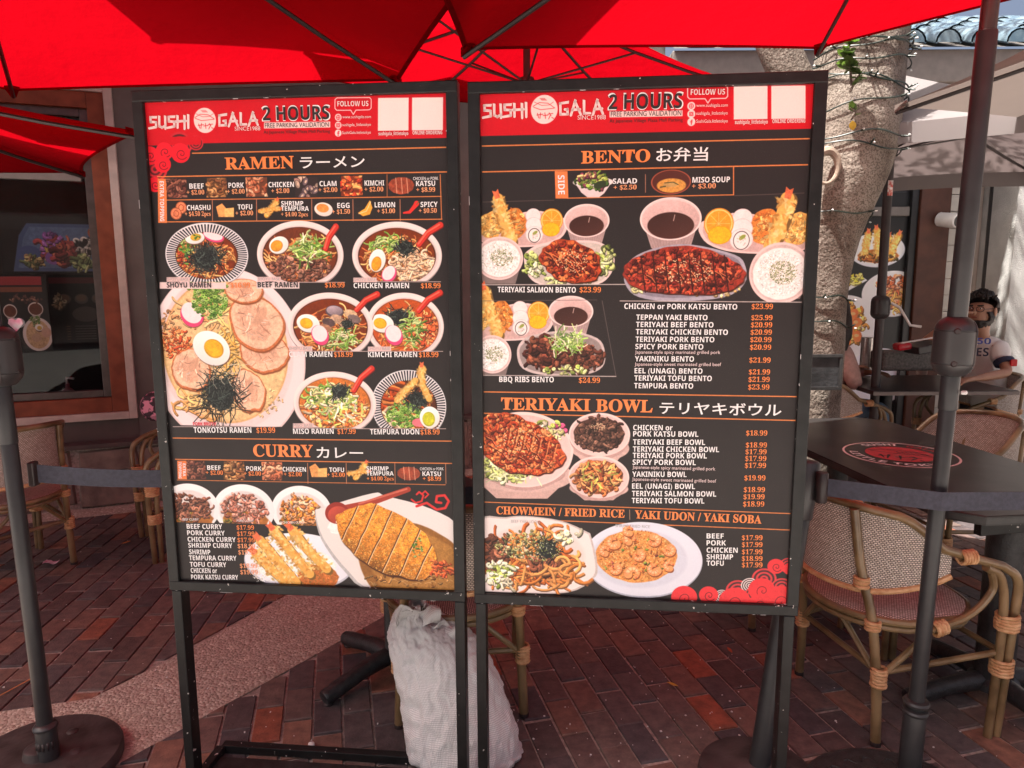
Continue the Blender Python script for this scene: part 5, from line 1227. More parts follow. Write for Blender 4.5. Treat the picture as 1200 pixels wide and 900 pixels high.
    def rings(s, cx, cy, rx, ry, n, sz=1.8):
        for _ in range(n):
            x, y = s.rnd_in(cx, cy, rx, ry); r_ = sz * s.r.uniform(.6, 1.2); c = s.pick([(120, 170, 60), (160, 200, 90), (90, 140, 50), (190, 215, 130)], .15); a = s.r.uniform(.5, 1)
            s.ell(x + .3, y + .5, r_, r_ * a, (40, 60, 20), soft=1.5); s.ell(x, y, r_, r_ * a, c); s.ell(x, y, r_ * .45, r_ * .4 * a, c * .5)
    def nori(s, cx, cy, rx, ry, n=60):
        s.ell(cx, cy, rx * .75, ry * .75, (38, 42, 40), rough=.25, tex=.3, soft=3); s.shreds(cx, cy, rx, ry, n, [(25, 30, 30), (45, 52, 48), (70, 80, 74), (20, 22, 24)], ln=min(rx, ry) * .8, w=.8)
    def egg(s, cx, cy, rx, ry, rot=0, yolk=(240, 185, 40), yo=(.08, .12), yr=.55):
        s.ell(cx + .6, cy + 1.2, rx, ry, (110, 70, 50), rot, 3); s.ell(cx, cy, rx, ry, (246, 240, 232), rot, shade=.10)
        x, y = cx + rx * yo[0], cy + ry * yo[1]; s.ell(x, y, rx * yr, ry * (yr + .04), np.array(yolk) * .85, rot); s.ell(x - .3, y - .3, rx * yr * .9, ry * yr * .9, yolk, rot, tex=.08)
    def fishcake(s, cx, cy, rx, ry, rot=0):
        s.ell(cx + .5, cy + 1, rx, ry, (120, 70, 60), rot, 2); s.ell(cx, cy, rx, ry, (236, 70, 120), rot); s.ell(cx - .4, cy - ry * .16, rx * .9, ry * .82, (250, 226, 226), rot, tex=.04)
    def spoon(s, x0, y0, x1, y1, w=4.5):
        mx, my = (x0 + x1) / 2 + (y1 - y0) * .08, (y0 + y1) / 2 - (x1 - x0) * .10; s.line([(x0 + .8, y0 + 1), (mx + .8, my + 1), (x1 + .8, y1 + 1)], w, (120, 20, 15), w2=w * 1.25); s.line([(x0, y0), (mx, my), (x1, y1)], w, (214, 52, 40), w2=w * 1.2); s.line([(x0 - 1, y0 - .5), (mx - 1, my - .5), (x1 - 1, y1 - .3)], w * .3, (240, 110, 90))
    def bowl(s, cx, cy, rx, ry, rim=(244, 226, 220), soup=(120, 50, 20), stripe=False, inner=.86, dy=.03, foot=True):
        if foot: s.poly([(cx - rx * .72, cy + ry * .5), (cx + rx * .72, cy + ry * .5), (cx + rx * .45, cy + ry * 1.28), (cx - rx * .45, cy + ry * 1.28)], np.array(rim) * .72)
        s.ell(cx, cy + ry * .03, rx * 1.0, ry * 1.02, np.array(rim) * .66); s.ell(cx, cy, rx, ry, rim, shade=.06)
        if stripe:
            s.ell(cx, cy, rx * .97, ry * .97, (236, 228, 226)); n = 78
            for k in range(n):
                a = 2 * PI * k / n; da = PI / n * .5; q = [(cx + rx * t * math.cos(b), cy + ry * t * math.sin(b)) for t, b in ((.985, a - da), (.985, a + da), (.70, a + da), (.70, a - da))]; s.poly(q, (34, 34, 42), 1)
            s.ering(cx, cy, rx * .99, ry * .99, rx * .02, (228, 224, 226))
        else: s.ell(cx, cy - ry * .01, rx * .965, ry * .96, np.minimum(255, np.array(rim) * 1.03)); s.ell(cx, cy + ry * .05, rx * .93, ry * .90, np.array(rim) * .93, soft=rx * .12)
        s.ell(cx, cy + ry * dy, rx * inner, ry * inner * .97, np.array(soup) * .6, soft=2.5); s.ell(cx, cy + ry * dy, rx * (inner - .03), ry * (inner - .04), soup, tex=.18, soft=2)
    def tempura(s, pts, w, tail=True, base=(238, 178, 90)):
        P = np.array(pts, float); n = 26; s.line([(p[0] + w * .15, p[1] + w * .15) for p in pts], w * .95, np.array(base) * .5, w2=w * .8, soft=3)
        s.line(pts, w * .82, base, w2=w * .8, soft=3); cum = len(P) - 1
        for k in range(int(n * 4)):
            t = s.r.rand() * cum; i = min(int(t), cum - 1); q = P[i] + (P[i + 1] - P[i]) * (t - i); d = P[i + 1] - P[i]; d = d / (np.linalg.norm(d) + 1e-9); o = s.r.uniform(-.56, .56); q = q + np.array([-d[1], d[0]]) * o * w
            c = s.pick([(246, 196, 110), (238, 176, 90), (252, 216, 144), (226, 150, 66), (248, 206, 126)], .05) * (1.02 - .45 * max(0, o)); s.ell(q[0], q[1], w * s.r.uniform(.08, .2), w * s.r.uniform(.05, .11), c, s.r.uniform(0, 3), 3.5, .3, 0, s.r.randint(99))
        if tail:
            a = P[0]; d = P[0] - P[1]; d = d / np.linalg.norm(d); p = np.array([-d[1], d[0]]); s.poly([tuple(a - p * w * .22), tuple(a + d * w * .75 - p * w * .30), tuple(a + d * w * .6), tuple(a + d * w * .8 + p * w * .22), tuple(a + p * w * .22)], (232, 110, 70), tex=.2)
    def cutlet(s, cx, cy, rx, ry, rot, ncut, base=(222, 140, 50), sauce=False):
        s.ell(cx + 1, cy + 2.5, rx, ry, (70, 35, 15), rot, 5, .05, seed=3)
        co_, si_ = math.cos(rot), math.sin(rot); sv = s.clipm; n = ncut + 1
        x0, y0, al, _, _ = s.emask(cx, cy, rx, ry, rot, 2, .07, 3); m = np.zeros((s.h, s.w), np.float32); X0, Y0 = max(x0, 0), max(y0, 0); X1, Y1 = min(x0 + al.shape[1], s.w), min(y0 + al.shape[0], s.h); m[Y0:Y1, X0:X1] = al[Y0 - y0:Y1 - y0, X0 - x0:X1 - x0]; s.clipm = m if sv is None else m * sv
        for k in range(n):
            t0, t1 = -1.05 + 2.1 * k / n, -1.05 + 2.1 * (k + 1) / n
            def q(t, v): u = rx * t + v * 3; w = ry * 1.1 * v; return (cx + u * co_ - w * si_, cy + u * si_ + w * co_)
            b = np.array(base, float) * s.r.uniform(.92, 1.08); s.poly([q(t0, -1), q(t1, -1), q(t1, 1), q(t0, 1)], b, tex=.32)
            for v, kk in ((-.75, 1.12), (-.45, 1.16), (-.15, 1.08), (.45, .9), (.7, .74), (.92, .52)):
                c0 = q((t0 + t1) / 2 + .01, v); s.ell(c0[0], c0[1], rx * .95 / n, ry * .28, np.minimum(255, b * kk), rot, rx * .9 / n * s.k, .2, .35, s.r.randint(99))
        s.flecks(cx, cy, rx, ry, int(rx * ry * 1.1), [(244, 178, 84), (206, 118, 40), (250, 200, 120), (176, 92, 30), (232, 150, 60)], .62, rot)
        s.crumbs(cx, cy, rx, ry, int(rx * ry * .05), [(240, 170, 74), (214, 128, 44)], 1.5, rot, .75, .7, False, .2)
        for k in range(1, n):
            t = -1.05 + 2.1 * k / n; P = [(cx + (rx * t + v * 3) * co_ - ry * 1.1 * v * si_, cy + (rx * t + v * 3) * si_ + ry * 1.1 * v * co_) for v in np.linspace(-1, 1, 9)]; P = [(p[0] + s.r.uniform(-.7, .7), p[1] + s.r.uniform(-.5, .5)) for p in P]
            s.line([(p[0] + 1.3, p[1] - .3) for p in P], 1.1, (250, 222, 172)); s.line(P, 1.3, (74, 34, 14))
        s.clipm = sv
    def clip_rect(s, x0, y0, x1, y1):
        P = [s.f(*p) for p in ((x0, y0), (x1, y0), (x1, y1), (x0, y1))]; m = np.zeros((s.h, s.w), np.float32); xa = int(max(0, min(p[0] for p in P))); xb = int(min(s.w, max(p[0] for p in P))); ya = int(max(0, (P[0][1] + P[1][1]) / 2)); yb = int(min(s.h, (P[2][1] + P[3][1]) / 2)); m[ya:yb, xa:xb] = 1; s.clipm = m
    def unclip(s): s.clipm = None
    def image(s, name):
        b = s.a; b = (b * 2 + np.roll(b, 1, 0) + np.roll(b, -1, 0) + np.roll(b, 1, 1) + np.roll(b, -1, 1)) / 6; lum = b.mean(2, keepdims=True); s.a = b * (1 + np.clip((lum - 60) / 80, 0, 1) * np.clip((225 - lum) / 30, 0, 1) * (s.N[..., None] - .5) * .22)
        im = bpy.data.images.new(name, s.w, s.h); b = np.ones((s.h, s.w, 4), np.float32); b[..., :3] = np.clip(s.a, 0, 255)[::-1] / 255; im.pixels.foreach_set(b.ravel()); im.update(); im.pack(); return im
def printmat(name, im, rough=.4, spec=.5, dust=0.0, gain=1.0):
    m = bpy.data.materials.new(name); m.use_nodes = True; n = m.node_tree.nodes; l = m.node_tree.links; b = n["Principled BSDF"]
    t = n.new("ShaderNodeTexImage"); t.image = im; t.interpolation = 'Cubic'; uvn = n.new("ShaderNodeUVMap"); uvn.uv_map = 'uv'; l.new(uvn.outputs[0], t.inputs[0])
    src = t.outputs[0]
    if dust:
        tc = n.new("ShaderNodeTexCoord"); a = n.new("ShaderNodeTexNoise"); a.inputs["Scale"].default_value = 420; a.inputs["Detail"].default_value = 2; l.new(tc.outputs["Object"], a.inputs[0]); c = n.new("ShaderNodeTexNoise"); c.inputs["Scale"].default_value = 4; c.inputs["Detail"].default_value = 5; l.new(tc.outputs["Object"], c.inputs[0])
        r = n.new("ShaderNodeValToRGB"); r.color_ramp.elements[0].position = .62; r.color_ramp.elements[0].color = (.0, .0, .0, 1); r.color_ramp.elements[1].position = .80; r.color_ramp.elements[1].color = (.5, .5, .5, 1); l.new(a.outputs[0], r.inputs[0])
        r2 = n.new("ShaderNodeValToRGB"); r2.color_ramp.elements[0].position = .42; r2.color_ramp.elements[0].color = (.03, .03, .03, 1); r2.color_ramp.elements[1].position = .75; r2.color_ramp.elements[1].color = (.45, .45, .45, 1); l.new(c.outputs[0], r2.inputs[0])
        mu = n.new("ShaderNodeMath"); mu.operation = 'MULTIPLY'; l.new(r.outputs[0], mu.inputs[0]); l.new(r2.outputs[0], mu.inputs[1])
        m3 = n.new("ShaderNodeMath"); m3.operation = 'MULTIPLY_ADD'; m3.inputs[1].default_value = .035; l.new(c.outputs[0], m3.inputs[0]); l.new(mu.outputs[0], m3.inputs[2])
        mx = n.new("ShaderNodeMix"); mx.data_type = 'RGBA'; l.new(m3.outputs[0], mx.inputs[0]); l.new(src, mx.inputs[6]); mx.inputs[7].default_value = (.45, .42, .40, 1); src = mx.outputs[2]
    l.new(src, b.inputs["Base Color"]); b.inputs["Roughness"].default_value = rough; b.inputs["Specular IOR Level"].default_value = spec
    return m
# ---------------------------------------------------------------- lettering (thin raised print)
_g1 = {}; _gc = {}
def _raw(body, bold, shear):
    cu = bpy.data.curves.new('t', 'FONT'); cu.body = body; cu.size = 1; cu.resolution_u = 3; cu.offset = bold; cu.shear = shear; cu.fill_mode = 'FRONT'
    o = bpy.data.objects.new('t', cu); me = bpy.data.meshes.new_from_object(o)
    V = np.empty(len(me.vertices) * 3, np.float32); me.vertices.foreach_get('co', V); V = V.reshape(-1, 3)[:, :2].copy(); F = [tuple(p.vertices) for p in me.polygons]
    bpy.data.objects.remove(o); bpy.data.curves.remove(cu); bpy.data.meshes.remove(me); return V, F
def prefetch(chars, bold):                     # one text object for many letters, one letter per line
    rows = []
    for ch_ in chars: rows += [ch_, ch_ + 'I']
    cu = bpy.data.curves.new('t', 'FONT'); cu.body = '\n'.join(rows + ['I']); cu.size = 1; cu.resolution_u = 3; cu.offset = bold; cu.fill_mode = 'FRONT'; cu.space_line = 3
    o = bpy.data.objects.new('t', cu); me = bpy.data.meshes.new_from_object(o); V = np.empty(len(me.vertices) * 3, np.float32); me.vertices.foreach_get('co', V); V = V.reshape(-1, 3)[:, :2].copy()
    n = len(rows); step = -(V[:, 1].min()) / n; li = np.floor((-V[:, 1] + step * .6) / step).astype(int); FF = [[] for _ in range(n + 1)]
    for p in me.polygons: v = tuple(p.vertices); FF[li[v[0]]].append(v)
    V[:, 1] += li * step; bar = V[li == n][:, 0].max(); _g1[('bar', bold)] = bar
    for k, ch_ in enumerate(chars):
        idx = np.nonzero(li == 2 * k)[0]; mp = {int(a): b for b, a in enumerate(idx)}; nx = V[li == 2 * k + 1][:, 0].max()
        _g1[(ch_, bold, 0.0)] = (V[idx], [tuple(mp[q] for q in f) for f in FF[2 * k]], nx - bar)
    bpy.data.objects.remove(o); bpy.data.curves.remove(cu); bpy.data.meshes.remove(me)
def glyphs(text, bold, shear=0.0):
    key = (text, bold, shear)
    if key in _gc: return _gc[key]
    Vs = []; Fs = []; n = 0; x = 0.0
    for ch_ in text:
        k = (ch_, bold, shear)
        if k not in _g1:
            if ('bar', bold) not in _g1: _g1[('bar', bold)] = _raw('I', bold, shear)[0][:, 0].max()
            adv = _raw(ch_ + 'I', bold, shear)[0][:, 0].max() - _g1[('bar', bold)]
            _g1[k] = ((np.zeros((0, 2), np.float32), []) if ch_ == ' ' else _raw(ch_, bold, shear)) + (adv,)
        V, F, adv = _g1[k]
        if len(V): Vs.append(V + np.array([[x, 0]], np.float32)); Fs += [tuple(i + n for i in f) for f in F]; n += len(V)
        x += adv
    _gc[key] = (np.concatenate(Vs), Fs); return _gc[key]
_capV = {}
def caph(bold, st='sans'):
    k = (bold, st)
    if k not in _capV: V, _ = glyphs(styled('H', st), bold); _capV[k] = (V[:, 1].min(), V[:, 1].max())
    return _capV[k]
def styled(text, st):                          # bold / serif letters of the built-in font
    if st == 'plain': return text
    A, a, d = {'sans': (0x1D5D4, 0x1D5EE, 0x1D7EC), 'serif': (0x1D400, 0x1D41A, 0x1D7CE), 'plain': (0x1D5A0, 0x1D5BA, 0x1D7E2)}[st]
    return ''.join(chr(A + ord(c) - 65) if 'A' <= c <= 'Z' else chr(a + ord(c) - 97) if 'a' <= c <= 'z' else chr(d + ord(c) - 48) if '0' <= c <= '9' else c for c in text)
AZ_ = 'ABCDEFGHIJKLMNOPQRSTUVWXYZ'
prefetch(styled(AZ_ + 'ortpcs23450189', 'sans'), 0); prefetch(styled('H0123456789', 'serif'), 0)
prefetch(styled('ABCDEFHIKLMNORSTUWY', 'serif'), .013); prefetch('ラーメンカレお弁当テリヤキボウル', .01)
class Letter:                                  # one mesh of lettering per colour and board
    def __init__(s, f, depth): s.f, s.depth, s.mb = f, depth, {}
    def add(s, key, V, F, x0, y0, x1, y1, cap, base, top, lift=0.0):
        a = s.f(x0, y0); b = s.f(x1, y1); u = np.array([b[0] - a[0], b[1] - a[1]]); ln = np.linalg.norm(u); u = u / ln; v = np.array([-u[1], u[0]])
        c = s.f(x0, y0 - cap); c0 = abs((np.array(c) - np.array(a)) @ v)
        mn_, mx_ = V[:, 0].min(), V[:, 0].max(); sx = ln / max(1e-6, mx_ - mn_); sy = c0 / (top - base)
        P = np.array(a)[None] + (V[:, :1] - mn_) * sx * u[None] + (V[:, 1:2] - base) * sy * v[None]
        s.mb.setdefault(key, MB()).add([(p[0], s.depth - lift, p[1]) for p in P], F)
    def t(s, text, x0, x1, y, cap, key='white', bold=.028, y1=None, lift=0.0, shear=0.0):
        st = 'serif' if key in ('orange', 'peach') and '$' in text else 'sans' if bold >= .018 else 'plain'
        if ord(text[0]) > 255: V, F = glyphs(text, .01); lo_, hi_ = caph(0., 'sans'); fat = .008
        else: fat = {'serif': .022, 'sans': min(.038, bold + .006), 'plain': 0}[st]; V, F = glyphs(styled(text, st), 0, shear); lo_, hi_ = caph(0, st)
        for q in range(3 if fat else 1): s.add(key, V + np.array([[fat * (q - 1), 0]], np.float32), F, x0, y, x1, y if y1 is None else y1, cap, lo_, hi_, lift + .00012 * (q + 1))
    def slab(s, text, x0, x1, y, cap, key='orange', y1=None):
        V, F = glyphs(styled(text, 'serif'), .013); lo_, hi_ = caph(.013, 'serif')
        for q in range(3): s.add(key, V + np.array([[.024 * (q - 1), 0]], np.float32), F, x0, y, x1, y if y1 is None else y1, cap, lo_, hi_, .00012 * (q + 1))
    def strokes(s, paths, key, w, sc, x0, y0, skew=0):      # angular brush letters from polylines on a unit grid
        for pth in paths:
            Q = []
            for (x, y) in pth: q = s.f(x0 + x * sc[0], y0 - y * sc[1] + x * skew); Q.append(np.array(q))
            for a, b in zip(Q, Q[1:]):
                d = b - a; L_ = np.linalg.norm(d); d /= L_; nn = np.array([-d[1], d[0]]); e = w * .38
                A = [a - d * e - nn * w / 2, b + d * e - nn * w * .36, b + d * e * 1.5 + nn * w * .15, b + d * e * .6 + nn * w / 2, a - d * e * .5 + nn * w / 2]
                s.mb.setdefault(key, MB()).add([(p[0], s.depth, p[1]) for p in A], [(0, 1, 2, 3, 4)])
    def finish(s, mats, parent, names):
        for k, mb in s.mb.items():
            o = mb.build(names.get(k, k + '_lettering'), mats[k], parent, False); o['kind'] = 'stuff' 
INK = dict(white=mat('white_ink', (.82, .80, .79), .45, scale=30, var=.03), orange=mat('orange_ink', L((236, 132, 66)), .45, scale=30, var=.05), black=mat('black_ink', (.02, .018, .018), .45, scale=30), pink=mat('pale_ink', (.80, .62, .60), .5, scale=30, var=.03), grey=mat('grey_ink', (.42, .40, .40), .5, scale=30, var=.05), red=mat('red_ink', (.70, .02, .05), .45, scale=30, var=.05), peach=mat('peach_ink', L((240, 160, 110)), .5, scale=30, var=.05))
GL = {'S': (10, [[(.9, .95), (.15, .95), (.15, .55), (.85, .5), (.85, .1), (.0, .0)]]), 'U': (10, [[(.1, 1), (.1, .15), (.45, .02), (.85, .15)], [(.85, 1), (.88, -.05)]]), 'H': (11, [[(.1, 1), (.1, 0)], [(.9, 1), (.9, -.1)], [(-.1, .5), (1.05, .55)]]), 'I': (4, [[(.5, 1.05), (.5, -.05)]]), 'G': (10, [[(.95, .98), (.12, .9), (.12, .03), (.88, .03), (.88, .42), (.62, .42)]]), 'A': (11, [[(.5, 1.1), (.05, -.05)], [(.45, 1.0), (.98, .0)], [(.15, .35), (.9, .38)]]), 'L': (9, [[(.2, 1.05), (.2, .05), (.9, .05)]])}
def brush(LT, word, x0, x1, y, cap, key='pink', skew=0, w=.0066):
    tot = sum(GL[c][0] for c in word) + 1.6 * (len(word) - 1); x = x0; k = (x1 - x0) / tot
    for c in word: LT.strokes(GL[c][1], key, w, (GL[c][0] * k, cap), x, y + skew * (x - x0), 0); x += (GL[c][0] + 1.6) * k
# ================================================================ the two menu prints
PPM = 1400
def board_canvas(B, bg):
    w, h = int(B['W'] * PPM), int((B['z1'] - B['z0']) * PPM)
    def f(x, y):
        u, z = B['f'](x, y); return u * PPM, (B['z1'] - z) * PPM
    return Cv(w, h, f, bg, 3.2)
BG = (40, 35, 35); OR = (232, 132, 70); RED = (206, 12, 30)
def header(c, LT, x0, x1, yt, yb0, yb1, ox, oy, k=1.0, arcs=False):
    c.poly([(x0, yt), (x1, yt - 14), (x1, yb1), (x0, yb0)], RED)
    if arcs:
        for i in range(-1, 26):
            for j in range(0, 5):
                cx, cy = x0 + i * 17 + (j % 2) * 8.5, yb0 - 4 - j * 12 - i * .33
                for r_ in (8, 5.5, 3): 
                    c.line([(cx + r_ * math.cos(a), cy - r_ * .8 * math.sin(a)) for a in np.linspace(0, PI, 9)], .35, (206, 14, 30))
def emblem(c, cx, cy, r, dark=(200, 20, 32), pale=(250, 214, 208)):   # round badge: pale disc with a fish over waves and brush strokes
    c.ell(cx, cy, r, r * 1.04, pale)
    c.line([(cx - r * .9, cy - r * .25), (cx - r * .4, cy - r * .55), (cx + r * .3, cy - r * .5), (cx + r * .85, cy - r * .12)], .55, dark)
    c.line([(cx - r * .85, cy - r * .18), (cx - r * .3, cy + r * .02), (cx + r * .35, cy - r * .05), (cx + r * .8, cy - r * .1)], .55, dark)
    c.line([(cx - r * .8, cy - r * .6), (cx - r * .2, cy - r * .32), (cx + r * .4, cy - r * .36), (cx + r * .75, cy - r * .6)], .4, dark)
    for k in range(5): c.line([(cx - r * .35 + k * 1.3, cy - r * .9), (cx - r * .15 + k * 1.3, cy - r * .72)], .35, dark)
    for (a, b) in (((-.55, .35), (-.45, .75)), ((-.3, .3), (-.35, .8)), ((-.6, .5), (-.1, .42)), ((.05, .3), (.1, .8)), ((-.1, .55), (.3, .5)), ((.4, .3), (.55, .55)), ((.5, .5), (.35, .85)), ((.3, .42), (.7, .36)), ((.6, .7), (.75, .8))):
        c.line([(cx + a[0] * r, cy + a[1] * r * .9), (cx + b[0] * r, cy + b[1] * r * .9)], .7, dark)
def logo_row(c, LT, X0, Y0, s=1.0, qx=0):       # X0,Y0: offset of the header relative to the left board's
    def p(x, y): return X0 + (x - 171) * s, Y0 + (y - 150) - (x - 171) * .012
    emblem(c, *p(236.5, 140.5), 13.2 * s)
    a = p(171.5, 149); b = p(219, 149); brush(LT, 'SUSHI', a[0], b[0], a[1], 13.5 * s, skew=-.03)
    a = p(252.5, 147); b = p(299, 147); brush(LT, 'GALA', a[0], b[0], a[1], 13.5 * s, skew=-.03)
    def T(text, xa, xb, y, cap, key, bold=.02, y1=None, lift=0):
        a = p(xa, y); b = p(xb, (y if y1 is None else y1)); LT.t(text, a[0], b[0], a[1], cap * s, key, bold, b[1], lift)
    T('SINCE1988', 272, 302, 153, 4.6, 'pink', .0)
    T('2 HOURS', 304, 384.5, 142.6, 18, 'white', .075, 142.0)
    T('2 HOURS', 305.2, 383.2, 141.6, 15.6, 'black', .035, 141.0, .0004)
    q = [p(306, 143.6), p(384, 143.4), p(384, 150.4), p(306, 150.8)]; c.poly(q, (246, 214, 208))
    T('FREE PARKING VALIDATION', 307.5, 382.5, 150.0, 5.3, 'black', .004, 149.6)
    T('At Japanese Village Plaza Mall Parking', 306, 384, 157.0, 3.5, 'black', .004, 156.6)
    # speech box
    bx = [p(390, 116.5), p(431.5, 116.5), p(432, 130), p(389.5, 130)]
    R_ = [(391.5, 115.8), (430, 115.8), (432, 118), (432, 128), (430, 130.2), (414, 130.4), (411, 135.5), (408, 130.4), (391.5, 130.4), (389.4, 128), (389.4, 118), (391.5, 115.8)]
    c.line([p(*q) for q in R_], 1.0 * s, (250, 210, 206))
    T('FOLLOW US', 392.5, 429, 125.9, 6, 'pink', .035)
    for i, (t, w_) in enumerate((('www.sushigala.com', 432), ('sushigala_littletokyo', 432), ('SushiGala.littletokyo', 432))):
        yy = 139.2 + i * 9.2; q = p(393.3, yy - .5); c.ell(q[0], q[1], 3.8 * s, 3.9 * s, (250, 214, 208))
        if i == 0: c.ering(q[0], q[1], 2.2, 2.3, .6, RED); c.line([(q[0] - 2, q[1]), (q[0] + 2, q[1])], .5, RED); c.line([(q[0], q[1] - 2), (q[0], q[1] + 2)], .5, RED)
        if i == 1: c.line([(q[0] - 2, q[1] - 2), (q[0] + 2, q[1] - 2), (q[0] + 2, q[1] + 2), (q[0] - 2, q[1] + 2), (q[0] - 2, q[1] - 2)], .55, RED); c.ering(q[0], q[1], 1, 1, .5, RED)
        if i == 2: c.line([(q[0] + 1.2, q[1] - 2), (q[0] + .2, q[1] - 1.9), (q[0], q[1] - .8), (q[0], q[1] + 3)], .9, RED); c.line([(q[0] - 1, q[1]), (q[0] + 1.2, q[1])], .7, RED)
        T(t, 398.5, w_, yy + .8, 3.4, 'pink', .012)
    for xa, xb in ((440 + qx, 476 + qx), (480 + qx, 516.5 + qx)):
        c.poly([p(xa, 116.4), p(xb, 116.4), p(xb, 155), p(xa, 155)], (248, 222, 216))
    T('sushigala_littletokyo', 441 + qx, 476 + qx, 160.4, 4.0, 'pink', .02); T('ONLINE ORDERING', 481 + qx, 516 + qx, 159.9, 4.2, 'pink', .02)
def swirl(c, cx, cy, r, fill=RED, turns=1.6, dark=(60, 14, 20), d=1):
    c.ell(cx, cy, r, r * .95, fill); pts = [(cx + d * r * .62 * (1 - t) * math.cos(t * turns * 6.28 + .6) + r * .1, cy + r * .6 * (1 - t) * math.sin(t * turns * 6.28 + .6) + r * .1) for t in np.linspace(0, .95, 26)]; c.line(pts, .55, dark)
def scales(c, cx, cy, r, col, bg, n=6):
    for k in range(n):
        q = r * (1 - k / n); c.ell(cx, cy, q, q * .92, col if k % 2 == 0 else bg)
def orangetab(c, x0, y0, x1, y1): c.poly([(x0, y0), (x1, y0), (x1 + .8, y1), (x0 + .8, y1)], (236, 128, 70))
MEAT = [(112, 62, 50), (140, 84, 66), (90, 48, 40), (160, 104, 84)]; PORKC = [(180, 120, 70), (150, 96, 56), (206, 150, 96), (120, 72, 44)]; CHICK = [(196, 110, 74), (226, 150, 108), (160, 80, 52), (240, 180, 140)]
GREEN = [(130, 170, 70), (170, 200, 100), (90, 130, 50), (200, 214, 140)]; NOOD = [(226, 160, 92), (240, 190, 120), (200, 120, 62)]
def swatch(c, x0, y0, x1, y1, cols, kind='shred', base=None):
    c.clip_rect(x0, y0, x1, y1); c.rect(x0, y0, x1, y1, base or np.array(cols[0]) * .55); mx, my = (x0 + x1) / 2, (y0 + y1) / 2
    if kind == 'shred': c.noodles(mx, my, (x1 - x0) * .65, (y1 - y0) * .65, 46, cols, 2.2, 8, curl=.7)
    elif kind == 'clam':
        for _ in range(14): x, y = c.rnd_in(mx, my, (x1 - x0) * .6, (y1 - y0) * .6); a = c.r.uniform(0, 3); c.ell(x, y, 5, 3.2, (60, 44, 44), a); c.ell(x, y, 4.4, 2.6, c.pick([(150, 110, 100), (190, 160, 140), (110, 90, 96)]), a, shade=.3); c.ell(x + .5, y, 2, 1, (220, 190, 160), a)
    else: c.crumbs(mx, my, (x1 - x0) * .6, (y1 - y0) * .6, 40, cols, 3.4)
    c.unclip()
def topping_row(c, LT, items, y, dy, bold=.03, h=24, first=(20, 21)):
    pass
def label2(LT, name, price, xa, xb, pa, pb, y, cap=6.0, sl=-.012, pcs=None):
    LT.t(name, xa, xb, y, cap, 'white', .03, y + (xb - xa) * sl); LT.t(price, pa, pb, y + 6.9, cap * .86, 'peach', .022, y + 6.9 + (pb - pa) * sl)
def bowl_label(LT, c, tag_, name, price, x0, xn, p0, p1, y, ncol='white', cap=6.2, w=14, tagw=27, yt=None, sl=0.0):
    if tag_:
        ty = y - 7.4 if yt is None else yt; c.poly([(x0 - .5, ty - 5), (x0 + tagw, ty - 5.2), (x0 + tagw, ty + .3), (x0 - .5, ty + .5)], (232, 196, 190)); LT.t(tag_, x0 + .4, x0 + tagw - 1, ty - .8, 3.4, 'grey', .0)
    LT.t(name, x0 if not tag_ else x0 + .2, xn, y, cap, ncol, .033, y + sl * (xn - x0)); LT.t(price, p0, p1, y + sl * (p0 - x0), cap * .92, 'orange', .026, y + sl * (p1 - x0))
# ---------------- left board
B = BOARDS[0]; c = board_canvas(B, BG); LT = Letter(B['f'], B['py'] - .0012)
header(c, LT, 150, 540, 116, 168.5, 159.5, 0, 0, arcs=False)
logo_row(c, LT, 171, 150)
# red cloud at the header's lower left corner
scales(c, 207, 168, 15, (200, 40, 50), (92, 30, 34)); scales(c, 178, 197, 15, (200, 40, 50), (92, 30, 34)); scales(c, 226, 166, 9, (200, 40, 50), (92, 30, 34))
c.poly([(166, 160), (232, 158), (232, 168.0), (166, 169.4)], RED)
for q in ((172, 181, 11), (189, 176, 10.5), (208, 178, 11.5), (187, 191, 10), (178, 215, 9)): swirl(c, q[0], q[1], q[2], (230, 26, 44))
c.line([(222, 178.2), (520, 171)], 1.3, OR); c.line([(181, 205.8), (522, 199.8)], 1.3, OR)
LT.slab('RAMEN', 261, 342, 197.6, 14.2, y1=195.8); LT.t('ラーメン', 349, 425, 195.2, 11.5, 'white', .012, 193.8)
orangetab(c, 181.2, 208, 191.5, 260); 
for i, ch_ in enumerate('EXTRA TOPPING'):
    pass
def vtext(LT, text, x, y0, y1, cap, key='white', bold=.02):     # reads downwards
    V, F = glyphs(styled(text, 'sans'), 0); lo_, hi_ = caph(0); a = np.array(LT.f(x, y0)); b = np.array(LT.f(x + (y1 - y0) * .015, y1)); u = b - a; ln = np.linalg.norm(u); u /= ln; v = np.array([-u[1], u[0]]); c0 = cap * .00225
    P = a[None] + (V[:, :1] - V[:, 0].min()) / (V[:, 0].max() - V[:, 0].min()) * ln * u[None] + (V[:, 1:2] - lo_) / (hi_ - lo_) * c0 * v[None]
    LT.mb.setdefault(key, MB()).add([(p[0], LT.depth, p[1]) for p in P], F)
vtext(LT, 'EXTRA TOPPING', 183.8, 211, 258, 5.2)
ry0 = 208.5
for (x0, x1, cols, kd) in ((192.5, 215, MEAT, 's'), (239, 262, PORKC, 's'), (286, 310, CHICK, 's')): swatch(c, x0, 208 - (x0 - 192) * .018, x1, 231 - (x0 - 192) * .018, cols, 'shred')
swatch(c, 343, 205.5, 369, 229.5, [(120, 90, 84)], 'clam', (50, 40, 40)); swatch(c, 397, 204.5, 422, 228.5, [(226, 84, 44), (244, 120, 60), (200, 60, 34), (250, 160, 90)], 'crumb')
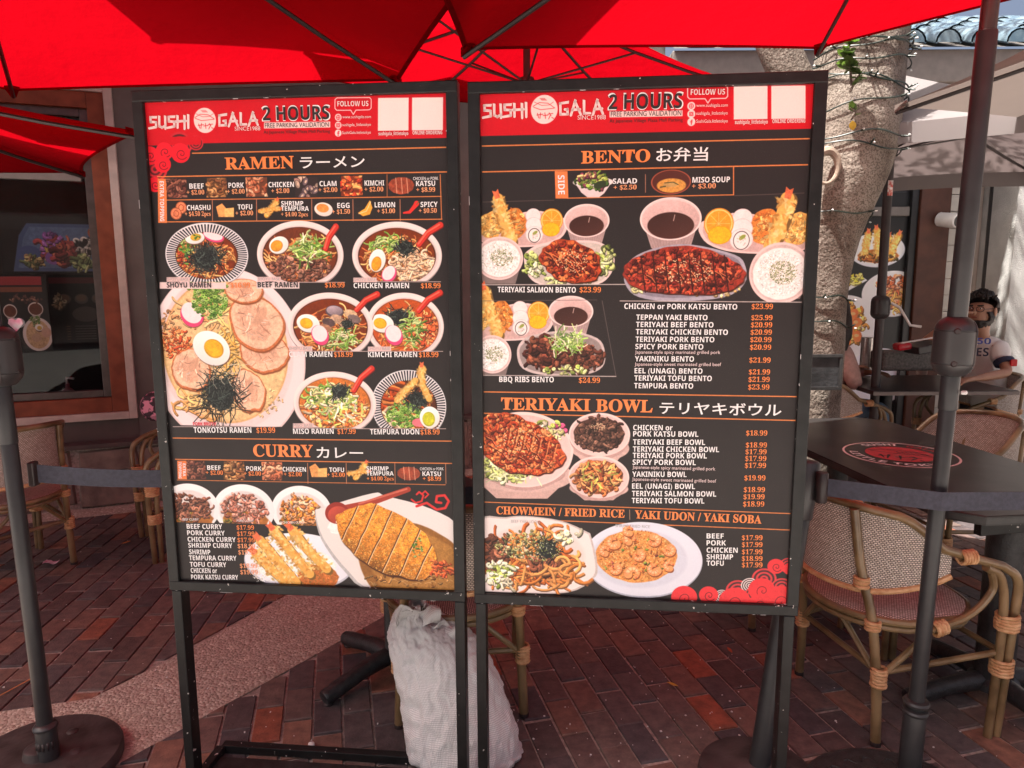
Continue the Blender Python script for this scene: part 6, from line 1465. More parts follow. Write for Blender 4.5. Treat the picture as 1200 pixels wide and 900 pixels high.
def katsu_pic(c, x0, y0, x1, y1):
    mx, my = (x0 + x1) / 2, (y0 + y1) / 2; c.ell(mx, my, (x1 - x0) / 2, (y1 - y0) * .42, (150, 66, 44), 0, 1.5, .06, .35); 
    for k in range(3): x = x0 + (x1 - x0) * (.28 + k * .22); c.line([(x, y0 + 2), (x + 1.5, y1 - 2)], .8, (226, 160, 130))
katsu_pic(c, 453, 205, 482.5, 227)
for x in (451,): c.line([(x, 203), (x + .3, 229)], .6, OR)
label2(LT, 'BEEF', '+ $2.00', 219, 236, 216, 236.5, 219.9); label2(LT, 'PORK', '+ $2.00', 265, 283, 263.5, 284, 218.9); label2(LT, 'CHICKEN', '+ $2.00', 312, 342, 315.5, 336.5, 218.1)
label2(LT, 'CLAM', '+ $2.00', 372, 392, 371, 393, 216.9); label2(LT, 'KIMCHI', '+ $2.00', 425, 448, 425, 447, 216.2); LT.t('CHICKEN or PORK', 482, 511.5, 209.6, 3.6, 'white', .0, 209.3); label2(LT, 'KATSU', '+ $8.99', 485.5, 508, 486, 508, 216.6)
c.line([(192, 233.2), (515, 228.6)], 1.0, OR); c.line([(192, 258.8), (516, 255.4)], 1.1, OR); c.line([(513.6, 203), (515.6, 255.4)], .9, OR)
for x in (245.5, 297.5, 362.5, 411, 466.5): c.line([(x, 232.4), (x + .4, 257.4)], .8, (206, 130, 96))
# second row pictures
for q in ((209, 242), (203, 249)): c.ell(q[0], q[1], 7, 7, (150, 80, 50)); c.ell(q[0], q[1], 6, 6, (226, 130, 90), tex=.25); c.ering(q[0], q[1], 3, 3.4, .8, (170, 80, 50))
def tofu_pic(c, x, y): c.poly([(x, y - 7), (x + 7, y - 11), (x + 12, y - 5), (x + 11, y + 5), (x + 3, y + 5)], (238, 160, 90), tex=.15); c.poly([(x + 10, y - 5), (x + 21, y - 6), (x + 21, y + 5), (x + 10, y + 5)], (250, 190, 110), tex=.12)
def shrimp_pic(c, x, y): c.tempura([(x + 21, y - 11), (x + 14, y - 1), (x + 9, y + 6)], 6.5, base=(240, 168, 66)); c.tempura([(x + 25, y - 2), (x + 12, y - 1), (x + 1, y + 1)], 5, base=(236, 150, 60))
tofu_pic(c, 250, 248); shrimp_pic(c, 300, 245)
c.ell(376.5, 244, 10.8, 7.6, (250, 226, 214), .15, shade=.1); c.ell(375.5, 242.5, 7.2, 4.8, (238, 150, 70), .15, tex=.1)
c.poly([(417, 248), (425, 243), (431, 233), (434, 242), (431, 250), (423, 252)], (246, 170, 60), tex=.1); c.line([(418, 249), (427, 246), (432, 235)], .8, (255, 226, 170))
c.line([(471, 248), (478, 247), (484, 240), (486, 237)], 2, (226, 50, 44), w2=6); c.line([(486, 238), (489, 234.5)], .8, (90, 110, 60))
label2(LT, 'CHASHU', '+ $4.50 2pcs', 216.3, 244, 214, 244, 245.2); label2(LT, 'TOFU', '+ $2.00', 276, 293, 273.5, 294, 244.3)
LT.t('SHRIMP', 327, 353, 239.8, 5.4, 'white', .03); LT.t('TEMPURA', 327, 359.5, 245.8, 5.4, 'white', .03); LT.t('+ $4.00 2pcs', 327, 358.5, 252.2, 4.8, 'peach', .02)
label2(LT, 'EGG', '+ $1.50', 393, 407.5, 387, 408, 242.5); label2(LT, 'LEMON', '+ $1.00', 437, 461, 440, 461, 241.7); label2(LT, 'SPICY', '+ $0.50', 491, 511, 489, 510, 241.2)
# big bowl behind
def big_tonkotsu(c):
    c.clip_rect(182, 305, 362, 499.3); c.ell(263, 420, 97, 108, (226, 196, 192)); c.ell(263, 419, 95.5, 106.5, (246, 222, 220), shade=.04); c.ell(262, 414, 83, 94, (232, 206, 202), soft=8)
    c.ell(261, 412, 78, 86, (220, 168, 110), soft=4); c.ell(261, 412, 76, 84, (236, 194, 138), tex=.10, soft=4); c.crumbs(300, 470, 34, 20, 60, [(240, 200, 146), (226, 178, 120)], 1.6, hl=False)
    c.noodles(232, 360, 30, 26, 40, [(236, 190, 130), (222, 160, 104)], 2.2, 20); c.noodles(262, 398, 16, 40, 70, [(240, 196, 120), (226, 170, 84), (248, 214, 150)], 2.2, 22, curl=.3); c.noodles(235, 470, 30, 18, 30, NOOD[:2], 2.4, 24)
    c.crumbs(202, 402, 19, 17, 150, [(222, 100, 52), (236, 130, 70), (196, 74, 40), (244, 160, 100)], 2.2); c.crumbs(196, 376, 13, 15, 40, [(226, 170, 120), (210, 150, 100)], 2.5, hl=False)
    def chashu(x, y, rx, ry, rot, sd_): 
        c.ell(x + 1, y + 2, rx, ry, (140, 78, 44), rot, 4, .07, 0, sd_); c.ell(x, y, rx, ry, (200, 112, 66), rot, 1.5, .07, .15, sd_); c.ell(x, y - .5, rx * .93, ry * .92, (240, 194, 160), rot, 2.5, .08, .10, sd_); c.ell(x - rx * .1, y, rx * .62, ry * .6, (226, 170, 140), rot, 6, .2, .12, sd_ + 1)
        c.shreds(x, y, rx * .6, ry * .6, 26, [(206, 146, 116), (250, 220, 196), (190, 130, 104)], rx * .35, .8); c.ell(x + rx * .12, y - ry * .25, rx * .16, ry * .42, (214, 160, 130), rot + .3, 4)
    chashu(307, 412, 30, 25, .2, 5); chashu(298, 378, 35, 31, .35, 8); chashu(289, 458, 20, 27, -.2, 12); chashu(221, 433, 26, 24, .3, 21); chashu(283, 340, 24, 14, .1, 25)
    c.fishcake(222, 368, 15, 14, .75)
    c.rings(243, 352, 21, 20, 190, 2.4); c.rings(240, 335, 24, 8, 60, 2.2)
    c.egg(245, 407.5, 24, 19.5, .55, (240, 178, 40), (.12, .02), .52)
    c.nori(256, 462, 24, 25, 230); c.shreds(262, 438, 18, 12, 30, [(40, 46, 44), (70, 78, 72), (200, 190, 170)], 12, .8); c.unclip()
def ramen(c, cx, cy, rx, ry, cropy, kind, stripe=False, spoon=None, soup=(122, 48, 18)):
    c.clip_rect(cx - rx - 8, cy - ry - 22, cx + rx + 12, cropy); c.bowl(cx, cy, rx, ry, (246, 220, 214) if not stripe else (240, 232, 230), soup, stripe, .87 if not stripe else .76)
    sv = c.clipm; x0, y0, al, _, _ = c.emask(cx, cy + ry * .03, rx * (.85 if not stripe else .74), ry * (.85 if not stripe else .74)); m = np.zeros((c.h, c.w), np.float32); X0, Y0 = max(x0, 0), max(y0, 0); X1, Y1 = min(x0 + al.shape[1], c.w), min(y0 + al.shape[0], c.h); m[Y0:Y1, X0:X1] = al[Y0 - y0:Y1 - y0, X0 - x0:X1 - x0]; c.clipm = m * sv
    c.noodles(cx, cy + 6, rx * .76, ry * .66, 130, NOOD + [(214, 110, 60)], 1.5, 15)
    if kind == 'shoyu': c.crumbs(cx - 26, cy + 2, 9, 12, 50, [(214, 90, 50), (190, 70, 40), (90, 140, 60)], 2.4); c.rings(cx - 24, cy - 12, 12, 9, 60, 1.8); c.nori(cx - 1, cy + 4, 19, 17, 200); c.fishcake(cx + 8, cy - 22, 13, 6.5, .25); c.egg(cx - 14, cy - 20, 12, 7, -.1, (226, 180, 60), (.1, -.1), .55); c.rings(cx - 12, cy - 22, 4, 3, 8, 1.2)
    if kind == 'beef': c.noodles(cx + 14, cy - 8, 22, 14, 60, GREEN, 1.4, 14); c.crumbs(cx - 2, cy + 16, 36, 18, 190, [(134, 84, 66), (110, 66, 52), (160, 112, 92)], 3); c.shreds(cx + 8, cy - 6, 18, 14, 60, GREEN + [(240, 236, 200)], 13, 1.3); c.egg(cx - 25, cy - 11, 12, 9.5, -.4, (244, 160, 50), (-.2, .1), .62)
    if kind == 'chicken': c.crumbs(cx + 18, cy + 12, 27, 18, 150, [(238, 196, 160), (222, 170, 132), (200, 140, 100)], 2.8); c.noodles(cx + 20, cy + 12, 26, 18, 50, [(240, 206, 170), (226, 180, 140)], 1.8, 12); c.noodles(cx - 12, cy - 14, 20, 9, 70, GREEN, 1.3, 10); c.nori(cx + 10, cy - 9, 12, 9, 90); c.egg(cx - 23, cy + 6, 9.5, 13, .3, (240, 160, 40), (-.1, .3), .6); c.fishcake(cx - 9, cy + 22, 10, 8, -.9)
    if kind == 'clam': c.noodles(cx + 10, cy + 15, 26, 12, 70, GREEN + [(240, 230, 180)], 1.3, 12); c.ell(cx + 5, cy - 17, 11, 7, (90, 76, 84), .1); c.ell(cx + 5, cy - 18, 9.5, 5.5, (160, 140, 146), .1, shade=.3)
    if kind == 'clam': [c.ell(cx + dx, cy + dy, 8, 5, q, .3, 2, .15, .2) for dx, dy, q in ((8, -8, (200, 160, 130)), (24, -14, (216, 180, 140)), (-2, -4, (90, 70, 70)), (16, -3, (190, 150, 120)), (-6, 3, (170, 120, 90)), (28, -8, (120, 100, 96)))]; c.nori(cx + 20, cy - 2, 9, 6, 40)
    if kind == 'kimchi': c.crumbs(cx + 26, cy + 6, 16, 20, 120, [(226, 110, 60), (240, 150, 96), (200, 80, 44)], 2.8); c.nori(cx - 8, cy - 10, 15, 11, 110); c.noodles(cx + 8, cy + 4, 13, 16, 60, GREEN, 1.4, 10)
    if kind in ('clam', 'kimchi'): o_ = -24 if kind == 'clam' else -25; c.egg(cx + o_ - 2, cy - 3, 14, 10.5, .2, (240, 180, 40), (-.15, .0), .55); c.fishcake(cx + o_ + 12, cy + 11, 10, 12, -.5)
    if kind == 'miso': c.crumbs(cx, cy + 8, 38, 26, 170, [(240, 140, 70), (250, 180, 110), (250, 220, 180), (226, 110, 50)], 3.2); c.noodles(cx - 6, cy - 6, 28, 18, 90, GREEN + [(240, 226, 160), (250, 240, 200)], 1.8, 14); c.shreds(cx + 4, cy + 6, 30, 22, 50, [(252, 232, 200), (200, 210, 110)], 9, 2); c.nori(cx + 6, cy - 14, 12, 9, 90)
    if kind == 'udon': c.noodles(cx - 20, cy - 8, 14, 22, 26, [(214, 100, 40), (180, 70, 26), (236, 140, 70)], 3, 22, curl=.2); c.noodles(cx - 22, cy + 25, 26, 12, 26, [(240, 210, 170)], 3, 26); c.rings(cx - 4, cy + 10, 22, 16, 170, 2.3); c.nori(cx + 12, cy - 8, 16, 10, 120); c.crumbs(cx + 20, cy + 30, 14, 6, 30, [(120, 60, 30), (160, 80, 40)], 3); c.ell(cx + 12, cy + 20, 8, 5, (236, 120, 130)); 
    c.clipm = sv
    if kind == 'udon': c.egg(cx + 25, cy + 14, 12, 13, 0, (200, 200, 50), (-.1, .15), .62); c.tempura([(cx + 15, cy - 45), (cx + 14, cy - 28), (cx + 24, cy - 8)], 9); c.tempura([(cx + 8, cy - 30), (cx - 6, cy - 16), (cx - 14, cy - 6)], 8, False)
    c.unclip()
    if spoon: c.spoon(*spoon)
big_tonkotsu(c)
ramen(c, 239, 297.5, 50.5, 36.5, 329.5, 'shoyu', True)
c.clip_rect(180, 320, 300, 338); c.unclip()
ramen(c, 349, 297, 51.5, 38, 329.3, 'beef', spoon=(379, 290, 391, 264, 5.5), soup=(112, 50, 26)); ramen(c, 463, 298, 52, 37.5, 328.6, 'chicken', spoon=(489, 285, 514, 262, 5.5))
ramen(c, 473, 381, 45.5, 38, 411, 'kimchi', spoon=(489, 363, 514, 341.5, 5.5), soup=(190, 80, 30)); ramen(c, 385, 381, 51.5, 38.5, 410.7, 'clam', spoon=(416, 362, 440, 343.5, 5.5))
ramen(c, 478, 475, 44.5, 42, 502, 'udon', True, soup=(90, 44, 24)); ramen(c, 390.5, 472, 50.5, 37.5, 501.5, 'miso', spoon=(413, 457, 434, 431, 5.5), soup=(214, 120, 50))
for x0, x1, y in ((298, 402, 329.7), (412, 515, 329.0), (337, 518, 411), (342, 522, 502.3), (200, 322, 500)): c.line([(x0, y), (x1, y)], .7, (222, 196, 190))
c.poly([(184, 329.6), (262, 329.8), (262, 337.6), (184, 337.4)], (238, 208, 204))
bowl_label(LT, c, 'SHOYU BASE', 'SHOYU RAMEN', '$16.99', 192.5, 245, 268, 291, 336.2, 'black'); c.poly([(298, 329.8), (348.5, 329.8), (348.5, 337.2), (298, 337.2)], (232, 208, 204)); bowl_label(LT, c, 'SHOYU BASE', 'BEEF RAMEN', '$18.99', 299.5, 347, 379, 402, 335.8, 'black'); bowl_label(LT, c, 'SHOYU BASE', 'CHICKEN RAMEN', '$18.99', 412.5, 478, 492, 515, 336.6)
bowl_label(LT, c, 'SHOYU BASE', 'CLAM RAMEN', '$18.99', 337, 388, 390, 412, 417.6); bowl_label(LT, c, 'SHOYU BASE', 'KIMCHI RAMEN', '$18.99', 430, 488, 490, 513, 417.8); bowl_label(LT, c, 'MISO BASE', 'MISO RAMEN', '$17.99', 342, 390, 394.5, 416, 508.4, tagw=24); bowl_label(LT, c, '', 'TEMPURA UDON', '$18.99', 433, 491, 492.5, 515, 509)
LT.t('PORK BROTH', 224, 251, 498.6, 3.8, 'red', .02); bowl_label(LT, c, '', 'TONKOTSU RAMEN', '$19.99', 225, 293, 299, 321, 507.2, 'white', 6.6)
c.line([(200, 513.4), (530, 517)], 1.2, OR); c.line([(203, 538.6), (535, 543.4)], 1.2, OR)
LT.slab('CURRY', 295.5, 366, 535.2, 14.4, y1=536.2); LT.t('カレー', 370, 425, 536.2, 11, 'white', .012, 537)
c.line([(205, 563), (522, 568.6)], .8, OR); orangetab(c, 205, 540.2, 216, 562.2)
vtext(LT, 'TOPPING', 207, 541.5, 561, 3.6, 'white', .01); vtext(LT, 'EXTRA', 212, 543.5, 558.5, 3.6, 'white', .01)
swatch(c, 216.5, 540.3, 238, 562, MEAT); swatch(c, 260, 541, 284, 563, PORKC, 'crumb'); swatch(c, 306, 542, 329, 563.5, CHICK)
tofu_pic(c, 361, 554.5); shrimp_pic(c, 406, 554.5); katsu_pic(c, 464.5, 545.5, 492.5, 565)
for x in (359, 404.5, 462, 522): c.line([(x, 543), (x + .6, 567.2)], .7, (216, 140, 100))
def lab3(n, p, a, b, a2, b2, y): LT.t(n, a, b, y, 5.3, 'white', .032, y + (b - a) * .015); LT.t(p, a2, b2, y + 5.6, 4.8, 'orange', .02, y + 5.6 + (b2 - a2) * .015)
lab3('BEEF', '+ $2.00', 241, 257, 239.5, 259.5, 551); lab3('PORK', '+ $2.00', 287, 305, 284.5, 304.5, 552); lab3('CHICKEN', '+ $2.00', 330, 357.5, 331.5, 352.5, 552.8); lab3('TOFU', '+ $2.00', 385, 402.5, 382.5, 403.5, 553.4)
LT.t('SHRIMP', 429, 455, 551.8, 4.9, 'white', .032); LT.t('TEMPURA', 429, 461, 557.6, 4.9, 'white', .032); LT.t('+ $4.00 2pcs', 429.5, 461, 563.4, 4.4, 'orange', .02); LT.t('CHICKEN or PORK', 492, 520, 551.4, 3.3, 'white', .0); lab3('KATSU', '+ $8.99', 495, 517, 495.5, 517, 558)
# curry plates
def curryplate(c, cx, cy, rx, ry, cols, cl):
    c.clip_rect(*cl); c.ell(cx, cy, rx, ry, (246, 240, 238), shade=.05); c.ell(cx, cy + 2, rx * .82, ry * .8, (226, 216, 212), soft=6); c.ell(cx + 2, cy + 13, rx * .74, ry * .5, (170, 104, 46), 0, 3, .1, .2); c.crumbs(cx - 10, cy + 12, rx * .4, ry * .35, 40, [(120, 120, 50), (160, 140, 60), (150, 100, 40)], 1.8, hl=False); c.crumbs(cx, cy - 1, rx * .66, ry * .5, 190, cols, 2.8, .25); c.unclip()
curryplate(c, 352, 600, 38, 32, [(226, 160, 110), (200, 120, 70), (240, 190, 150), (250, 150, 60)], (314, 560, 400, 617)); curryplate(c, 284, 598, 39, 32, [(196, 130, 110), (170, 100, 80), (220, 160, 140)], (244, 560, 330, 615)); curryplate(c, 220, 596, 38, 31, [(140, 84, 62), (112, 64, 48), (166, 108, 84)], (180, 560, 262, 613.4))
for t, xa, xb, y in (('BEEF CURRY', 212, 231, 611), ('PORK CURRY', 276, 296, 612.5), ('CHICKEN CURRY', 330, 356, 614.5)): LT.t(t, xa, xb, y, 2.6, 'white', .0)
def tempcurry(c):
    c.clip_rect(275, 600, 425, 690.5); c.ell(349, 660, 70, 37, (196, 196, 206)); c.ell(349, 658.5, 69, 35.5, (240, 238, 244), shade=.03); c.ell(345, 664, 52, 24, (250, 246, 240), 0, 3, .05, .1); c.flecks(318, 675, 24, 14, 220, [(226, 210, 190), (255, 252, 244)], .9); c.ell(372, 678, 26, 16, (196, 110, 50), 0, 2, .08, .15); c.flecks(372, 678, 24, 14, 160, [(230, 150, 80), (160, 84, 34), (120, 110, 50)], .8); c.unclip()
    c.clip_rect(275, 600, 425, 691.5)
    for P in ([(303, 634), (322, 656), (346, 684)], [(341, 622), (358, 644), (382, 668)], [(319, 622), (338, 646), (362, 674)], [(298, 650), (316, 668), (340, 690)]): c.tempura(P, 14.5, base=(240, 176, 84))
    c.unclip()
tempcurry(c)
def katsucurry(c):
    c.spoly([(368, 602), (376, 596), (436, 579), (452, 583), (505, 598), (541, 625), (541, 694), (436, 693), (404, 672), (376, 634)], (190, 186, 184)); c.spoly([(369, 601), (378, 595.5), (436, 578.5), (452, 582), (505, 597), (541, 624), (541, 693), (440, 693), (407, 670), (378, 632)], (236, 226, 220))
    c.clip_rect(380, 590, 538.5, 693.5); c.ell(486, 668, 72, 55, (150, 98, 44), .45, 4, .03, .12); c.ell(494, 672, 66, 48, (172, 120, 58), .45, 8, .03, .14); c.crumbs(480, 680, 50, 12, 60, [(190, 140, 80), (150, 96, 44)], 2.2, hl=False); c.unclip()
    c.ell(412, 612, 32, 14, (250, 246, 240), -.35, 3, .12, .1)
    c.line([(398, 598), (430, 591), (455, 582), (478, 574)], 9, (166, 60, 44), w2=6.5); c.ell(394, 602, 15, 13.5, (150, 48, 38), -.3); c.ell(395, 604, 12.5, 10.5, (178, 70, 54), -.3, shade=.2); c.line([(420, 591), (452, 581), (476, 573.5)], 2.4, (206, 104, 84))
    c.flecks(410, 606, 20, 6, 90, [(255, 250, 244), (240, 230, 220)], 1.4, -.5)
    c.cutlet(453, 636, 66, 38, .50, 6); c.rings(489, 640, 6, 16, 24, 1.4)
    c.crumbs(519, 668, 14, 9, 40, [(220, 110, 60), (200, 84, 44)], 3); 
    for k in range(24): x, y = c.rnd_in(486, 676, 48, 12); c.line([(x, y), (x + 4, y - 1.5), (x + 7, y)], .5, (216, 176, 120))
katsucurry(c)
# small red swirl
c.line([(482, 586), (487, 590), (494, 588), (496, 581), (491, 577), (488, 580)], 2.2, (216, 50, 50)); c.line([(488, 594), (500, 590), (512, 598), (522, 596), (526, 588), (521, 581), (512, 582), (511, 589), (517, 590)], 3.0, (216, 50, 50)); c.line([(494, 580), (498, 576), (502, 580), (498, 584)], 1.8, (216, 50, 50))
for t, x0, x1, y in (('BEEF CURRY', 217, 259, 620.6), ('PORK CURRY', 217.6, 262, 628.2), ('CHICKEN CURRY', 218.2, 275, 635.9), ('SHRIMP CURRY', 219, 271, 643), ('SHRIMP', 220, 245, 650.8), ('TEMPURA CURRY', 220, 276, 657.9), ('TOFU CURRY', 221, 264, 665.6), ('CHICKEN or', 222, 253, 672.8), ('PORK KATSU CURRY', 222.5, 278, 680.6)): LT.t(t, x0, x1, y, 5.6, 'white', .036, y + .5)
for t, x0, y, k in (('$17.99', 276, 621.6, 'orange'), ('$17.99', 276.5, 629, 'orange'), ('$17.99', 277, 636.4, 'orange'), ('$18.99', 277.3, 643.6, 'peach'), ('$19.99', 278, 651, 'peach'), ('$18.99', 280, 667, 'peach'), ('$19.99', 280.5, 674.4, 'peach')): LT.t(t, x0, x0 + 20.5, y, 5.0, k, .028 if k == 'orange' else .012, y + .3)
# fine dust and vertical sheen is left to the light; ink speckle only
c.a *= (1 + (c.r.rand(c.h, c.w, 1).astype(np.float32) - .5) * .05)
B['im'] = c.image('ramen_menu_print')
LT.finish(INK, B['root'], {'white': 'white_lettering', 'orange': 'orange_lettering', 'black': 'black_lettering'})

# ---------------- right board
B = BOARDS[1]; c = board_canvas(B, BG); LT = Letter(B['f'], B['py'] - .0012)
header(c, LT, 545, 975, 108, 157.4, 148.6, 0, 0, arcs=True)
logo_row(c, LT, 567, 136.4, 1.10, -1.5)
c.line([(566, 168.6), (950, 160.6)], 1.3, OR); c.line([(566, 198.8), (948, 191)], 1.3, OR)
LT.slab('BENTO', 682, 763, 189.4, 14.6, y1=187.6); LT.t('お弁当', 770, 831, 186.2, 12.5, 'white', .01, 185)
orangetab(c, 651, 198, 666, 230); vtext(LT, 'SIDE', 654.6, 203, 225.5, 7.4, 'white', .025)
c.line([(666, 229.6), (861, 226)], 1.0, OR); c.line([(861, 193.5), (861, 226)], 1.0, OR); c.line([(757.5, 202), (757.5, 223)], .7, (190, 130, 100)); c.line([(566, 234), (650, 232)], .5, (110, 90, 84)); c.line([(862, 227), (944, 224)], .5, (110, 90, 84))
c.poly([(674, 211), (718, 211), (709, 224), (703, 228.6), (689, 228.6), (682, 223)], (226, 206, 204)); c.ell(696, 211, 22, 5.5, (240, 226, 222))
c.crumbs(696, 209, 19, 8, 90, [(90, 130, 50), (140, 170, 70), (60, 90, 40), (190, 200, 110), (130, 60, 80), (180, 196, 90)], 3); c.ell(704, 214, 7, 4, (48, 60, 36), -.3, 2); c.crumbs(692, 203, 10, 3, 16, [(130, 60, 80), (220, 180, 120)], 2.2)
c.ell(787.5, 211, 21, 13, (110, 46, 34)); c.ell(787.5, 210.6, 20, 12, (84, 40, 32), soft=3); c.ell(788, 215, 15.5, 7.5, (214, 150, 70), 0, 2, 0, .15); c.ell(787, 214, 8, 2.6, (190, 150, 90)); c.line([(780, 212), (790, 211), (796, 214)], .9, (60, 70, 40)); c.line([(775, 217), (781, 216)], 1.2, (60, 70, 50)); c.ering(787.5, 211, 20.6, 12.6, .8, (170, 84, 60))
label2(LT, 'SALAD', '+ $2.50', 719, 747.5, 720, 747, 213); label2(LT, 'MISO SOUP', '+ $3.00', 812.5, 856.5, 812, 840, 211.8, 6.4)
def cup(c, cx, cy, rx, ry, h):
    c.poly([(cx - rx, cy + 2), (cx + rx, cy + 2), (cx + rx * .70, cy + h), (cx + rx * .4, cy + h + ry * .3), (cx - rx * .4, cy + h + ry * .3), (cx - rx * .70, cy + h)], (178, 150, 146))
    for k in range(14): x = cx - rx * .8 + k * rx * .123; c.line([(x, cy + ry * .8), (cx + (x - cx) * .76, cy + h)], .35, (150, 122, 120))
    c.ell(cx, cy, rx, ry, (240, 206, 200)); c.ell(cx, cy + .8, rx * .93, ry * .9, (214, 176, 170), shade=.12); c.ell(cx, cy + ry * .34, rx * .76, ry * .62, (70, 38, 32), shade=-.2); c.line([(cx + rx * .15, cy - ry * .2), (cx + rx * .1, cy + ry * .1)], .8, (214, 180, 170)); c.ering(cx, cy, rx * .98, ry * .97, .9, (250, 224, 218))
def ricebowl(c, cx, cy, rx, ry, h):
    c.poly([(cx - rx, cy + 2), (cx + rx, cy + 2), (cx + rx * .7, cy + h), (cx - rx * .7, cy + h)], (130, 112, 108)); c.ell(cx, cy, rx, ry, (240, 204, 198)); c.ell(cx, cy, rx * .93, ry * .92, (214, 184, 178)); c.ell(cx, cy + .5, rx * .88, ry * .84, (248, 238, 232), 0, 2, .03, .06)
    c.flecks(cx, cy, rx * .84, ry * .8, int(rx * ry * .9), [(255, 252, 248), (226, 212, 206), (240, 230, 224)], .9); c.flecks(cx + rx * .1, cy - 1, rx * .5, ry * .42, int(rx * ry * .35), [(110, 120, 60), (150, 150, 90), (70, 84, 40)], .55); c.flecks(cx, cy, rx * .8, ry * .75, 60, [(130, 130, 80)], .4)
def roll(c, x, y, n, w, st, lean=0):
    for k in range(n):
        cx, cy = x + lean * k, y + k * st; q = w * (1 + k * .08); c.ell(cx, cy, q, q * .95, (220, 190, 186)); c.ell(cx, cy, q * .95, q * .9, (246, 228, 224), 0, 1.5, .04, .06); 
    c.ering(cx, cy + 1, w * .78, w * .9, .7, (60, 50, 46)); c.ell(cx, cy + 1, w * .7, w * .8, (250, 232, 226)); c.ell(cx + w * .1, cy - w * .25, w * .38, w * .2, (150, 160, 70), -.6); c.flecks(cx, cy + 1, w * .5, w * .6, 20, [(170, 140, 130)], .5)
def orange_slices(c, x, y, r, d=1):
    c.ell(x, y, r, r * 1.05, (226, 140, 30)); c.ell(x, y, r * .93, r * .97, (250, 214, 130)); c.ell(x, y, r * .84, r * .88, (244, 160, 44), tex=.08)
    for k in range(8): a = k * .785; c.line([(x, y), (x + r * .84 * math.cos(a), y + r * .86 * math.sin(a))], .5, (252, 206, 120))
    c.ell(x - 1 * d, y + r * .85, r * .8, r * .62, (230, 160, 20)); c.ell(x - 1 * d, y + r * .85, r * .74, r * .56, (246, 186, 34), tex=.06)
def tempplate(c, x0, x1, y0, y1, flip=1):   # bento side plate: tempura, cutlet piece, roll, orange
    w, h = x1 - x0, y1 - y0
    def P(u, v): return (x0 + w * u, y0 + h * v) if flip > 0 else (x1 - w * u, y0 + h * v)
    c.spoly([P(0, .55), P(.1, .98), P(.5, 1.02), P(.8, .95), P(1.0, .72), P(1.02, .3), P(.6, .1)], (240, 204, 198)); c.spoly([P(0, .55), P(.1, .94), P(.5, .98), P(.78, .91), P(.97, .70), P(.98, .33), P(.6, .14)], (210, 170, 164))
    q = P(.14, .45); c.ell(q[0], q[1], w * .15, h * .32, (226, 166, 84), .1, 2, .08, .3, 4); c.crumbs(q[0], q[1], w * .14, h * .30, 80, [(240, 190, 110), (220, 150, 70), (250, 206, 130)], 2, hl=False, dark=.7)
    q = P(.42, .42); c.ell(q[0], q[1], w * .13, h * .38, (220, 130, 56), -.1, 2, .08, .3, 6); c.crumbs(q[0], q[1], w * .12, h * .36, 80, [(240, 160, 80), (222, 120, 50), (246, 190, 110)], 2, hl=False, dark=.7)
    c.tempura([P(.22, -.22), P(.27, .2), P(.32, .55), P(.38, .85)], w * .14)
    q = P(.64, .38); roll(c, q[0], q[1] - h * .16, 3, w * .085, h * .24, flip * .6); q = P(.86, .34); orange_slices(c, q[0], q[1], w * .125, flip)
def teri(c, cx, cy, rx, ry, rot, cols, n, sesame=60, seed=9):
    c.ell(cx + 1, cy + 1.6, rx, ry, (60, 24, 14), rot, 3, .12, 0, seed); c.ell(cx, cy, rx, ry, cols[0], rot, 2, .12, .35, seed)
    sv = c.clipm; x0, y0, al, _, _ = c.emask(cx, cy, rx, ry, rot, 1.5, .12, seed); m = np.zeros((c.h, c.w), np.float32); X0, Y0 = max(x0, 0), max(y0, 0); X1, Y1 = min(x0 + al.shape[1], c.w), min(y0 + al.shape[0], c.h); m[Y0:Y1, X0:X1] = al[Y0 - y0:Y1 - y0, X0 - x0:X1 - x0]; c.clipm = m if sv is None else m * sv
    c.crumbs(cx, cy, rx, ry, n, cols, 3.0, rot, .5, .55)
    for k in range(9): x, y = c.rnd_in(cx, cy, rx * .8, ry * .6, rot); c.line([(x - 7, y - 4), (x, y), (x + 4, y + 6)], 1.0, (70, 22, 14)); c.line([(x - 6, y - 5), (x + 1, y - 1), (x + 5, y + 5)], .7, (240, 140, 90))
    if sesame: c.flecks(cx + 2, cy - 1, rx * .55, ry * .6, sesame, [(250, 226, 180), (236, 200, 150)], .75)
    c.clipm = sv
TER = [(176, 66, 34), (206, 92, 46), (130, 40, 24), (226, 120, 66), (96, 30, 20)]
c.clip_rect(563, 190, 760, 330.8)
tempplate(c, 562, 661, 240, 286); cup(c, 688, 256, 25, 18, 28); ricebowl(c, 585, 300, 27, 24, 30)
c.spoly([(614, 300), (620, 290), (640, 282), (690, 279), (712, 286), (721, 302), (714, 322), (694, 332), (640, 332), (620, 322)], (236, 206, 200)); c.spoly([(616.5, 301), (622, 292), (641, 284.5), (690, 281.5), (710, 288), (718, 302), (712, 320), (692, 331), (642, 331), (622, 320)], (206, 190, 180))
c.crumbs(626, 308, 10, 14, 50, [(190, 200, 120), (150, 170, 80), (230, 232, 190)], 3.4); c.crumbs(708, 300, 10, 18, 60, [(190, 200, 120), (150, 170, 80), (226, 230, 170), (80, 90, 50)], 3.4); c.crumbs(670, 325, 30, 5, 30, [(160, 170, 90), (200, 206, 140)], 3); teri(c, 669, 304, 34, 23, .1, TER, 330, 90)
c.clip_rect(725, 190, 949, 352)
tempplate(c, 826, 952, 242, 294, -1); cup(c, 787, 254, 33, 23, 34); ricebowl(c, 916, 318, 33, 33, 30)
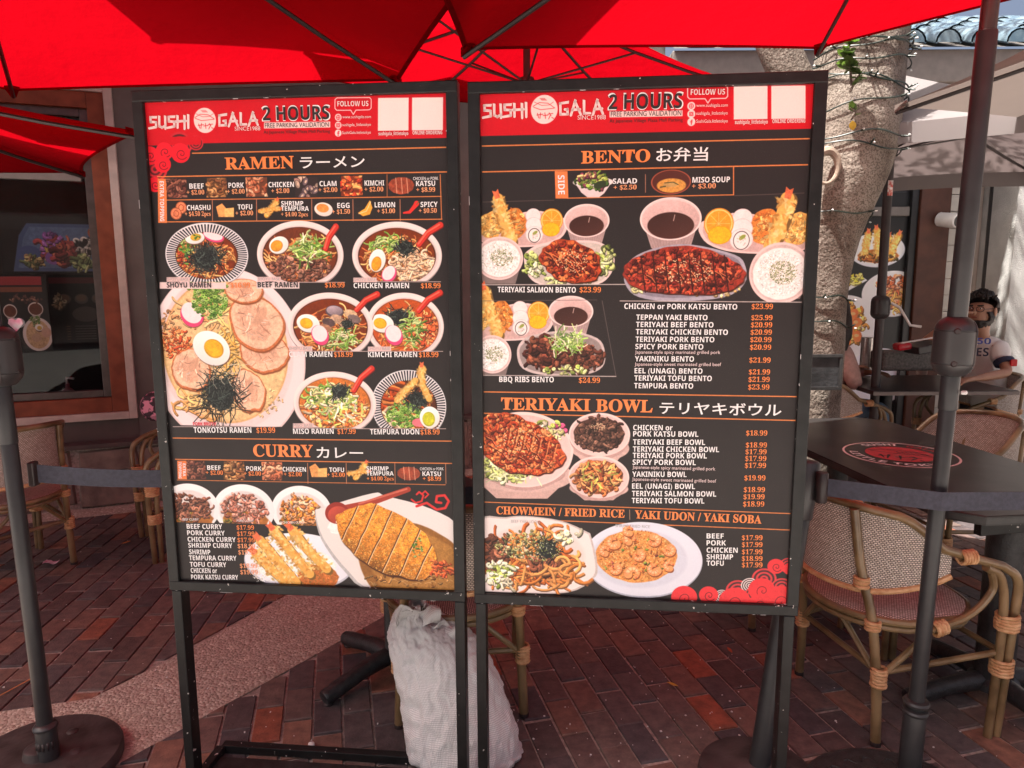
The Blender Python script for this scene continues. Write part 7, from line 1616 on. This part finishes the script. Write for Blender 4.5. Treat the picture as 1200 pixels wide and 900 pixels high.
c.spoly([(732, 318), (742, 300), (770, 288), (810, 284), (862, 296), (875, 310), (874, 330), (850, 346), (790, 351), (750, 346), (735, 334)], (172, 164, 176)); c.spoly([(736, 317), (745, 302), (771, 291), (810, 287), (859, 298), (871, 311), (870, 328), (848, 342), (790, 347), (752, 342), (739, 331)], (140, 130, 142))
c.crumbs(842, 336, 26, 8, 60, [(236, 200, 130), (250, 220, 160), (216, 170, 100)], 2.4); c.crumbs(748, 332, 8, 8, 20, [(220, 214, 150)], 3); teri(c, 802, 316, 66, 26, .04, [(160, 52, 36), (190, 72, 46), (116, 34, 26), (210, 96, 60), (84, 24, 18)], 620, 150, 14)
for k in range(8): x = 752 + k * 14; c.line([(x, 294 + abs(k - 4)), (x + 2, 316), (x + 5, 340)], 1.5, (60, 20, 16))
c.clip_rect(563, 325, 760, 438)
tempplate(c, 545, 645, 348, 396); cup(c, 669, 362.5, 25, 17.5, 28); ricebowl(c, 576, 413, 22, 22, 26)
c.spoly([(605, 412), (610, 398), (625, 390), (665, 385), (700, 394), (709, 410), (706, 428), (685, 437), (640, 438), (612, 430)], (206, 186, 182)); c.spoly([(608, 411), (613, 400), (627, 392.5), (665, 387.5), (698, 396), (706, 411), (703, 426), (684, 434.5), (642, 435.5), (615, 428)], (150, 134, 130))
c.crumbs(640, 412, 26, 18, 200, [(120, 62, 46), (96, 46, 34), (150, 86, 62), (70, 34, 28)], 4.2, asp=.5); c.crumbs(682, 418, 24, 16, 150, [(110, 60, 44), (80, 42, 32), (140, 80, 60)], 4, asp=.5); c.crumbs(662, 432, 26, 4, 24, [(170, 190, 90), (220, 220, 150)], 3); c.shreds(664, 398, 20, 12, 120, GREEN + [(240, 236, 200)], 12, 1.1)
c.unclip()
c.line([(562, 331), (733, 330.8)], .9, (214, 196, 190)); c.line([(562, 437.6), (722, 439.2)], .9, (214, 196, 190)); c.line([(727, 350.2), (943, 352)], .9, (214, 196, 190)); c.line([(706, 350), (722, 439)], .5, (120, 104, 100)); c.line([(564, 350), (700, 349)], .5, (110, 94, 90))
def menu(t, x0, x1, y, cap=6.0, p=None, px=None, py=None, pw=25): 
    LT.t(t, x0, x1, y, cap, 'white', .034, y + (x1 - x0) * .008)
    if p: LT.t(p, px, px + pw, py, cap * .93, 'orange', .028, py + .25)
menu('TERIYAKI SALMON BENTO', 583, 675, 339.8, 6.4, '$23.99', 679.5, 340); menu('BBQ RIBS BENTO', 584, 648.5, 445.6, 6.4, '$24.99', 678, 446.6)
menu('CHICKEN or PORK KATSU BENTO', 732, 865, 359.6, 6.4, '$23.99', 882, 360)
for t, x1, y, p, yp in (('TEPPAN YAKI BENTO', 830, 372.5, '$25.99', 373), ('TERIYAKI BEEF BENTO', 837, 381, '$20.99', 381.5), ('TERIYAKI CHICKEN BENTO', 854, 389.6, '$20.99', 390.1), ('TERIYAKI PORK BENTO', 838, 398.4, '$20.99', 398.9), ('SPICY PORK BENTO', 825, 407, '$20.99', 407.8), ('YAKINIKU BENTO', 814, 421.4, '$21.99', 423), ('EEL (UNAGI) BENTO', 824, 435.6, '$21.99', 437), ('TERIYAKI TOFU BENTO', 835, 444.2, '$21.99', 445.8), ('TEMPURA BENTO', 813, 453.2, '$23.99', 454.8)):
    menu(t, 746 - (y - 373) * .035, x1, y, 6.2, p, 881.5 - (y - 373) * .045, yp)
LT.t('Japanese-style spicy marinated grilled pork', 744.5, 845, 412.4, 3.8, 'pink', .0, 412.9); LT.t('Japanese-style sweet marinated grilled beef', 744, 846, 426.6, 3.8, 'pink', .0, 427.2)
c.line([(566, 457.2), (935, 463.4)], 1.3, OR); c.line([(566, 482.6), (935, 491.6)], 1.3, OR)
LT.slab('TERIYAKI BOWL', 586, 765, 478.4, 14.4, y1=482.0); LT.t('テリヤキボウル', 773, 917, 482.6, 11.5, 'white', .012, 485.8)
c.clip_rect(562.5, 470, 740, 585.5)
def saucer(c, cx, cy, rx, ry): c.poly([(cx - rx, cy), (cx + rx, cy), (cx + rx * .5, cy + ry), (cx - rx * .5, cy + ry)], (206, 168, 158)); c.ell(cx, cy, rx, ry * .75, (214, 178, 168)); c.ell(cx, cy - 2, rx * .84, ry * .55, (186, 146, 138))
saucer(c, 610, 556, 60, 28); saucer(c, 702, 524, 34, 20); saucer(c, 701, 572, 34, 14)
def bowl3(c, cx, cy, rx, ry): c.ell(cx, cy + 4, rx * .98, ry, (196, 156, 148)); c.ell(cx, cy, rx, ry, (246, 214, 206)); c.ell(cx, cy + 1, rx * .95, ry * .94, (236, 196, 188), shade=-.08)
bowl3(c, 612, 526, 58, 45); c.crumbs(590, 545, 30, 18, 150, [(220, 220, 140), (190, 200, 110), (240, 236, 190), (160, 170, 80)], 4); c.crumbs(640, 505, 22, 14, 50, [(230, 220, 150), (180, 190, 90), (200, 80, 120), (240, 220, 190)], 3.6); c.shreds(600, 552, 34, 14, 60, [(236, 236, 190), (200, 206, 130)], 10, 1.5)
teri(c, 606, 520, 52, 34, .45, [(204, 86, 44), (226, 116, 64), (170, 60, 32), (240, 146, 90), (130, 44, 28)], 700, 110, 5)
for k in range(7): x = 592 + k * 9; c.line([(x + 4, 500 + k * 3), (x, 518 + k * 3), (x - 6, 534 + k * 2)], 1.2, (120, 40, 22)); c.line([(x + 6, 501 + k * 3), (x + 2, 519 + k * 3)], .8, (246, 160, 100))
bowl3(c, 702, 508, 35, 25.5); c.ell(701.5, 508, 29, 20, (80, 50, 40), 0, 2, .05, .2); c.crumbs(701.5, 508, 28, 19, 280, [(110, 74, 60), (86, 54, 44), (136, 96, 78), (60, 38, 32)], 2.8); c.flecks(700, 499, 9, 5, 60, [(226, 190, 150)], .6)
bowl3(c, 701, 558.5, 35, 25); c.ell(700.5, 558.5, 28, 20, (150, 84, 50), 0, 2, .05, .2); c.crumbs(700.5, 558.5, 27, 18, 230, [(226, 140, 84), (200, 110, 60), (240, 170, 110), (150, 76, 44)], 3.4); c.shreds(700, 558, 24, 16, 40, [(90, 50, 34), (240, 180, 110), (190, 190, 90)], 8, 1.4)
c.unclip()
for t, x1, y, p, yp in (('PORK KATSU BOWL', 819, 511, '$18.99', 509.2), ('TERIYAKI BEEF BOWL', 827, 520.6, '$18.99', 523.4), ('TERIYAKI CHICKEN BOWL', 843.5, 529, '$17.99', 531.4), ('TERIYAKI PORK BOWL', 829, 536.6, '$17.99', 539.4), ('SPICY PORK BOWL', 816, 544.6, '$17.99', 547.6), ('YAKINIKU BOWL', 805, 558.8, '$19.99', 562.4), ('EEL (UNAGI) BOWL', 815, 573, '$18.99', 576.4), ('TERIYAKI SALMON BOWL', 840, 581.8, '$19.99', 584.8), ('TERIYAKI TOFU BOWL', 826, 590.2, '$18.99', 593.4)):
    menu(t, 742 - (y - 511) * .025, x1, y - .8, 6.2, p, 875.5 - (y - 511) * .045, yp)
menu('CHICKEN or', 742, 788.5, 502.8, 6.2)
LT.t('Japanese-style spicy marinated grilled pork', 741, 839, 548.4, 3.8, 'pink', .0, 550.8); LT.t('Japanese-style sweet marinated grilled beef', 740.5, 840, 562.6, 3.8, 'pink', .0, 565.2)
c.line([(566, 588), (935, 602.4)], 1.1, OR); c.line([(566, 606.6), (935, 622)], 1.1, OR)
LT.slab('CHOWMEIN / FRIED RICE', 579.5, 731.5, 602.3, 9.4, y1=606.8); c.line([(737.5, 597.5), (737.7, 609)], .7, (190, 150, 120)); LT.slab('YAKI UDON / YAKI SOBA', 743.5, 893.5, 607.6, 9.6, y1=614)
def udonplate(c):
    c.clip_rect(562.5, 600, 702, 697.5); c.spoly([(556, 612), (590, 606), (614, 604.5), (655, 610), (686, 623), (692, 630), (699, 664), (694, 680), (664, 696), (600, 697), (556, 690)], (206, 190, 184)); c.spoly([(556, 614), (590, 608), (614, 606), (655, 611.5), (684, 624.5), (690, 631), (696.5, 664), (691, 679), (662, 694.5), (600, 695.5), (556, 688)], (244, 228, 222)); c.ell(624, 652, 60, 38, (236, 216, 208), 0, 10)
    c.noodles(618, 655, 54, 32, 190, [(222, 130, 60), (240, 164, 90), (196, 100, 44)], 2.8, 26); c.crumbs(578, 650, 16, 22, 90, [(130, 74, 52), (100, 56, 42), (160, 100, 74)], 4.2); c.crumbs(638, 665, 18, 11, 60, [(130, 74, 52), (150, 86, 60)], 5); c.crumbs(612, 640, 34, 18, 120, [(200, 190, 120), (120, 110, 70), (90, 90, 60), (230, 200, 150)], 2); c.nori(640, 644, 14, 15, 90); c.flecks(622, 642, 34, 18, 300, [(110, 120, 60), (170, 180, 100), (230, 226, 190), (50, 60, 50)], .8)
    c.crumbs(582, 670, 14, 14, 40, [(200, 214, 110), (170, 190, 80), (240, 240, 200)], 4.4); c.crumbs(664, 630, 14, 7, 26, [(246, 236, 200), (220, 210, 150)], 4); c.noodles(652, 672, 22, 14, 24, [(236, 160, 90), (216, 130, 60)], 3, 30); c.crumbs(586, 684, 16, 5, 14, [(250, 236, 200)], 4); c.unclip()
def riceplate(c):
    c.clip_rect(676, 605, 830, 704.5); c.ell(752.5, 657.5, 69, 46.5, (176, 178, 192)); c.ell(752.5, 656.5, 68.5, 45.5, (226, 226, 236), shade=.02); c.ell(748, 656, 56, 36, (212, 212, 224), soft=9); c.ell(745, 653, 47, 32, (226, 150, 80), 0, 2, .04, .25)
    c.flecks(745, 652, 46, 30, 900, [(236, 170, 96), (210, 130, 60), (246, 196, 130), (190, 100, 50)], 1.0); c.crumbs(745, 654, 42, 26, 60, [(200, 110, 60), (120, 140, 60), (230, 120, 50), (150, 70, 60)], 1.8)
    for x, y, r_ in ((718, 636, 10), (708, 646, 8), (738, 632, 9), (766, 634, 10), (784, 646, 9), (720, 668, 9), (741, 673, 11), (766, 668, 10), (748, 652, 9), (784, 664, 8), (736, 622, 8)):
        a = c.r.uniform(0, 6); q = r_ * .52; A = [(x + q * math.cos(a + t), y + q * .9 * math.sin(a + t)) for t in np.linspace(0, 4.5, 12)]
        c.line([(p[0] + .8, p[1] + 1.5) for p in A], r_ * .95, (140, 74, 40), w2=r_ * .4); c.line(A, r_ * .92, (240, 160, 100), w2=r_ * .38); c.line([(p[0] - .3, p[1] - .5) for p in A[1:-3]], r_ * .38, (252, 200, 150), soft=3, w2=r_ * .2)
        for t in np.linspace(.3, 3.8, 6): c.line([(x + q * .45 * math.cos(a + t), y + q * .45 * math.sin(a + t)), (x + r_ * .95 * math.cos(a + t), y + r_ * .86 * math.sin(a + t))], .55, (220, 110, 60))
        c.poly([(A[-1][0], A[-1][1]), (A[-1][0] + 2.4, A[-1][1] - 1), (A[-1][0] + 1.6, A[-1][1] + 1.6)], (220, 90, 50))
    c.unclip()
riceplate(c); udonplate(c)
LT.t('BEEF YAKI UDON', 597, 631, 612.6, 3.4, 'grey', .0, 613.6); LT.t('SHRIMP FRIED RICE', 720.5, 761.5, 618, 3.4, 'grey', .0, 619.4)
for t, x1, y, p in (('BEEF', 849, 631.6, '$17.99'), ('PORK', 851.5, 639.8, '$17.99'), ('CHICKEN', 865.5, 648.4, '$17.99'), ('SHRIMP', 860, 656.4, '$18.99'), ('TOFU', 849, 664, '$17.99')): menu(t, 828.6, x1, y, 6.0, p, 870.4, y + 1.9, 24.5)
# red clouds at the lower right
K1, K2 = (210, 60, 64), (70, 40, 42)
scales(c, 897, 680, 14, K1, K2); scales(c, 866, 694, 14, K1, K2); scales(c, 918, 690, 12, K1, K2); scales(c, 880, 688, 10, (236, 226, 222), K2, 8); scales(c, 847, 701, 9, (236, 226, 222), K2, 8); scales(c, 884, 699, 10, K1, K2); scales(c, 926, 664, 10, K1, K2)
for q in ((802, 702, 15), (831, 699, 11), (862, 707, 18), (894, 693, 15), (892, 710, 13), (917, 706, 19), (911, 665, 9.5), (928, 668, 8)): swirl(c, q[0], q[1], q[2], (228, 52, 58))
c.a *= (1 + (c.r.rand(c.h, c.w, 1).astype(np.float32) - .5) * .05)
B['im'] = c.image('bento_menu_print')
LT.finish(INK, B['root'], {'white': 'white_lettering', 'orange': 'orange_lettering', 'black': 'black_lettering'})
for B in BOARDS:
    w, z0, z1 = B['W'], B['z0'], B['z1']; y = B['py']; e = FW - .004
    me = MB().add([(e, y, z0 + e), (w - e, y, z0 + e), (w - e, y, z1 - e), (e, y, z1 - e), (e, y + .004, z0 + e), (w - e, y + .004, z0 + e), (w - e, y + .004, z1 - e), (e, y + .004, z1 - e)], [(0, 1, 2, 3), (7, 6, 5, 4), (4, 5, 1, 0), (3, 2, 6, 7), (1, 5, 6, 2), (4, 0, 3, 7)]).mesh('poster_panel', printmat('menu_print', B['im'], .40, .22, 1), False)
    setuv(me, lambda p: (p.x / w, (p.z - z0) / (z1 - z0))); link(me, 'poster_panel', B['root'], angle=None)
    # bright scuffs and little fixing clips along the frame
    rr = random.Random(9); r = B['root']
    for k in range(26):
        side = rr.randrange(4); t = rr.random(); ln = rr.uniform(.002, .006) if rr.random() < .8 else rr.uniform(.01, .04)
        if side == 0: p = (t * w, -.0002, z0 + FW * .02 + .001); d = (ln, .0012, .0016)
        elif side == 1: p = (t * w, -.0002, z1 - FW + .001); d = (ln, .0012, .0014)
        elif side == 2: p = (w - FW + .0005, -.0002, z0 + t * (z1 - z0)); d = (.0016, .0012, ln)
        else: p = (rr.choice((.001, FW - .001)), -.0002, z0 + t * (z1 - z0)); d = (.0014, .0012, ln * .6)
        MB().box(p, d).build('paint_chip', INK['grey'], r, False, angle=None)
# ================================================================ other flat prints
def quadprint(name, pts, im, parent, rough=.35):     # pts: lower left, lower right, upper right, upper left (world)
    n = (pts[1] - pts[0]).cross(pts[3] - pts[0]).normalized() * .006
    me = MB().add([*pts, *[p - n for p in pts]], [(0, 1, 2, 3), (7, 6, 5, 4), (4, 5, 1, 0), (3, 2, 6, 7), (1, 5, 6, 2), (4, 0, 3, 7)]).mesh(name, printmat(name + '_mat', im, rough), False)
    P0 = pts[0]; ux = pts[1] - pts[0]; uy = pts[3] - pts[0]; setuv(me, lambda c: ((c - P0).dot(ux) / ux.length_squared, (c - P0).dot(uy) / uy.length_squared))
    return link(me, name, parent, angle=None, world=True)
# food posters on the black panel of the cafe
x0, x1, y0, y1 = 960, 1062, 225, 470; kx = 3.0
c = Cv(int((x1 - x0) * kx), int((y1 - y0) * kx), lambda x, y: ((x - x0) * kx, (y - y0) * kx), (24, 24, 26), kx)
c.ell(1027, 291, 34, 20, (206, 206, 214)); c.ell(1027, 290, 32, 18.5, (232, 232, 238)); c.ell(1029, 298, 25, 8, (170, 100, 40), 0, 2, .05, .2)
for P in ([(1015, 272), (1013, 285), (1011, 299)], [(1025, 268), (1027, 284), (1028, 298)], [(1040, 276), (1037, 288), (1036, 300)], [(1052, 274), (1046, 286), (1044, 300)]): c.tempura(P, 8.5, base=(226, 160, 60))
c.crumbs(1029, 301, 24, 5, 50, [(150, 84, 34), (110, 90, 40)], 2)
c.ell(1050, 342, 38, 27, (220, 220, 226)); c.crumbs(1050, 340, 22, 20, 150, [(206, 120, 80), (180, 90, 50), (226, 160, 120)], 3); c.noodles(1052, 352, 18, 10, 40, [(226, 170, 90), (210, 150, 70)], 1.6, 12)
c.poly([(985, 330), (1012, 322), (1018, 326), (988, 342)], (220, 220, 224)); roll(c, 992, 316, 2, 6, 10); c.crumbs(1003, 324, 9, 6, 40, [(230, 200, 60), (190, 190, 80), (246, 226, 120)], 2.6)
c.ell(992, 385, 48, 42, (226, 226, 232)); c.ell(992, 385, 40, 34, (240, 240, 244), soft=4); c.crumbs(1000, 378, 18, 26, 120, [(230, 160, 60), (214, 130, 44), (246, 190, 100)], 3.4)
for q in ((1004, 366), (1000, 384), (1010, 392), (996, 398), (1008, 376)): c.ell(q[0], q[1], 7, 5.5, (226, 120, 60), q[0], shade=.2); c.ell(q[0] - 1, q[1] - 1, 3, 2, (246, 170, 110))
c.ell(1040, 440, 40, 34, (206, 206, 216)); c.ell(1040, 440, 30, 24, (190, 190, 200), soft=5)
c.a *= 1.2; im = c.image('cafe_posters')
q = [ap(a, b, Y0 + .005) for a, b in ((x0, y1), (x1, y1), (x1, y0), (x0, y0))]
zt_, zb_ = (q[2].z + q[3].z) / 2, (q[0].z + q[1].z) / 2; xl, xr_ = (q[0].x + q[3].x) / 2, min((q[1].x + q[2].x) / 2, xs[1] - .003)
quadprint('food_poster', [Vector((xl, Y0 + .012, zb_)), Vector((xr_, Y0 + .012, zb_)), Vector((xr_, Y0 + .012, zt_)), Vector((xl, Y0 + .012, zt_))], im, rb)
rbox('panel_rail', M['greyframe'], xs[0], xs[1] - .01, Y0 - .02, Y0 + .02, Z(1000, 248, Y0) - .04, Z(1000, 248, Y0) + .04, .004)
# posters inside the restaurant window
def winposter(name, px0, px1, py0, py1, out, paint, bg=(28, 24, 24)):
    k = 3.0; c = Cv(int((px1 - px0) * k), int((py1 - py0) * k), lambda x, y: ((x - px0) * k, (y - py0) * k), bg, k); paint(c); c.a = (c.a * .65 + c.a.mean(2, keepdims=True) * .3) * 1.05; im = c.image(name)
    P = FO + FN * out; q = [pp(a, b, P, FN) for a, b in ((px0, py1), (px1, py1), (px1, py0), (px0, py0))]
    sL = ((q[0] - FO).dot(FD) + (q[3] - FO).dot(FD)) / 2; sR2 = ((q[1] - FO).dot(FD) + (q[2] - FO).dot(FD)) / 2; zb = (q[0].z + q[1].z) / 2; zt2 = (q[2].z + q[3].z) / 2
    W4 = [FO + FD * s_ + FN * out + Vector((0, 0, z)) for s_, z in ((sL, zb), (sR2, zb), (sR2, zt2), (sL, zt2))]
    loc = [Vector(((p - FO).dot(FD), -(p - FO).dot(FN), p.z)) for p in W4]
    n = Vector((0, .006, 0)); me = MB().add([*loc, *[p + n for p in loc]], [(0, 1, 2, 3), (7, 6, 5, 4), (4, 5, 1, 0), (3, 2, 6, 7), (1, 5, 6, 2), (4, 0, 3, 7)]).mesh('window_poster', printmat(name + '_m', im, .5), False)
    P0 = loc[0]; ux = loc[1] - loc[0]; uy = loc[3] - loc[0]; setuv(me, lambda c_: ((c_ - P0).dot(ux) / ux.length_squared, (c_ - P0).dot(uy) / uy.length_squared)); return link(me, 'window_poster', bld, angle=None)
def p1(c):
    c.poly([(12, 318), (22, 276), (32, 262), (118, 262), (124, 300), (112, 318)], (60, 86, 140)); c.poly([(18, 314), (27, 278), (35, 266), (114, 266), (118, 300), (108, 314)], (80, 110, 160), tex=.1)
    c.ell(32, 300, 15, 12, (60, 84, 150)); c.crumbs(36, 306, 9, 7, 60, [(150, 110, 70), (90, 110, 60), (200, 170, 90)], 3)
    c.crumbs(60, 290, 12, 16, 60, [(210, 180, 60), (120, 60, 140), (150, 80, 170), (190, 60, 60)], 5); c.ell(60, 302, 10, 8, (130, 70, 170)); c.crumbs(76, 296, 14, 12, 60, [(170, 50, 50), (200, 90, 60), (130, 40, 40)], 5); c.crumbs(96, 286, 10, 10, 40, [(60, 60, 64), (200, 190, 180), (30, 30, 30)], 4); c.ell(110, 272, 7, 7, (200, 80, 50)); c.crumbs(96, 306, 14, 6, 40, [(120, 150, 80), (180, 190, 110)], 4)
def p2(c):
    c.rect(0, 324, 52, 334, (190, 30, 40)); c.rect(2, 336, 52, 342, (150, 70, 40)); c.bowl(12, 364, 8, 8); c.bowl(42, 362, 9, 8); c.ell(42, 392, 18, 20, (236, 220, 214)); c.ell(42, 392, 14, 17, (220, 170, 110), tex=.2); c.rings(40, 376, 6, 6, 30, 1.6); c.egg(44, 384, 5, 4); c.ell(52, 390, 6, 6, (220, 160, 130)); c.ell(40, 396, 6, 5, (210, 160, 120)); c.crumbs(30, 350, 20, 4, 30, MEAT, 2); c.ell(20, 378, 8, 6, (200, 210, 220))
winposter('platter_print', 0, 122, 250, 320, -.12, p1, (22, 20, 22)); winposter('window_menu_print', 0, 58, 322, 412, -.12, p2)
def p3(c):
    c.rect(60, 325, 128, 332, (120, 20, 28))
    for k in range(3): c.ell(76 + k * 20, 350, 8, 6, (90, 70, 66)); c.ell(76 + k * 20, 349, 6, 4, (120, 80, 60))
    c.ell(100, 368, 16, 9, (84, 66, 64)); c.crumbs(70, 352, 5, 10, 30, [(190, 160, 120), (160, 120, 80)], 3)
    for k in range(6): c.line([(86, 382 + k * 3), (110, 382 + k * 3)], .8, (110, 100, 96)); c.line([(76, 382 + k * 3), (80, 382 + k * 3)], .8, (150, 100, 60))
winposter('dim_menu_print', 60, 128, 322, 402, -.5, p3, (30, 26, 26))
# hand pump bottle and box on the counter inside
def inroom(s_, o_, z): return Vector((s_, -o_, z))
q = fs(76, 430, -.4); bt_ = thing('pump_bottle', FO + FD * q[0] + FN * -.42 + Vector((0, 0, .6)), 'pale pink pump bottle on the counter inside the restaurant window', 'bottle')
MB().lathe([(.045, 0), (.05, .01), (.05, .13), (.03, .15), (.014, .16), (.014, .19)], bt_.location, 18).build('bottle_body', mat('pink_bottle', (.35, .18, .2), .3), bt_, world=True)
MB().tube([Vector(bt_.location) + Vector((0, 0, .18)), Vector(bt_.location) + Vector((0, 0, .23)), Vector(bt_.location) + Vector((.05, 0, .225))], .008, 8).build('pump', M['white'], bt_, world=True)
# emblem on the table top
def arctext(mb, text, c0, r, a0, a1, cap, top_out=True, bold=.03):
    bold = 0; V, F = glyphs(styled(text, 'sans'), bold); lo_, hi_ = caph(bold); w = V[:, 0].max() - V[:, 0].min(); P = []
    for x, y in V:
        t = (x - V[:, 0].min()) / w; a = a0 + (a1 - a0) * t; yy = (y - lo_) / (hi_ - lo_) * cap; rr = r + yy if top_out else r + cap - yy; P.append((c0.x + rr * math.cos(a), c0.y + rr * math.sin(a), c0.z))
    mb.add(P, F)
ec = tw(0, 0, .7508); ec = Vector((1.675, 2.99, .7506)); n_ = 72
def ringflat(r0, r1, m, name, z=0):
    V = []; [V.extend([(ec.x + r0 * math.cos(a), ec.y + r0 * math.sin(a), ec.z + z), (ec.x + r1 * math.cos(a), ec.y + r1 * math.sin(a), ec.z + z)]) for a in [2 * PI * k / n_ for k in range(n_)]]
    return MB().add(V, [(2 * k, 2 * k + 1, 2 * ((k + 1) % n_) + 1, 2 * ((k + 1) % n_)) for k in range(n_)]).build(name, m, tb, False, world=True)
ringflat(.218, .227, INK['pink'], 'emblem_ring')
M['emred'] = mat('emblem_red', (.50, .025, .04), .4, scale=14, var=.15)
MB().add([(ec.x + .137 * math.cos(2 * PI * k / 40), ec.y + .137 * math.sin(2 * PI * k / 40), ec.z + .0004) for k in range(40)], [tuple(range(40))]).build('emblem_disc', M['emred'], tb, False, world=True)
mb = MB(); rr = random.Random(4)
vd = math.atan2(ec.y, ec.x)                        # viewing azimuth: emblem reads from the camera side
up_ = Vector((math.cos(vd), math.sin(vd), 0)); rt_ = Vector((math.sin(vd), -math.cos(vd), 0))
def es(pts, w):
    for a, b in zip(pts, pts[1:]):
        p = ec + (rt_ * a[0] + up_ * a[1]) * .83; q = ec + (rt_ * b[0] + up_ * b[1]) * .83; d = (q - p).normalized(); s_ = Vector((-d.y, d.x, 0)) * w; z = Vector((0, 0, .0008)); mb.add([p - s_ + z, q - s_ * .5 + z, q + s_ * .5 + z, p + s_ + z], [(0, 1, 2, 3)])
es([(-.15, .03), (-.05, .09), (.06, .08), (.15, .0)], .004); es([(-.14, .02), (-.03, .0), (.06, .01), (.15, -.01)], .004); es([(-.12, .10), (.0, .05), (.12, .09)], .003)
for k in range(7): es([(-.02 + k * .022, .05), (.0 + k * .022, .02)], .0028)
for a, b in (((-.09, -.05), (-.07, -.12)), ((-.1, -.08), (-.04, -.07)), ((-.05, -.04), (-.055, -.13)), ((0, -.04), (.005, -.13)), ((-.02, -.08), (.04, -.075)), ((.06, -.04), (.08, -.08)), ((.07, -.08), (.05, -.13)), ((.04, -.06), (.1, -.055)), ((.09, -.1), (.11, -.12))): es([a, b], .006)
mb.build('emblem_fish', INK['black'], tb, False, world=True)
mb = MB(); arctext(mb, 'SUSHI', ec, .165, vd + .95, vd + .10, .036); mb.build('white_lettering', INK['white'], tb, False, world=True)
mb = MB(); arctext(mb, 'GALA', ec, .165, vd - .12, vd - .85, .036); mb.build('red_lettering', M['emred'], tb, False, world=True)
mb = MB(); arctext(mb, 'LITTLE TOKYO', ec, .166, vd + 1.75, vd + 1.75 + 2.5, .034, False); mb.build('white_lettering', INK['white'], tb, False, world=True)
# number and letters on the jersey
jt = J['chest']; fxj = Vector((-.45, -.89, 0)).normalized(); rtj = Vector((.89, -.45, 0)).normalized()
def jersey(text, px, py, cap, w, m, name):
    V, F = glyphs(styled(text, 'sans'), 0); lo_, hi_ = caph(0); o0 = ap(px, py, YM - .165); x0_ = V[:, 0].min(); ww = V[:, 0].max() - x0_
    P = [o0 + rtj * ((x - x0_) / ww * w) + Vector((0, 0, (y - lo_) / (hi_ - lo_) * cap)) + fxj * (.004 - .10 * ((x - x0_) / ww * w)) for x, y in V]
    MB().add(P, F).build(name, m, mn, False, world=True)
jersey('50', 1144, 403, .045, .09, mat('blue_print', (.05, .08, .35), .6), 'blue_lettering'); jersey('ES', 1144, 417, .06, .075, M['navy'], 'navy_lettering')
